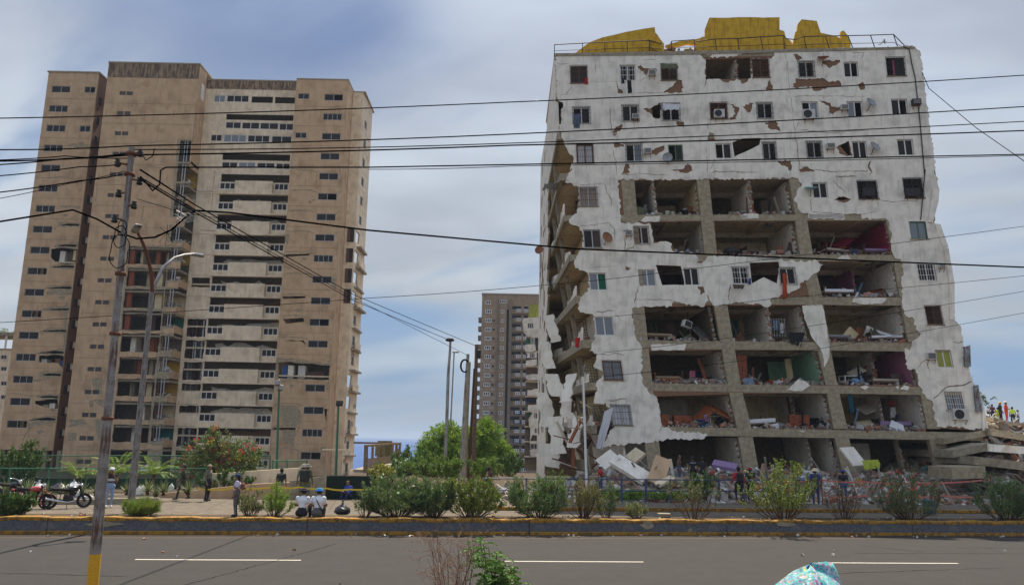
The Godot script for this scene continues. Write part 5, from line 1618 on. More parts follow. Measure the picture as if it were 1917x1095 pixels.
	# the dark slot between the wings, with small balconies low down
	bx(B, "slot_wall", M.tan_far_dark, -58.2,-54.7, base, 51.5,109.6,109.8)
	for k in 17:
		var v := 48.5 - 2.84 * k
		if v < 36 and v > 0: bx(B, "slot_balcony", M.tan_pale, -57.78,-57.25, v, v + .8,104.6,105.8)
		bx(B, "slot_window", M.glass, -57.79,-57.76, v - .3, v + .8,103.8,104.5)
	# ---- tall front slab
	f = zf(100)
	holes = []
	patches = []
	for k in 18:
		var v := 48.19 - 2.835 * k
		for s in [-53.05,-52.1]:
			var h := rq(s, v + .28, s + .82, v - .26)
			holes.append(h)
			var st := new_st()
			for j in 5:
				bar(st, pt(f, Vector2(s + .02, v + .22 - j * .11), -.06), pt(f, Vector2(s + .80, v + .22 - j * .11), -.06), .02,.10, Vector3(0,.6,.8))
			put(st, "vent_louvre", M.louvre, B)
		patches.append(groove(f, -54.9,-42.75, v - 1.42,.045))
	bx(B, "vent_shade_sheet", M.painted_shade, -53.3,-51.0, base, 49,100.4,100.5)  # dark sheet behind the louvres, painted as the shade inside
	var front_rooms := [[236,317,463,494], [234,311,503,535], [229,307,542,576], [226,302,583,617], [223,298,625,658], [219,293,669,700], [216,289,710,741], [210,283,752,785], [208,279,796,827], [203,276,842,868]]
	for r in front_rooms:
		var a := uv(f, r[0], r[3])
		var b := uv(f, r[1], r[2])
		holes.append(rough(ccw(rect_poly(a.x, a.y, b.x, b.y)), .6,.07))
		# bare strip round the opening
		if r[2] < 600: patches.append(rough(ccw(rect_poly(a.x - .2, a.y - .1, b.x + .35, b.y + .25)), .5,.18))
		else: patches.append(rough(ccw(rect_poly(b.x - .2, a.y - .4, b.x + 1.9, b.y + .1)), .5,.25))
		if r[2] < 600: bx(B, "brick_pier", M.red_brick, a.x + .05, a.x + .65, a.y, b.y, 100.5,100.9)
		for j in 7:
			var x := rng.randf_range(a.x + .7, b.x - .3)
			bx(B, "room_panel", [M.room_white, M.room_grey, M.dark_wood, M.wood, M.room_cream, M.cl_brown][rng.randi() % 6], x, x + rng.randf_range(.2,.9), a.y, b.y - rng.randf_range(0,.3), 100.8 + rng.randf() * 2.2,103.05)
	# corner windows torn open from the fourth storey down
	var corner_rows := [[262,305], [305,342], [342,372], [372,408], [424,455], [462,490], [503,528], [540,578], [586,615], [628,660], [668,700], [708,745], [752,788], [796,830]]
	for i in corner_rows.size():
		var r: Array = corner_rows[i]
		var va := uv(f, 345, r[1]).y + .2
		var vb := uv(f, 345, r[0]).y - .1
		holes.append(rough(ccw(rect_poly(-44.3, va, -42.6, vb)), .5,.06))
		patches.append(rough(ccw(rect_poly(-44.6, va - .2,-42.6, vb + .2)), .4,.15))
		for x in [-44.05,-43.7,-43.35]: bx(B, "torn_mullion", M.frame_alu if int(x * 10) % 2 else M.cl_brown, x, x + .09, va, vb, 100.1,100.2)
		bx(B, "corner_room_wall", [M.room_yellow, M.room_yellow, M.room_cream, M.room_teal, M.room_grey][i % 5] if i > 0 else M.room_white, -46.0,-42.9, va, vb, 103.2,103.3)
		var st := new_st()
		heap(st, Vector3(-44.2, va, -100.25), Vector3(-42.8, va, -100.25), Vector3(0,0,-2), 30,.35,.5)
		tag(put(st, "corner_rubble", M.chunks, B), "", "", "", "stuff")
	for q in [["j", 470,625,520,625,522,700,505,710,480,680], ["j", 355,835,420,835,445,860,350,880], ["j", 455,740,475,740,470,790,455,770], ["j", 470,735,540,735,535,775,500,760], ["j", 345,905,390,905,385,945,345,945], ["j", 480,840,530,835,520,950,495,945]]: patches.append(rough(trace(f, q), .5,.15))
	for c in [["h", 490,660,495,700,485,760], ["h", 720,460,840,450], ["h", 750,580,870,590], ["h", 700,760,820,775,890,790], ["h", 580,760,570,860,540,900], ["h", 730,780,725,850,755,920], ["j", 515,390,540,400,515,470], ["j", 420,665,445,675], ["j", 525,560,535,600], ["j", 385,975,460,975]]: patches.append(ribbon(trace(f, c), .14))
	coated_wall(B, f, PackedVector2Array([Vector2(-54.93, base), Vector2(-42.7, base), Vector2(-42.7,52.5), Vector2(-54.93,52.5)]), holes, patches, M.tan)
	bx(B, "roof_slab", M.concrete, -55.0,-42.6,52.5,52.7,99.93,112)
	bx(B, "stained_band", M.tan_band, -54.94,-42.69,50.45,52.49,99.985,99.999)
	bx(B, "side_wall", M.tan, -54.93,-54.7, base, 52.5,100.23,112)
	for k in 18: bx(B, "floor_slab", M.pale_concrete, -54.65,-42.75,49.6 - 2.835 * k, 49.85 - 2.835 * k, 100.24,103.4)
	bx(B, "inner_wall", M.room_grey, -54.65,-42.9, base, 52.4,103.4,103.6)
	# its narrow return face, torn open below
	bx(B, "return_wall", M.tan, -42.92,-42.7,38.6,52.5,100.23,102.78)
	for i in corner_rows.size():
		var r: Array = corner_rows[i]
		var va := uv(f, 345, r[1]).y
		if i % 2 == 0 or i > 5:
			bx(B, "return_wall", M.tan, -42.92,-42.7, va - .55, va + .35,100.23,102.78)
	bx(B, "grille", M.frame_white, -42.69,-42.66,48.2,50.4,101.2,102.3)
	# ---- recessed balcony bay
	f = zf(102.8)
	holes = []
	patches = []
	var rowv := [49.0,45.13,43.37,39.57]
	for r in [[192,213,247,250], [258,213,368,250], [176,415,230,450], [242,415,355,455], [365,418,475,456], [488,422,588,458], [252,350,328,385], [335,352,423,388], [428,354,520,390], [527,358,597,394], [232,555,310,586], [318,557,403,588], [412,559,502,590], [510,562,580,594]]:
		var q := trace(f, ["i", r[0], r[1], r[2], r[3]])
		var h := rq(q[0].x, q[0].y, q[1].x, q[1].y)
		holes.append(h)
		window_part(f, h, B, {"frame": M.frame_white, "fw": .07, "d": -.04, "panes": maxi(2, int((q[1].x - q[0].x) / .95)), "glass": M.glass if rng.randf() < .7 else M.glass_dusty, "curtain": M.cl_beige if rng.randf() < .3 else M.cl_grey})
	for r in [[385,220,492,254], [505,223,605,257], [255,310,598,346], [236,512,580,552]]:
		var q := trace(f, ["i", r[0], r[1], r[2], r[3]])
		holes.append(rect_poly(q[0].x, q[1].y, q[1].x, q[0].y))
	var lx0 := uv(f, 411,341).x
	var lx1 := uv(f, 440,341).x
	var rx0 := uv(f, 513,350).x
	var rx1 := uv(f, 539,350).x
	for k in 14:
		var v := 36.45 - 2.80 * k
		var left: float = lx0 + .1
		var open := rect_poly(left, v + .60,-29.66, v + 1.70)
		if k in [4,8,10,11] : open = rough(open, .8,.1)
		if v < 0: continue
		holes.append(open)
		for e in [[lx0, lx1], [rx0, rx1]]:
			var h := rq(e[0], v + .5, e[1], v - .42)
			holes.append(h)
			window_part(f, h, B, {"frame": M.frame_white, "fw": .08, "d": -.02, "panes": 3, "glass": M.glass, "curtain": M.cl_grey})
		# what is left of the infill behind the balcony
		var st := new_st()
		var p := PackedVector2Array([Vector2(left + rng.randf_range(.3,2.5), v + .55)])
		var x := left + .6
		while x < -30.4:
			p.append(Vector2(x, v + rng.randf_range(.7,1.55)))
			x += rng.randf_range(.7,1.6)
		p.append(Vector2(-30.3, v + .55))
		plate(st, f, [ccw(p)], -1.45,-1.55)
		put(st, "balcony_infill", M.room_white if k % 3 else M.brick, B)
		patches.append(groove(f, -42.4,-29.66, v - 1.1,.05))
		# solid parapet standing proud between the glazed ends, with its floor edge
		bx(B, "balcony_parapet", M.tan_pale, lx1 + .12, rx0 - .12, v - 1.07, v + .66,102.3,102.5)
		bx(B, "balcony_ledge", M.tan_pale, left - .1,-29.7, v - 1.24, v - 1.08,102.2,102.79)
	# torn-out strip beside the corner, with hanging pipes
	for k in range(5,14):
		var v := 36.45 - 2.80 * k
		if v < 0: continue
		if k in [5]:
			holes.append(rough(ccw(rect_poly(-42.2, v + .1, lx0 - .15, v + 1.4)), .4,.06))
		elif k >= 7:
			holes.append(rough(ccw(rect_poly(-42.2, v - (.85 if not k in [10,11] else -.5), lx0 - .15, v + 1.5)), .4,.08))
		for j in 8:
			var x := -42.1 + j * .27 + rng.randf_range(-.06,.06)
			if k >= 7: bx(B, "hanging_pipe", [M.frame_alu, M.cl_brown, M.cl_grey, M.dark_wood][rng.randi() % 4], x, x + rng.randf_range(.05,.12), v - .85, v + 1.45,103.0 + rng.randf() * .8,103.9)
	for c in [["i", 195,600,185,700,180,790], ["i", 100,705,215,710], ["i", 120,905,200,910], ["k", 180,610,320,600], ["i", 170,340,185,345]]: patches.append(ribbon(trace(f, c), .13))
	coated_wall(B, f, PackedVector2Array([Vector2(-42.68, base), Vector2(-29.65, base), Vector2(-29.65,51.6), Vector2(-42.68,51.6)]), holes, patches, M.tan_pale, .2)
	bx(B, "roof_slab", M.concrete, -42.55,-29.7,51.62,51.8,102.75,112)
	bx(B, "stained_band", M.tan_band, -42.66,-29.66,50.35,51.6,102.785,102.799)
	for k in 18:
		bx(B, "balcony_floor", M.soffit, -42.65,-29.68,49.9 - 2.80 * k - 1.75 + .9 - .9 - .05,49.9 - 2.80 * k - 1.75 + .15,103.02,104.88)
	bx(B, "inner_wall", M.room_grey, -45.5,-29.68, base, 51.5,104.9,105.1)
	# ---- right slab
	f = zf(100.5)
	holes = []
	patches = []
	for k in 18:
		var v := 48.43 - 2.776 * k
		if k != 13: holes.append(rq(-25.76, v + .47,-23.25, v - .45))
		if k in [0,2]: holes.append(rq(-29.3, v + .47,-27.8, v - .3))
		patches.append(groove(f, -29.6,-22.68, v - 1.35,.05))
	for h in holes: window_part(f, h, B, {"frame": M.frame_alu, "fw": .06, "d": -.08, "panes": 2 if rng.randf() < .7 else 4, "open": [1] if rng.randf() < .15 else []})
	var d_open := rough(trace(f, ["k", 512,545,560,540,780,558,805,575,800,632,660,630,520,622]), .6,.08)
	var d_slits := [["k", 540,205,660,203,660,213,545,218], ["k", 545,320,650,315,655,335,560,345], ["k", 515,430,650,430,665,455,640,435], ["i", 545,1030,680,1025,680,1035,560,1042], ["k", 485,878,610,878,610,888,490,890], ["k", 755,780,795,785,790,860,765,855]]
	for q in d_slits: holes.append(rough(trace(f, q), .5,.04))
	holes.append(d_open)
	for q in [["k", 500,540,520,520,600,535,780,548,815,575,815,640,500,630], ["k", 535,765,600,765,640,800,640,850,600,880,545,860,530,800], ["k", 540,890,610,890,600,975,560,960], ["k", 790,570,835,600,830,640,790,640], ["k", 780,110,835,120,825,170,800,150], ["k", 735,980,780,980,780,1005,740,1005], ["i", 545,940,580,920,570,980]]: patches.append(rough(trace(f, q), .5,.15))
	for c in [["i", 590,590,680,600,725,610], ["i", 600,700,690,700,725,720], ["i", 565,810,690,805], ["i", 825,560,840,620,830,700], ["i", 830,810,815,830], ["k", 545,95,650,92], ["k", 520,400,620,398], ["k", 540,525,700,540], ["k", 500,640,600,650], ["k", 500,760,640,770], ["k", 640,820,620,900,560,980], ["k", 790,440,785,560], ["k", 795,650,790,760]]: patches.append(ribbon(trace(f, c), .13))
	for k in range(5,18):
		var v := 48.43 - 2.776 * k + .75
		patches.append(ribbon(PackedVector2Array([Vector2(-29.5, v), Vector2(-28, v + .1), Vector2(-26.6, v + .02), Vector2(-25.8, v - .2)]), .17))
		patches.append(ribbon(PackedVector2Array([Vector2(-23.2, v - .25), Vector2(-22.7, v + .1)]), .2))
	for k in 8: patches.append(blob(Vector2(rng.randf_range(-29,-26), rng.randf_range(1,40)), rng.randf_range(.2,.6), rng.randf_range(.1,.3)))
	coated_wall(B, f, PackedVector2Array([Vector2(-29.64, base), Vector2(-22.65, base), Vector2(-22.65,50.9), Vector2(-29.64,50.9)]), holes, patches, M.tan)
	bx(B, "roof_slab", M.concrete, -29.66,-22.6,50.92,51.08,100.45,112)
	bx(B, "slab_side", M.tan, -22.88,-22.65, base, 50.9,100.73,103.88)
	bx(B, "slab_side", M.tan_pale, -29.64,-29.45, base, 50.9,100.73,102.78)
	bx(B, "inner_wall", M.room_grey, -29.4,-22.9, base, 50.8,103.3,103.5)
	for k in 19: bx(B, "floor_slab", M.soffit, -29.4,-22.9,49.6 - 2.776 * k - 2.55,49.6 - 2.776 * k - 2.37,100.75,103.25)
	for e in [[-28.9,-28.3, M.cl_blue], [-28.2,-27.5, M.room_white], [-26.9,-26.0, M.ac_grey], [-25.8,-23.6, M.dark_wood]]:
		bx(B, "room_panel", e[2], e[0], e[1], 10.75,12.4 if e[0] < -26 else 11.6,101.0,102.0)
	# ---- stepped end: narrow front and long side with small windows, ledges hanging off its lower half
	bx(B, "end_wall", M.tan_pale, -22.64,-21.24, base, 50.75,103.9,104.1)
	bx(B, "roof_slab", M.concrete, -22.64,-20.9,50.76,50.9,103.85,111)
	var fs := {"o": Vector3(-21.24,0,-103.9), "u": Vector3(0.04,0,-1).normalized(), "n": Vector3(1,0,0.04).normalized()}
	holes = []
	patches = []
	for k in 18:
		var v: float = 46.9 - 2.776 * k
		var h := rq(1.7, v + .6,3.1, v - .6)
		if k in [6,7,8,9,13,14]: h = PackedVector2Array([Vector2(.1, v + .9), Vector2(2.6, v + .8), Vector2(2.2, v - .7), Vector2(.1, v - .8)])
		holes.append(h)
		if not k in [6,7,8,9,13,14]: window_part(fs, h, B, {"frame": M.frame_alu, "fw": .07, "d": -.08})
		patches.append(groove(fs, .02,6.0, v - 1.3,.06))
		if k > 7: patches.append(blob(Vector2(rng.randf_range(.5,5.5), v + rng.randf_range(-1,1)), rng.randf_range(.4,1.2), rng.randf_range(.3,.8)))
		if k > 5:
			bx(B, "side_ledge", M.pale_concrete, -21.2,-20.55 + rng.randf_range(-.15,.35), v - 1.45, v - 1.2,105.0,109.6)
			if k % 2: bx(B, "side_balcony_wall", M.tan_pale, -20.75,-20.55, v - 1.2, v - .3,105.3,108.5)
	coated_wall(B, fs, rect_poly(.0, base, 6.1,50.75), holes, patches, M.tan_pale, .2)
	bx(B, "inner_wall", M.room_grey, -23.5,-22.5, base, 50,104.2,110)
	for k in [6,7,8,9]:
		var v: float = 46.9 - 2.776 * k
		bx(B, "torn_mullion", M.rusty_iron, -22.2,-21.9, v - .8, v + .9,103.7,103.88)
		bx(B, "dark_opening_plate", M.painted_shade, -22.3,-21.4, v - .9, v + 1.0,103.84,103.895)  # dark plate on the solid wall, painted as a shaded opening
	# ---- low building peeping out behind the left wing
	var L := thing("low_building", "low beige building with open roof terrace at the left edge behind the beige block", "building")
	f = zf(120)
	var hs := []
	var q0 := uv(f, -30,690)
	for y in [515,575,650,720]:
		var q := trace(f, ["j", 2, y - 10,28, y + 12])
		hs.append(rq(q[0].x, q[0].y, q[1].x, q[1].y))
	for h in hs: window_part(f, h, L, {"frame": M.frame_alu, "d": -.06})
	coated_wall(L, f, PackedVector2Array([Vector2(-86, base), Vector2(-73.5, base), Vector2(-73.5, uv(f, 10,655).y), Vector2(-86, uv(f, 10,655).y)]), hs, [], M.tan_pale)
	bx(L, "roof_slab", M.concrete, -86,-73.3, uv(f, 10,655).y + .01, uv(f, 10,655).y + .2,119.9,130)
	bx(L, "terrace_roof", M.pale_concrete, -86,-74.0, uv(f, 10,628).y, uv(f, 10,622).y, 119.9,126)
	for x in [-74.3,-76.6,-79]: bx(L, "terrace_post", M.frame_white, x, x + .2, uv(f, 10,655).y + .2, uv(f, 10,628).y, 120.0,120.2)

# ================================================================== buildings further off
func build_far_buildings():
	crops["q"] = [880,540,6.08]
	crops["r"] = [880,700,5.475]
	var T := thing("far_tower", "distant brown apartment tower with chipped red patches and blue tarpaulins on its balconies", "building")
	var f := zf(230)
	var holes := []
	var patches := []
	var base := -6.0
	var p := 2.665
	var v0 := uv(f, 914,566).y
	var X := func(x: float) -> float: return uv(f, 880 + x / 6.08,566).x
	for k in 19:
		var v := v0 - p * k
		var wide: bool = k > 0
		var h := rq(X.call(178), v + .55, X.call(248 if wide else 235), v - .55)
		holes.append(h)
		window_part(f, h, T, {"frame": M.frame_white, "fw": .16, "d": -.03, "panes": 3 if wide else 2})
		if k > 1:
			h = rq(X.call(264), v + .3, X.call(290), v - .4)
			holes.append(h)
			window_part(f, h, T, {"frame": M.frame_brown, "fw": .08, "d": -.05, "panes": 1})
		h = rq(X.call(352), v + .45, X.call(392), v - .5) if k > 0 else rq(X.call(335), v + .8, X.call(418), v - .1)
		holes.append(h)
		window_part(f, h, T, {"frame": M.frame_white, "fw": .14, "d": -.03, "panes": 2 if k else 4})
		if k > 5: 
			patches.append(blob(Vector2(X.call(rng.randf_range(145,175)), v - 1.2), .55,.5))
			patches.append(blob(Vector2(X.call(rng.randf_range(255,300)), v - 1.2), .9,.6))
			if rng.randf() < .6: patches.append(blob(Vector2(X.call(rng.randf_range(320,340)), v), .4,.8))
		patches.append(groove(f, X.call(135), X.call(430), v - 1.35,.06))
		# balconies
		for e in [[482,585], [615,664]]:
			var b := rq(X.call(e[0]), v - .72 * 0 - 1.0, X.call(e[1]), v - 1.9)
			holes.append(b)
			bx(T, "balcony_floor", M.tan_far, X.call(e[0]) - .2, X.call(e[1]) + .6, v - 3.3, v - 3.1,228.9,231.5)
			bx(T, "balcony_wall", M.cl_navy if k in [11,12,14] and e[0] < 500 else M.tan_far, X.call(e[0]) + (.0 if e[0] > 600 else .9), X.call(e[1]) + .5, v - 3.1, v - 1.95,228.95,229.1)
			var w := rq(X.call(e[1] - 50), v - 1.95, X.call(e[1] - 2), v - 2.75)
			window_part(f, w, T, {"frame": M.frame_white, "fw": .12, "d": 1.12, "panes": 2, "glass": M.glass_dusty})
	bx(T, "inner_wall", M.painted_shade, X.call(140), 12, base, 45.0,232.5,232.7)  # back wall painted near-black for the shade of the rooms
	for q in [rect_poly(X.call(420), base, X.call(446), v0 - 2.0)]: holes.append(q)
	coated_wall(T, f, PackedVector2Array([Vector2(-8.75, base), Vector2(12, base), Vector2(12,45.55), Vector2(-8.75,45.55)]), holes, patches, M.tan_far, .3)
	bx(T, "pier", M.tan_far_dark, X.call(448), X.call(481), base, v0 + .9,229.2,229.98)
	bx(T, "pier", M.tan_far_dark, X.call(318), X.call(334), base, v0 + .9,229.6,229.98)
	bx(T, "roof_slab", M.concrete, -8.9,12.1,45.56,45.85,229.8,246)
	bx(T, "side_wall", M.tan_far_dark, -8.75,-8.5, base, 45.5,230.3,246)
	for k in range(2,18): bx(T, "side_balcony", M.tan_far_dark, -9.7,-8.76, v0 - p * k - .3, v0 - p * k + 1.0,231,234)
	# ---- sister block in white, its corner fallen away
	var S := thing("sister_block", "white broken apartment wing with rounded balconies behind the white block", "building")
	f = zf(140)
	var rows := [["q", 600,345,690,330,800,335,800,560,720,558,650,545,610,500,605,440,596,380], ["q", 625,640,740,632,750,700,700,725,640,722,618,690], ["q", 640,730,680,735,760,725,760,790,640,790,655,760],
		["q", 640,820,760,805,760,870,700,885,640,880,632,850], ["q", 640,985,770,975,780,1040,660,1045,632,1015], ["r", 590,165,715,152,720,200,690,228,585,225], ["r", 595,318,700,310,760,312,770,400,770,540,605,538,600,460,640,400,590,378],
		["r", 615,545,770,540,770,620,640,625,615,690,765,700,765,712,612,712], ["r", 612,778,745,775,745,850,640,850,618,830]]
	var wins := [["q", 655,392,722,455], ["q", 690,560,738,622], ["q", 680,733,738,793], ["r", 655,398,708,458], ["r", 660,555,715,610], ["r", 618,712,735,772]]
	hs_clear()
	for wq in wins:
		var q := trace(f, wq)
		var h := rq(q[0].x, q[0].y, q[1].x, q[1].y)
		hs_tmp.append(h)
		window_part(f, h, S, {"frame": M.frame_alu, "fw": .1, "d": -.05, "panes": 3})
	for r in rows:
		var cuts := []
		var st := new_st()
		plate(st, f, with_holes([ccw(rough(trace(f, r), .7,.1))], hs_tmp, cuts), 0,-.2, cuts)
		put(st, "balcony_front", M.white_far, S)
	var st := new_st()
	plate(st, f, [ccw(trace(f, ["q", 790,335,960,340, "r", 900,1000,750,950,745,700,770,500,760,300,730,130]))], -.3,-.5)
	put(st, "corner_wall", M.white_far, S)
	bx(S, "inner_wall", M.room_grey, uv(f, 985,700).x, 9,-1.5, uv(f, 985,598).y, 142.5,142.7)
	for k in 10: bx(S, "floor_slab", M.soffit, uv(f, 984,700).x, 9, uv(f, 985,600 + k * 28.2).y - .2, uv(f, 985,600 + k * 28.2).y, 140.3,142.4)
	st = new_st()
	plate(st, f, [ccw(trace(f, ["q", 680,170,740,155,800,150,800,330,668,328]))], -2,-2.3)
	put(st, "roof_parapet", M.green_wall, S)
	for k in 9:
		var y := 640 + k * 26
		bx(S, "room_panel", [M.cl_green, M.dark_wood, M.cl_brown, M.room_grey, M.cl_navy][k % 5], uv(f, 984 + k % 3, y).x, uv(f, 1004, y).x, uv(f, 990, y + 8).y, uv(f, 990, y - 6).y, 141.5,141.7)
	# ---- tilted pavilion frame over the sea
	var G := thing("terrace_frame", "tilted wooden and concrete terrace frame with slatted rail above the sea", "pavilion")
	var g := zf(90)
	var o := at(690,870,90)
	var P := func(x: float, y: float, d: float) -> Vector3: return at(650 + x / 10.947,810 + y / 10.947, d)
	for pr in [[370,270,350,830,88.0], [520,265,510,560,92.0], [600,250,590,480,94.0], [930,240,920,560,94], [1010,235,985,640,95], [1080,220,1050,620,95], [395,280,390,800,88.6], [640,270,630,690,93], [740,270,735,600,93]]:
		st = new_st()
		bar(st, P.call(pr[0], pr[1], pr[4]), P.call(pr[2], pr[3], pr[4]), .26,.26, Vector3.BACK)
		put(st, "post", M.weathered, G)
	for pr in [[365,270,870,235,88.0,94.0], [860,240,1090,225,94.0,95.2], [140,205,1090,222,99.0,95.2]]:
		st = new_st()
		bar(st, P.call(pr[0], pr[1], pr[4]), P.call(pr[2], pr[3], pr[5]), .3,.22)
		put(st, "beam", M.weathered, G)
	for k in 8:
		st = new_st()
		bar(st, P.call(395,545 + k * 26,88.4), P.call(930,480 + k * 20,94.2), .08,.11)
		put(st, "rail_slat", M.weathered, G)
	st = new_st()
	quad(st, P.call(370,760,88), P.call(370,820,88), P.call(1050,620,95), P.call(1050,580,95))
	bar(st, P.call(370,790,88.0), P.call(1050,600,95.0), 3.0,.3)
	put(st, "deck", M.pale_concrete, G)
	st = new_st()
	bar(st, P.call(860,520,94), P.call(1050,350,95), .3,.25)
	put(st, "fallen_brace", M.weathered, G)
	st = new_st()
	for k in 2: box(st, P.call(690 + k * 140,400,94.5), Vector3(.9,2.6,.15))
	put(st, "back_boards", M.olive_board, G)
	for k in [[450,760], [600,740], [760,700], [880,660]]:
		bx(G, "support", M.concrete, P.call(k[0], k[1], 91).x - .3, P.call(k[0], k[1], 91).x + .3,-4.5, P.call(k[0], k[1], 91).y, 91,91.6)
var hs_tmp := []
func hs_clear(): hs_tmp = []

# ================================================================== rubble, slabs, street furniture
func fallen_slab(a: Array, b: Array, deep: float, thick: float, m: Material, label: String, tip := 0.0):
	# a and b: [px, py, depth] of the near edge's ends
	var p := at(a[0], a[1], a[2])
	var q := at(b[0], b[1], b[2])
	var d := Vector3(0, tip, -1).normalized() * deep
	var st := new_st()
	var n := 8
	var top := []
	var bot := []
	for k in n + 1:
		var x := float(k) / n
		var e := p.lerp(q, x)
		top.append([e + Vector3(0, thick * .5, rng.randf_range(-.12,.12)), e + d * rng.randf_range(.85,1.05) + Vector3(0, thick * .5,0)])
		bot.append([e - Vector3(0, thick * .5, rng.randf_range(-.1,.1)), e + d - Vector3(0, thick * .5,0)])
	for k in n:
		quad(st, top[k][0], top[k + 1][0], top[k + 1][1], top[k][1])
		quad(st, bot[k][0], bot[k][1], bot[k + 1][1], bot[k + 1][0])
		quad(st, bot[k][0], bot[k + 1][0], top[k + 1][0], top[k][0])
		quad(st, bot[k][1], top[k][1], top[k + 1][1], bot[k + 1][1])
	quad(st, bot[0][0], top[0][0], top[0][1], bot[0][1])
	quad(st, bot[n][0], bot[n][1], top[n][1], top[n][0])
	tag(put(st, "fallen_slab", m), label, "slab", "fallen slabs")
func mound(x: float, z: float) -> float:
	var h := ground_y(x, z)
	# heap of the collapsed wing at the right, and the litter in front of the open ground floor
	var r := smoothstep(26.0,33.0, x) * smoothstep(-51.5,-59.0, z)
	h += 4.3 * r * (0.85 + .15 * sin(x * .9) * sin(z * .7))
	var f := smoothstep(6.0,9.0, x) * smoothstep(-45.0,-49.5, z) * (1.0 - smoothstep(28.0,31.0, x))
	h += f * (.18 + .22 * absf(sin(x * .8 + 1.0)) * absf(sin(z * 1.1)))
	return h
func build_rubble():
	var st := new_st()
	st.set_smooth_group(-1)
	st.set_color(Color(.25,.22,.19))
	var nz := 34
	var nx := 90
	var g := []
	for j in nz + 1:
		var row := []
		for i in nx + 1:
			var x := lerpf(5.0,70.0, pow(float(i) / nx, 1.15))
			var z := lerpf(-44.5,-75.0, float(j) / nz)
			row.append(Vector3(x + rng.randf_range(-.15,.15), mound(x, z) + .05 + rng.randf_range(-.08,.1) * smoothstep(-44.5,-47.0, z), z))
		g.append(row)
	for j in nz:
		for i in nx:
			st.set_color(debris_color() * .9)
			quad(st, g[j][i], g[j + 1][i], g[j + 1][i + 1], g[j][i + 1])
	tag(put(st, "rubble_mound", M.chunks), "mound of crushed concrete and brick under and beside the white block", "rubble", "", "stuff")
	# loose lumps over the mound
	st = new_st()
	for k in 3600:
		var x := rng.randf_range(5.5,44.0)
		var z := rng.randf_range(-45.0,-56.0) if x < 27.0 else rng.randf_range(-46.0,-62.0)
		var s := rng.randf_range(.08,.42) * rng.randf_range(.4,1.0)
		if x > 26.0 and z > -53.0: s *= .75
		var c := debris_color()
		if rng.randf() < .04: c = [Color(.1,.16,.32), Color(.42,.26,.1), Color(.35,.06,.06), Color(.12,.25,.2), Color(.5,.3,.08)][rng.randi() % 5]
		chunk(st, Vector3(x, mound(x, z) + s * .25 + .05, z), Vector3(s * rng.randf_range(.7,2.4), s * rng.randf_range(.25,.9), s), c)
	tag(put(st, "loose_rubble", M.chunks), "loose lumps of brick, plaster and concrete strewn over the mound", "rubble", "", "stuff")
	# a thinner spread of wreckage reaching across to the pole group
	st = new_st()
	for k in 1500:
		var z := -rng.randf_range(41.5,60.0)
		var x := rng.randf_range(-4.5,7.5)
		var s := rng.randf_range(.08,.5) * rng.randf_range(.3,1.0)
		var c := debris_color()
		if k % 23 == 0: c = [Color(.08,.14,.3), Color(.6,.6,.6), Color(.4,.3,.05)][k % 3]
		chunk(st, Vector3(x, ground_y(x, z) + s * .2, z), Vector3(s * rng.randf_range(.7,2.6), s * rng.randf_range(.3,.9), s), c)
		if k % 12 == 0: bar(st, Vector3(x, ground_y(x, z) + .1, z), Vector3(x + rng.randf_range(-1,1), ground_y(x, z) + rng.randf_range(.1,.7), z + rng.randf_range(-.5,.5)), .12,.03)
	tag(put(st, "scattered_rubble", M.chunks), "rubble and boards scattered between the poles and the white block", "rubble", "", "stuff")
	# splintered boards and bars
	st = new_st()
	for k in 420:
		var x := rng.randf_range(6.0,44.0)
		var z := rng.randf_range(-45.5,-54.0) if x < 27.0 else rng.randf_range(-47.0,-60.0)
		var p := Vector3(x, mound(x, z) + .12, z)
		var d := Vector3(rng.randf_range(-1,1), rng.randf_range(-.1,.55), rng.randf_range(-1,1)).normalized()
		st.set_color(debris_color() if rng.randf() < .5 else Color(.55,.5,.42) * rng.randf_range(.4,1.1))
		bar(st, p, p + d * rng.randf_range(.5,1.9), rng.randf_range(.04,.22), .03)
	tag(put(st, "splintered_timber", M.chunks), "splintered boards, laths and bars sticking out of the rubble", "debris", "", "stuff")
	# pancaked floors of the collapsed wing
	fallen_slab([1768,826,52.5], [1862,808,53.2], 8,.40, M.concrete, "uppermost long pancaked slab touching the right foot of the white block", .02)
	fallen_slab([1855,808,52.6], [1940,822,52.2], 8,.45, M.concrete, "cracked slab end sticking out at the right edge below the rescue crew", .03)
	fallen_slab([1786,850,51.2], [1854,836,51.0], 8,.46, M.pale_concrete, "second pancaked slab down, with stained grey front edge")
	fallen_slab([1852,838,50.8], [1935,844,50.6], 8,.46, M.white, "second pancaked slab down, with white plastered front edge")
	fallen_slab([1826,862,49.6], [1930,874,49.2], 7,.5, M.pale_concrete, "third pancaked slab down, with peeling plaster at the right edge")
	fallen_slab([1785,886,48.6], [1846,884,48.4], 3,.7, M.concrete, "broken beam end lying beside the last column foot")
	fallen_slab([1860,786,55.5], [1935,800,54.5], 5,.26, M.pale_concrete, "tilted slab the rescue crew stands behind", .08)
	fallen_slab([1838,788,55.0], [1872,800,54.6], 3,.2, M.white, "thin white plate sloping up to the white block's lower corner", .05)
	st = new_st()
	for k in 1100:
		var p := at(rng.randf_range(1772,1935), 0,50.5)
		var z := rng.randf_range(-48.2,-55.5)
		var s := rng.randf_range(.1,.75) * rng.randf_range(.3,1.0)
		chunk(st, Vector3(p.x * z / -50.5, lerpf(.9,5.5, (-48.2 - z) / 7.3) * rng.randf_range(.72,1.06), z), Vector3(s * rng.randf_range(.8,2.2), s * .5, s), debris_color())
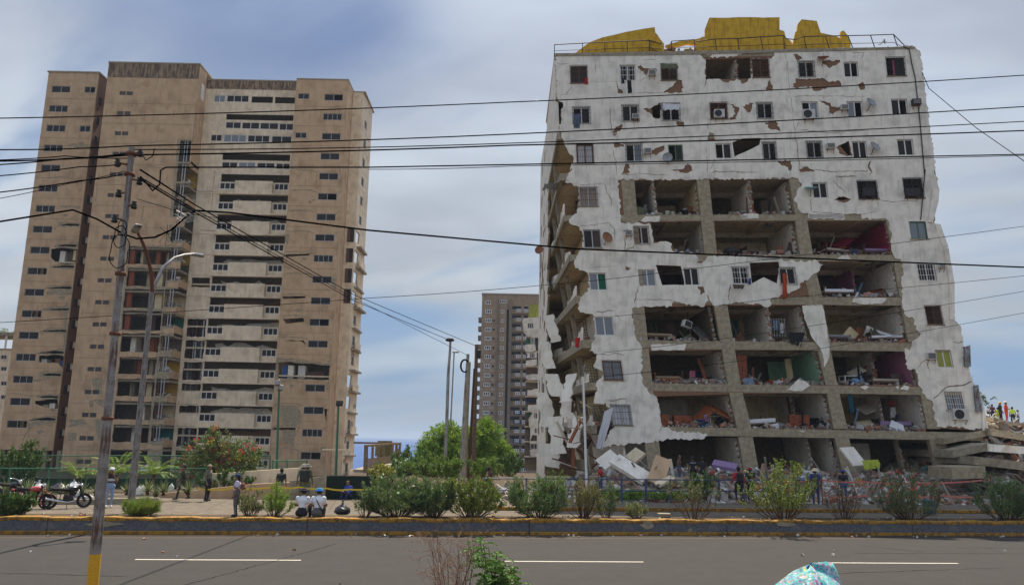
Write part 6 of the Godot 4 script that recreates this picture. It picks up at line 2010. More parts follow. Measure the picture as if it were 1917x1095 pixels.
	for k in 90:
		var z := rng.randf_range(-48.5,-55.0)
		var p := Vector3(at(rng.randf_range(1775,1930), 0,50.5).x * z / -50.5, lerpf(1.0,5.4, (-48.2 - z) / 7.3), z)
		st.set_color(debris_color() * 1.2)
		bar(st, p, p + Vector3(rng.randf_range(-1,1), rng.randf_range(-.2,.6), rng.randf_range(-.6,.8)) * 1.3, rng.randf_range(.05,.4), .05)
	tag(put(st, "wedged_rubble", M.chunks), "rubble wedged between the pancaked slabs", "rubble", "", "stuff")
	# fallen pieces in front of the ground floor
	board(at(1150,860,50.4), at(1212,898,49.0), 1.0,.28, M.white, "fallen_wall", "thick white wall piece tipped over at the left end of the open ground floor", "slab", Vector3(-.1,1,.7))
	board(at(1226,905,48.4), at(1243,858,49.4), .16,1.0, M.tan, "leaning_slab", "brown slab leaning upright against the first bare column", "slab", Vector3.RIGHT)
	board(at(1125,872,50.5), at(1153,851,50.6), 1.2,.2, M.room_white, "fallen_plate", "pale plate propped up under the hanging cloth", "slab", Vector3(.1,1,.5))
	board(at(1180,862,51.5), at(1200,845,51.8), .9,.2, M.soffit, "broken_panel_board", "beige broken piece behind the tipped white wall piece", "slab", Vector3(.1,1,.5))
	board(at(1230,908,47.6), at(1260,894,47.8), .7,.12, M.tan_pale, "flat_plate", "flat beige plate lying in front of the leaning brown slab", "slab", Vector3(0,1,.2))
	board(at(1265,897,48.0), at(1290,908,47.6), .8,.14, M.pale_concrete, "flat_plate", "flat grey plate lying right of the leaning brown slab", "slab", Vector3(0,1,.2))
	board(at(1585,838,52.5), at(1612,872,51.6), 1.2,.1, M.room_white, "leaning_sheet", "white sheet leaning in the third bay of the ground floor", "panel", Vector3(.4,1,1))
	st = new_st()
	drape(st, [at(1614,862,51.2), at(1645,860,51.0)], [at(1618,880,50.4), at(1648,876,50.6)], .6,10)
	tag(put(st, "yellow_green_tarpaulin", mat(c8(150,160,40), .7)), "crumpled yellow green tarpaulin on the rubble of the ground floor", "tarpaulin")
	board(at(1380,876,49.5), at(1335,868,50.0), 1.1,.22, M.cl_lilac, "mattress", "lilac mattress carried out beside the second bare column", "mattress", Vector3(0,1,.3))

func wire(pts: Array, r: float, label: String, sag := 0.0):
	# pts: [px, py, depth]
	var line := []
	for i in pts.size() - 1:
		var a := at(pts[i][0], pts[i][1], pts[i][2])
		var b := at(pts[i + 1][0], pts[i + 1][1], pts[i + 1][2])
		var n := 14 if pts.size() < 4 else 6
		for k in n:
			var x := float(k) / n
			line.append(a.lerp(b, x) - Vector3(0, sag * 4.0 * x * (1 - x), 0))
	line.append(at(pts[-1][0], pts[-1][1], pts[-1][2]))
	var st := new_st()
	tube(st, line, [r], 5, false)
	tag(put(st, "overhead_cable", M.cable), label, "cable", "overhead cables")
func pole_at(called: String, label: String, foot: Array, top: Array, z: float, r0: float, r1: float, m: Material, ground := -99.0) -> Node3D:
	var a := at(foot[0], foot[1], z)
	var b := at(top[0], top[1], z)
	if ground > -50.0: a = a.lerp(b, (ground - a.y) / (b.y - a.y))
	var t := thing(called, label, "pole", a)
	var st := new_st()
	var pts := []
	var rr := []
	for k in 9:
		pts.append((b - a) * (k / 8.0))
		rr.append(lerpf(r0, r1, k / 8.0))
	tube(st, pts, rr, 12)
	put(st, "shaft", m, t)
	return t
func build_street_things():
	var st: SurfaceTool
	# ---- utility pole on the near verge
	var a := at(172,1095,15.0)
	var b := at(246,276,15.0)
	var gy := ground_y(a.x, a.z) - .1
	a = a.lerp(b, (gy - a.y) / (b.y - a.y))
	var yl := at(180,1037,15.0)
	var cut := (yl.y - a.y) / (b.y - a.y)
	var U := thing("utility_pole", "rusty steel utility pole with yellow painted foot on the near verge", "pole", a)
	var prof := [[0.0,.10], [cut, .097], [.42,.088], [.43,.078], [.72,.07], [.725,.062], [1.0,.058]]
	st = new_st()
	tube(st, [Vector3.ZERO, (b - a) * cut], [.101,.098], 16)
	put(st, "painted_foot", M.rusty_yellow, U)
	st = new_st()
	var pts := []
	var rr := []
	for k in range(1, prof.size()):
		pts.append((b - a) * prof[k][0])
		rr.append(prof[k][1])
	tube(st, pts, rr, 16)
	put(st, "shaft", M.rusty_steel, U)
	for y in [.43,.725,.985,.94,.60]:
		st = new_st()
		lathe(st, (b - a) * y, [[.05,-.03], [.10,-.03], [.105,.03], [.05,.03]], 12)
		put(st, "collar", M.rusty_iron, U)
	for k in [[.985,.22,.1], [.96,-.18,.15], [.93,.16,-.1], [.90,-.2,-.05], [.87,.2,.12], [.84,-.16,.1]]:
		st = new_st()
		lathe(st, (b - a) * k[0] + Vector3(k[1], 0, k[2]), [[0,-.09], [.05,-.08], [.065,-.05], [.035,-.03], [.06,0], [.035,.02], [.05,.06], [0,.07]], 10)
		put(st, "insulator", M.black, U)
		st = new_st()
		bar(st, (b - a) * k[0], (b - a) * k[0] + Vector3(k[1], 0, k[2]), .03,.03)
		put(st, "arm", M.rusty_iron, U)
	# slack coils on the pole
	for c in [[.80,.17,.02, "coil"], [.82,.12,-.03, "coil"], [.77,.26,.0, "coil"]]:
		st = new_st()
		var ring := []
		for k in 25:
			var t := TAU * k / 24
			ring.append((b - a) * c[0] + Vector3(cos(t) * c[1] * (.7 + .1 * sin(k)), sin(t) * c[1] * 1.3,.13 + c[2] + .02 * sin(t * 3)))
		tube(st, ring, [.009], 5, false)
		put(st, "cable_coil", M.cable, U)
	# ---- overhead cables, each strung along or across the street
	wire([[-40,222,17], [958,191,18.5], [1960,138,20]], .014, "highest overhead cable, crossing above the pole top", .05)
	wire([[-40,280,15], [246,273,15], [958,251,16.5], [1960,197,18.5]], .014, "overhead cable leaving the very top of the utility pole", .03)
	wire([[246,280,15], [958,268,16.5], [1960,225,18.5]], .012, "overhead cable just below the pole top, right side only", .04)
	wire([[-40,302,15.1], [246,290,15.1], [958,272,16.6], [1960,243,18.6]], .017, "thick overhead cable crossing a hand below the pole top", .03)
	wire([[-40,310,15.0], [120,297,15], [246,286,15]], .014, "cable rising to the pole from the left, upper of the bundle", .02)
	wire([[-40,300,14.9], [120,292,14.9], [246,296,15]], .011, "thin cable in the bundle left of the pole", .02)
	wire([[-40,332,15.0], [150,312,15], [246,305,15]], .012, "cable of the left bundle with a gentle slope", .02)
	wire([[-40,364,15.0], [150,338,15], [228,326,15]], .013, "lower cable rising to the pole from the left edge", .02)
	wire([[-40,378,15.0], [120,345,15], [232,320,15]], .007, "thin lower wire rising to the pole from the left edge", .02)
	wire([[262,284,15], [272,300,15], [285,292,15], [288,278,15]], .01, "small slack loop hanging right of the pole top")
	wire([[262,330,15], [285,357,15], [298,345,15], [300,318,15.02], [310,313,15.1], [690,313,16], [958,308,16.5], [1960,288,18.5]], .015, "cable with a deep slack loop beside the pole, then running level to the right")
	wire([[690,317,15.6], [958,311,16.3], [1960,290,18.3]], .008, "thin wire running close under the level cable on the right", .02)
	wire([[-40,421,14.6], [60,405,14.6], [135,393,14.7], [180,410,14.9], [230,438,15.0], [255,447,15], [290,444,15], [320,430,15.1], [345,408,15.1], [365,394,15.2], [430,398,15.3], [690,431,16], [1080,466,17], [1960,502,18.5]], .019, "thick black cable sagging past the pole and running down across both buildings")
	wire([[262,318,15], [365,384,22], [660,551,46], [892,648,58]], .02, "service cable slanting from the pole to the far dark pole")
	wire([[262,336,15], [365,398,22], [660,562,46], [842,637,58]], .02, "service cable slanting from the pole to the far lamp post")
	wire([[262,332,15], [365,393,22], [660,557,46], [875,665,56]], .014, "thin service cable slanting from the pole to the coiled far pole")
	wire([[-40,606,40], [690,558,42], [1027,533,44], [1240,510,45], [1960,418,47]], .016, "thin cable crossing behind the street from the left edge to the right edge", .05)
	wire([[1150,592,40], [1440,560,41], [1960,512,43]], .013, "thin cable over the lower middle of the white block", .05)
	wire([[1130,660,40], [1440,622,41], [1960,538,43]], .012, "thin cable over the lower floors of the white block", .05)
	wire([[1130,705,40], [1440,668,41], [1960,578,43]], .012, "lowest thin cable over the white block", .05)
	wire([[1725,130,53.5], [1740,165,53], [1830,240,50], [1960,330,46]], .025, "slack cable from the roof corner of the white block to the right edge")
	wire([[255,372,15], [340,398,15.3], [430,412,16]], .006, "frayed thin wire beside the lamp post arm")
	# frayed bundle in the thick cable
	st = new_st()
	for k in 46:
		var p := at(lerpf(328,362, rng.randf()), lerpf(415,397, rng.randf()), 15.1)
		var d := Vector3(rng.randf_range(-.12,.12), rng.randf_range(-.07,.07), rng.randf_range(-.05,.05))
		tube(st, [p - d, p, p + d * .8], [.004], 4, false)
	tag(put(st, "cable_splice", M.grey_steel), "frayed silver splice hanging in the thick cable", "cable splice")
	st = new_st()
	for k in 8:
		var p := at(312,436,15.05)
		var an := TAU * k / 8
		tube(st, [p, p + Vector3(cos(an) * .2, sin(an) * .22 - .05,.02)], [.004], 4, false)
	tag(put(st, "cable_tangle", M.cable), "black star-shaped tangle of loose wire ends on the thick cable", "cable tangle")
	# ---- double lamp post of the median
	a = at(243,952,33.0)
	a.y = .50
	var L := thing("street_lamp", "old steel lamp post with two curved arms behind the median wall", "lamp post", a)
	var P := func(x: float, y: float, z: float) -> Vector3: return at(x, y, z) - a
	st = new_st()
	tube(st, [Vector3.ZERO, P.call(262,760,33), P.call(284,540,33)], [.15,.12,.095], 12)
	put(st, "shaft", M.rusty_steel, L)
	st = new_st()
	tube(st, [P.call(284,545,33), P.call(290,530,33), P.call(305,500,33.3), P.call(325,483,33.8), P.call(345,477,34.4), P.call(362,476,34.9)], [.08,.075,.07,.065,.06,.055], 10)
	put(st, "arm", M.grey_steel, L)
	st = new_st()
	tube(st, [P.call(284,548,33), P.call(282,510,32.6), P.call(272,468,31.8), P.call(262,445,31.0), P.call(258,438,30.6)], [.08,.075,.07,.065,.06], 10)
	put(st, "arm", M.rusty_iron, L)
	for e in [[368,477,35.1,.2], [254,428,30.3,-.9]]:
		st = new_st()
		bevel_box(st, P.call(e[0], e[1], e[2]), Vector3(.62,.14,.3), .05, Basis(Vector3.UP, e[3]) * Basis(Vector3.BACK, -.12 if e[3] > 0 else .3))
		put(st, "lamp_head", M.zinc, L)
	# ---- poles between the two blocks
	var q := pole_at("lamp_pole", "tall grey lamp pole bent at its top, first of the group between the blocks", [833,890], [839,700], 58,.13,.11, M.grey_steel)
	st = new_st()
	var o := q.position
	tube(st, [at(839,700,58) - o, at(842,660,58) - o, at(843,640,58) - o], [.11,.095,.08], 10)
	put(st, "arm", M.grey_steel, q)
	st = new_st()
	lathe(st, at(842,637,58) - o, [[0,-.12], [.3,-.06], [.34,.02], [.2,.16], [0,.18]], 12)
	put(st, "lamp_head", M.iron, q)
	q = pole_at("lamp_pole", "shorter grey lamp pole with small head right behind the bent lamp pole", [843,800], [850,660], 62,.06,.05, M.grey_steel, .3)
	st = new_st()
	bevel_box(st, at(853,659,62) - q.position, Vector3(.5,.12,.25), .04)
	put(st, "lamp_head", M.zinc, q)
	q = pole_at("cable_pole", "grey pole carrying a ring of coiled cable", [863,884], [876,663], 56,.15,.11, M.grey_steel, .3)
	for k in 4:
		st = new_st()
		var ring := []
		for j in 21:
			var t := TAU * j / 20
			ring.append(at(870,685,55.7) - q.position + Vector3(cos(t) * (.24 + k * .025), sin(t) * (.40 + k * .02), k * .03))
		tube(st, ring, [.03], 6, false)
		put(st, "cable_coil", M.cable, q)
	pole_at("concrete_pole", "pale concrete pole beside the coiled cable pole", [869,884], [878,678], 55,.16,.12, M.pale_concrete, .3)
	q = pole_at("wooden_pole", "dark wooden pole with transformer box, right of the pole group", [886,890], [892,645], 54,.15,.11, M.pole_wood, .3)
	st = new_st()
	bevel_box(st, at(896,662,54) - q.position, Vector3(.32,.55,.3), .05)
	put(st, "transformer", M.black, q)
	pole_at("leaning_pole", "thin dark leaning pole crossing the pole group", [877,890], [888,690], 53,.1,.07, M.dark_wood, .3)
	q = pole_at("flood_light", "green flood light post before the beige block's white balconies", [517,884], [522,722], 72,.12,.09, M.fence_green, -.3)
	for e in [[519,717,-.35], [524,726,.3]]:
		st = new_st()
		bevel_box(st, at(e[0], e[1], 71.8) - q.position, Vector3(.5,.55,.3), .06, Basis(Vector3.RIGHT, -.5) * Basis(Vector3.UP, e[2]))
		put(st, "lamp_head", M.grey_steel, q)
	q = pole_at("flood_light", "green flood light post before the right end of the beige block", [628,892], [633,758], 72,.12,.09, M.fence_green, -.3)
	st = new_st()
	bevel_box(st, at(635,755,71.8) - q.position, Vector3(.6,.5,.3), .06, Basis(Vector3.RIGHT, -.5))
	put(st, "lamp_head", M.iron, q)
	q = pole_at("white_lamp_post", "slim white lamp post with bent top before the broken balconies", [1098,897], [1092,705], 46,.075,.06, M.frame_white, .7)
	st = new_st()
	tube(st, [at(1092,705,46) - q.position, at(1093,690,46) - q.position, at(1096,683,46) - q.position, at(1099,684,46) - q.position], [.06,.055,.05,.04], 8)
	put(st, "arm", M.rusty_steel, q)
	# ---- chain-link fences before the beige block
	chain_fence("chain_link_fence", "green chain-link fence in front of the beige block, nearer the street", 44.0, [-60,17,90,160,237,312,386], 877,922)
	chain_fence("chain_link_fence", "green chain-link fence behind the nearer one, along the beige block", 56.0, [-40,30,110,200,300,420,505], 853,905)
	chain_fence("chain_link_fence", "short green chain-link fence beside the ramp with a raised corner", 47.0, [510,537,574], 863,905)
	# green netting along the foot of the near fence
	st = new_st()
	drape(st, [at(-40,896,45), at(330,896,45)], [at(-40,916,45), at(330,916,45)], .25,40)
	tag(put(st, "shade_net", M.painted_green), "dark green shade net along the foot of the near chain-link fence", "net")
	# ---- low walls beyond the forecourt
	lowwall([[292,933,41.2], [475,931,41.6], [545,931,42]], [.22,.66,.76], M.tan, "low beige ramp wall rising behind the standing man")
	lowwall([[540,932,41.8], [608,932,42.0]], [.85,1.08], M.pale_concrete, "grey boarded concrete wall behind the seated pair")
	lowwall([[380,905,45], [560,896,46]], [.5,.6], M.tan_pale, "pale upper edge of the ramp behind the fence")
	var gw := lowwall([[598,932,42.4], [702,932,43]], [1.12,1.12], M.painted_green, "dark green painted low wall with pale coping behind the seated pair")
	st = new_st()
	bar(st, at(596,932,42.3) + Vector3(0,1.18,0), at(704,932,42.9) + Vector3(0,1.18,0), .4,.12)
	put(st, "coping", M.tan_pale, gw)
	lowwall([[-30,948,35.5], [296,941,37.5]], [.22,.22], M.pale_concrete, "low kerb of the agave bed at the left")
	# ---- blue railing along the pavement
	var R := thing("blue_railing", "dark blue metal railing along the pavement in front of the rubble", "railing")
	var xs := [905,985,1118,1164,1210,1256,1347,1393,1440]
	for x in xs:
		st = new_st()
		var p := on_level(x, 939,.66)
		bevel_box(st, p + Vector3(0,.58,0), Vector3(.1,1.16,.1), .01)
		put(st, "post", M.rail_blue, R)
	for h in [1.12,.55]:
		st = new_st()
		for i in xs.size() - 1:
			tube(st, [on_level(xs[i], 939,.66) + Vector3(0, h, 0), on_level(xs[i + 1], 939,.66) + Vector3(0, h, 0)], [.035], 6)
		put(st, "rail", M.rail_blue, R)
	# ---- barrier tape
	tape([[1445,901,44], [1541,899,43.5], [1620,902,43.5], [1720,904,43.8], [1840,899,44]], M.tape_red, "red and white barrier tape, upper, strung along the pavement")
	tape([[1541,929,42.5], [1620,928,42.5], [1670,930,42.7], [1760,928,43], [1860,929,43]], M.tape_red, "red and white barrier tape, lower, strung along the pavement")
	tape([[370,912,40], [387,916,39.5], [430,914,39], [520,911,38.5]], M.tape_yellow, "yellow barrier tape by the standing man")
	tape([[520,911,38.4], [560,912,38.4], [610,914,39], [655,916,39.5], [700,913,40]], M.tape_yellow, "yellow barrier tape in front of the green wall")
	for x in [1541,1860]:
		var p := on_level(x, 944,.66)
		st = new_st()
		tube(st, [p, p + Vector3(0,1.5,0)], [.03], 8)
		tag(put(st, "tape_stake", M.rusty_iron), "rusty stake holding the barrier tape, " + ("beside the man with the dark backpack" if x < 1600 else "at the right end of the tapes"), "stake")
	# yellow tape heap on the ground
	st = new_st()
	for k in 26:
		var p := on_level(lerpf(920,946, rng.randf()), lerpf(943,951, rng.randf()), .52)
		bar(st, p, p + Vector3(rng.randf_range(-.4,.4), rng.randf_range(0,.12), rng.randf_range(-.2,.2)), .07,.01)
	tag(put(st, "tape_heap", M.tape_yellow), "crumpled yellow tape lying on the ground between the shrubs", "tape")
	# ---- small things on the forecourt and strip
	bag(on_level(640,963,.56), .34,.42, M.bag_black, "knotted black rubbish bag on the planted strip beside the seated pair")
	bag(on_level(97,925,.50) + Vector3(0,0,-.6), .55,.55, M.bag_black, "big dark rubbish bag behind the motorcycles")
	bag(on_level(122,925,.50) + Vector3(.1,0,-.5), .5,.6, M.bag_white, "tall pale rubbish bag behind the second motorcycle")
	bag(on_level(143,930,.50), .4,.42, M.bag_white, "pale rubbish bag between the second motorcycle and the pole")
	bag(on_level(158,935,.50), .35,.3, M.bag_white, "flat white sack beside the utility pole")
	bag(on_level(70,922,.50), .36,.5, M.bag_white, "small white sack left of the rubbish bags")
	for j in [[258,927, "white plastic jug left of the agave kerb, nearer the lamp post"], [265,925, "white plastic jug standing right of its twin by the lamp post"], [319,922, "clear plastic jug by the walking man"]]:
		st = new_st()
		lathe(st, on_level(j[0], j[1], .50), [[0,0], [.13,0], [.14,.05], [.14,.32], [.06,.42], [.045,.43], [.045,.48], [0,.48]], 12)
		tag(put(st, "plastic_jug", M.plastic_white), j[2], "jug")
	crate(on_level(1742,962,.56), Vector3(.42,.62,.45), M.cl_teal, "blue_bin", "blue plastic bin behind the oleander with red flowers", "bin", .2)
	board(on_level(262,915,.50) + Vector3(-.1,1.0,0), on_level(262,915,.50) + Vector3(.35,1.2,0), .02,.38, M.plastic_white, "paper_sign", "small white card sign hanging askew by the lamp post", "sign", Vector3.UP)
	crate(on_level(1200,967,.56) + Vector3(1.0,0,.0), Vector3(.5,.12,.4), M.pale_concrete, "loose_kerb_block", "loose concrete block lying on the planted strip", "block")
	# litter
	st = new_st()
	for k in 260:
		var s := rng.randf_range(-10,55)
		var t: float = [-rng.randf_range(.1,.9), rng.randf_range(.6,1.7), -rng.randf_range(1.5,12)][0 if k % 3 == 0 else (1 if k % 8 else 2)]
		chunk(st, rp(s, t, .02 if t < 0 else .58), Vector3.ONE * rng.randf_range(.03,.10), debris_color())
	tag(put(st, "litter", M.chunks), "scattered grit, leaves and scraps along the wall and road edge", "litter", "", "stuff")
	# clutter scattered along the tape
	st = new_st()
	for k in 120:
		var p := on_level(rng.randf_range(1545,1850), rng.randf_range(925,938), .68)
		chunk(st, p, Vector3(rng.randf_range(.15,.8), .12,.3), [Color(.5,.5,.5), Color(.1,.2,.3), Color(.4,.15,.1), Color(.3,.26,.2), Color(.15,.3,.25)][k % 5])
	tag(put(st, "household_scraps", M.chunks), "household scraps and panels strewn behind the barrier tape", "debris", "", "stuff")
	motorbike(on_level(52,952,.50), -.12, M.red_paint, "red motorcycle parked at the left, front wheel to the right")
	motorbike(on_level(122,952,.50), .75, M.black_paint, "black motorcycle parked at an angle beside the red one")
	motorbike(on_level(8,944,.50) + Vector3(-.3,0,-.6), -.3, M.black_paint, "dark motorcycle half out of view behind the green bush at the left edge")
func lowwall(ps: Array, hs: Array, m: Material, label: String) -> Node3D:
	var t := thing("low_wall", label, "wall", at(ps[0][0], ps[0][1], ps[0][2]))
	for i in ps.size() - 1:
		var a := at(ps[i][0], ps[i][1], ps[i][2])
		var b := at(ps[i + 1][0], ps[i + 1][1], ps[i + 1][2])
		var st := new_st()
		var d := (b - a).normalized().cross(Vector3.UP) * .12
		var p := []
		for y in 2:
			for e in [[a - d, 0], [b - d, 1], [b + d, 1], [a + d, 0]]: p.append(e[0] + Vector3(0, hs[i + e[1]] if y else -.6,0) - t.position)
		box8(st, p)
		put(st, "wall_length", m, t)
	return t
func tape(ps: Array, m: Material, label: String):
	var st := new_st()
	for i in ps.size() - 1:
		var a := at(ps[i][0], ps[i][1], ps[i][2])
		var b := at(ps[i + 1][0], ps[i + 1][1], ps[i + 1][2])
		var prev := a
		for k in 8:
			var x := (k + 1) / 8.0
			var p := a.lerp(b, x) - Vector3(0,.12 * 4 * x * (1 - x) * .5,0)
			bar(st, prev, p, .006,.075)
			prev = p
	tag(put(st, "barrier_tape", m), label, "tape", "barrier tapes")
func bag(where: Vector3, r: float, h: float, m: Material, label: String):
	var t := thing("rubbish_bag", label, "bag", where, rng.randf() * TAU, "rubbish bags")
	var st := new_st()
	st.set_smooth_group(0)
	var rings := []
	for j in 8:
		var y := float(j) / 7
		var rr := r * (sin(PI * pow(lerpf(.12,.97, y), .7)) * .95 + .06)
		var ring := []
		for k in 14:
			var an := TAU * k / 14
			ring.append(Vector3(cos(an), 0, sin(an)) * rr * rng.randf_range(.86,1.1) + Vector3(0, y * h * rng.randf_range(.96,1.04), 0))
		rings.append(ring)
	for j in 7:
		for k in 14:
			quad(st, rings[j][k], rings[j][(k + 1) % 14], rings[j + 1][(k + 1) % 14], rings[j + 1][k])
	put(st, "sack", m, t)
	st = new_st()
	lathe(st, Vector3(0, h * .96,0), [[.03,0], [.05,.04], [.02,.07], [.07,.14], [0,.12]], 8)
	put(st, "knot", m, t)
func chain_fence(called: String, label: String, z: float, xs: Array, ytop: float, ybot: float):
	var t := thing(called, label, "fence")
	for x in xs:
		var st := new_st()
		var foot := at(x, ybot, z)
		tube(st, [foot - Vector3(0,.4,0), at(x, ytop, z) + Vector3(0,.05,0)], [.045], 8)
		put(st, "post", M.fence_green, t)
	for i in xs.size() - 1:
		var a := at(xs[i], ytop, z)
		var b := at(xs[i + 1], ytop, z)
		var c := at(xs[i], ybot, z)
		var d := at(xs[i + 1], ybot, z)
		var st := new_st()
		tube(st, [a, b], [.038], 6)
		put(st, "rail", M.fence_green, t)
		st = new_st()
		var w := a.distance_to(b)
		var h := a.distance_to(c)
		var step := .14
		var n := int((w + h) / step)
		for k in n:
			var s := k * step
			for dir in [1,-1]:
				# a wire at 45 degrees clipped to the bay
				var x0 := maxf(0, s - h)
				var x1 := minf(w, s)
				var y0 := s - x0
				var y1 := s - x1
				var p0 := Vector2(x0, y0)
				var p1 := Vector2(x1, y1)
				if dir < 0:
					p0.x = w - p0.x
					p1.x = w - p1.x
				var A := a.lerp(b, p0.x / w) + (c - a) * (p0.y / h)
				var Bp := a.lerp(b, p1.x / w) + (c - a) * (p1.y / h)
				tube(st, [A, Bp], [.005], 3, false)
		put(st, "wire_mesh", M.fence_green, t)
func torus(st: SurfaceTool, c: Vector3, R: float, r: float, b := Basis(), n := 22, m := 8):
	st.set_smooth_group(0)
	for i in n:
		for j in m:
			var p := []
			for e in [[i, j], [i + 1, j], [i + 1, j + 1], [i, j + 1]]:
				var u: float = TAU * e[0] / n
				var v: float = TAU * e[1] / m
				p.append(c + b * Vector3((R + r * cos(v)) * cos(u), (R + r * cos(v)) * sin(u), r * sin(v)))
			quad(st, p[0], p[1], p[2], p[3])
	st.set_smooth_group(-1)
func motorbike(where: Vector3, turn: float, paint: Material, label: String):
	var t := thing("motorcycle", label, "motorcycle", where, turn, "parked motorcycles")
	t.rotation.x = -.1
	for w in [[-.64,.30], [.68,.31]]:
		var st := new_st()
		torus(st, Vector3(w[0], w[1], 0), w[1] - .05,.05)
		var n := put(st, "wheel", M.rubber, t)
		st = new_st()
		torus(st, Vector3(w[0], w[1], 0), w[1] - .1,.016)
		put(st, "rim", M.black if paint != M.red_paint else M.red_paint, n)
		st = new_st()
		for k in 10:
			var an := TAU * k / 10
			tube(st, [Vector3(w[0], w[1], .02 if k % 2 else -.02), Vector3(w[0] + cos(an) * (w[1] - .1), w[1] + sin(an) * (w[1] - .1), 0)], [.007], 4, false)
		tube(st, [Vector3(w[0], w[1], -.06), Vector3(w[0], w[1], .06)], [.05], 10)
		put(st, "spokes", M.iron, n)
		# mudguard
		st = new_st()
		for k in 9:
			var a0: float = PI * (.18 + .68 * k / 9.0)
			var a1: float = PI * (.18 + .68 * (k + 1) / 9.0)
			var R: float = w[1] + .035
			quad(st, Vector3(w[0] + cos(a0) * R, w[1] + sin(a0) * R, -.07), Vector3(w[0] + cos(a0) * R, w[1] + sin(a0) * R, .07), Vector3(w[0] + cos(a1) * R, w[1] + sin(a1) * R, .07), Vector3(w[0] + cos(a1) * R, w[1] + sin(a1) * R, -.07))
		put(st, "mudguard", paint, t)
	var st := new_st()
	for s in [-1,1]:
		tube(st, [Vector3(.68,.31, s * .09), Vector3(.5,.78, s * .09), Vector3(.44,.95, s * .08)], [.026], 8)
	put(st, "fork", M.iron, t)
	st = new_st()
	tube(st, [Vector3(.46,.86,0), Vector3(.3,.55,0), Vector3(.05,.34,0), Vector3(-.3,.36,0), Vector3(-.64,.30,0)], [.03], 8)
	tube(st, [Vector3(.44,.84,0), Vector3(-.1,.72,0), Vector3(-.75,.76,0)], [.028], 8)
	tube(st, [Vector3(-.25,.72,.1), Vector3(-.3,.38,.12), Vector3(-.64,.30,.12)], [.02], 6)
	put(st, "frame", M.black, t)
	st = new_st()
	st.set_smooth_group(0)
	for k in 10:
		for j in 10:
			var q := []
			for e in [[k, j], [k + 1, j], [k + 1, j + 1], [k, j + 1]]:
				var x: float = e[0] / 10.0
				var an: float = TAU * e[1] / 10.0
				var r: float = .17 * pow(sin(PI * lerpf(.12,.93, x)), .55)
				q.append(Vector3(.42 - x * .52,.80 - x * .04 + sin(an) * r * .75, cos(an) * r * .8))
			quad(st, q[0], q[1], q[2], q[3])
	put(st, "fuel_tank", paint, t)
	st = new_st()
	bevel_box(st, Vector3(-.28,.79,0), Vector3(.62,.1,.26), .04, Basis(Vector3.BACK, -.06))
	bevel_box(st, Vector3(-.62,.83,0), Vector3(.2,.07,.2), .03, Basis(Vector3.BACK, -.2))
	put(st, "seat", M.rubber, t)
	st = new_st()
	bevel_box(st, Vector3(.06,.42,0), Vector3(.36,.26,.3), .05)
	for k in 5: bevel_box(st, Vector3(.16 + k * .015,.55 + k * .035,0), Vector3(.24,.018,.24), .005, Basis(Vector3.BACK, -.5))
	put(st, "engine", M.iron, t)
	st = new_st()
	tube(st, [Vector3(.22,.5,.1), Vector3(.26,.3,.14), Vector3(0,.24,.16), Vector3(-.35,.3,.17), Vector3(-.85,.42,.18)], [.025,.025,.03,.055,.055], 10)
	put(st, "exhaust", M.chrome, t)
	st = new_st()
	tube(st, [Vector3(.3,1.06,.36), Vector3(.38,1.05,.2), Vector3(.43,.99,0), Vector3(.38,1.05,-.2), Vector3(.3,1.06,-.36)], [.015], 8)
	put(st, "handlebar", M.chrome, t)
	for s in [-1,1]:
		st = new_st()
		tube(st, [Vector3(.34,1.06, s * .28), Vector3(.36,1.2, s * .33)], [.007], 5)
		lathe(st, Vector3(.36,1.23, s * .35), [[0,-.01], [.06,-.01], [.06,.01], [0,.012]], 10, Basis(Vector3.BACK, PI / 2))
		put(st, "mirror", M.black, t)
	st = new_st()
	lathe(st, Vector3(.54,.92,0), [[0,-.1], [.08,-.07], [.095,0], [.09,.03], [0,.035]], 14, Basis(Vector3.BACK, -PI / 2))
	put(st, "headlight", M.chrome, t)
	st = new_st()
	bevel_box(st, Vector3(-.86,.74,0), Vector3(.07,.08,.16), .02)
	put(st, "tail_light", M.red_paint, t)
	st = new_st()
	tube(st, [Vector3(.0,.25,.12), Vector3(-.06,.02,.3)], [.014], 6)
	put(st, "side_stand", M.iron, t)

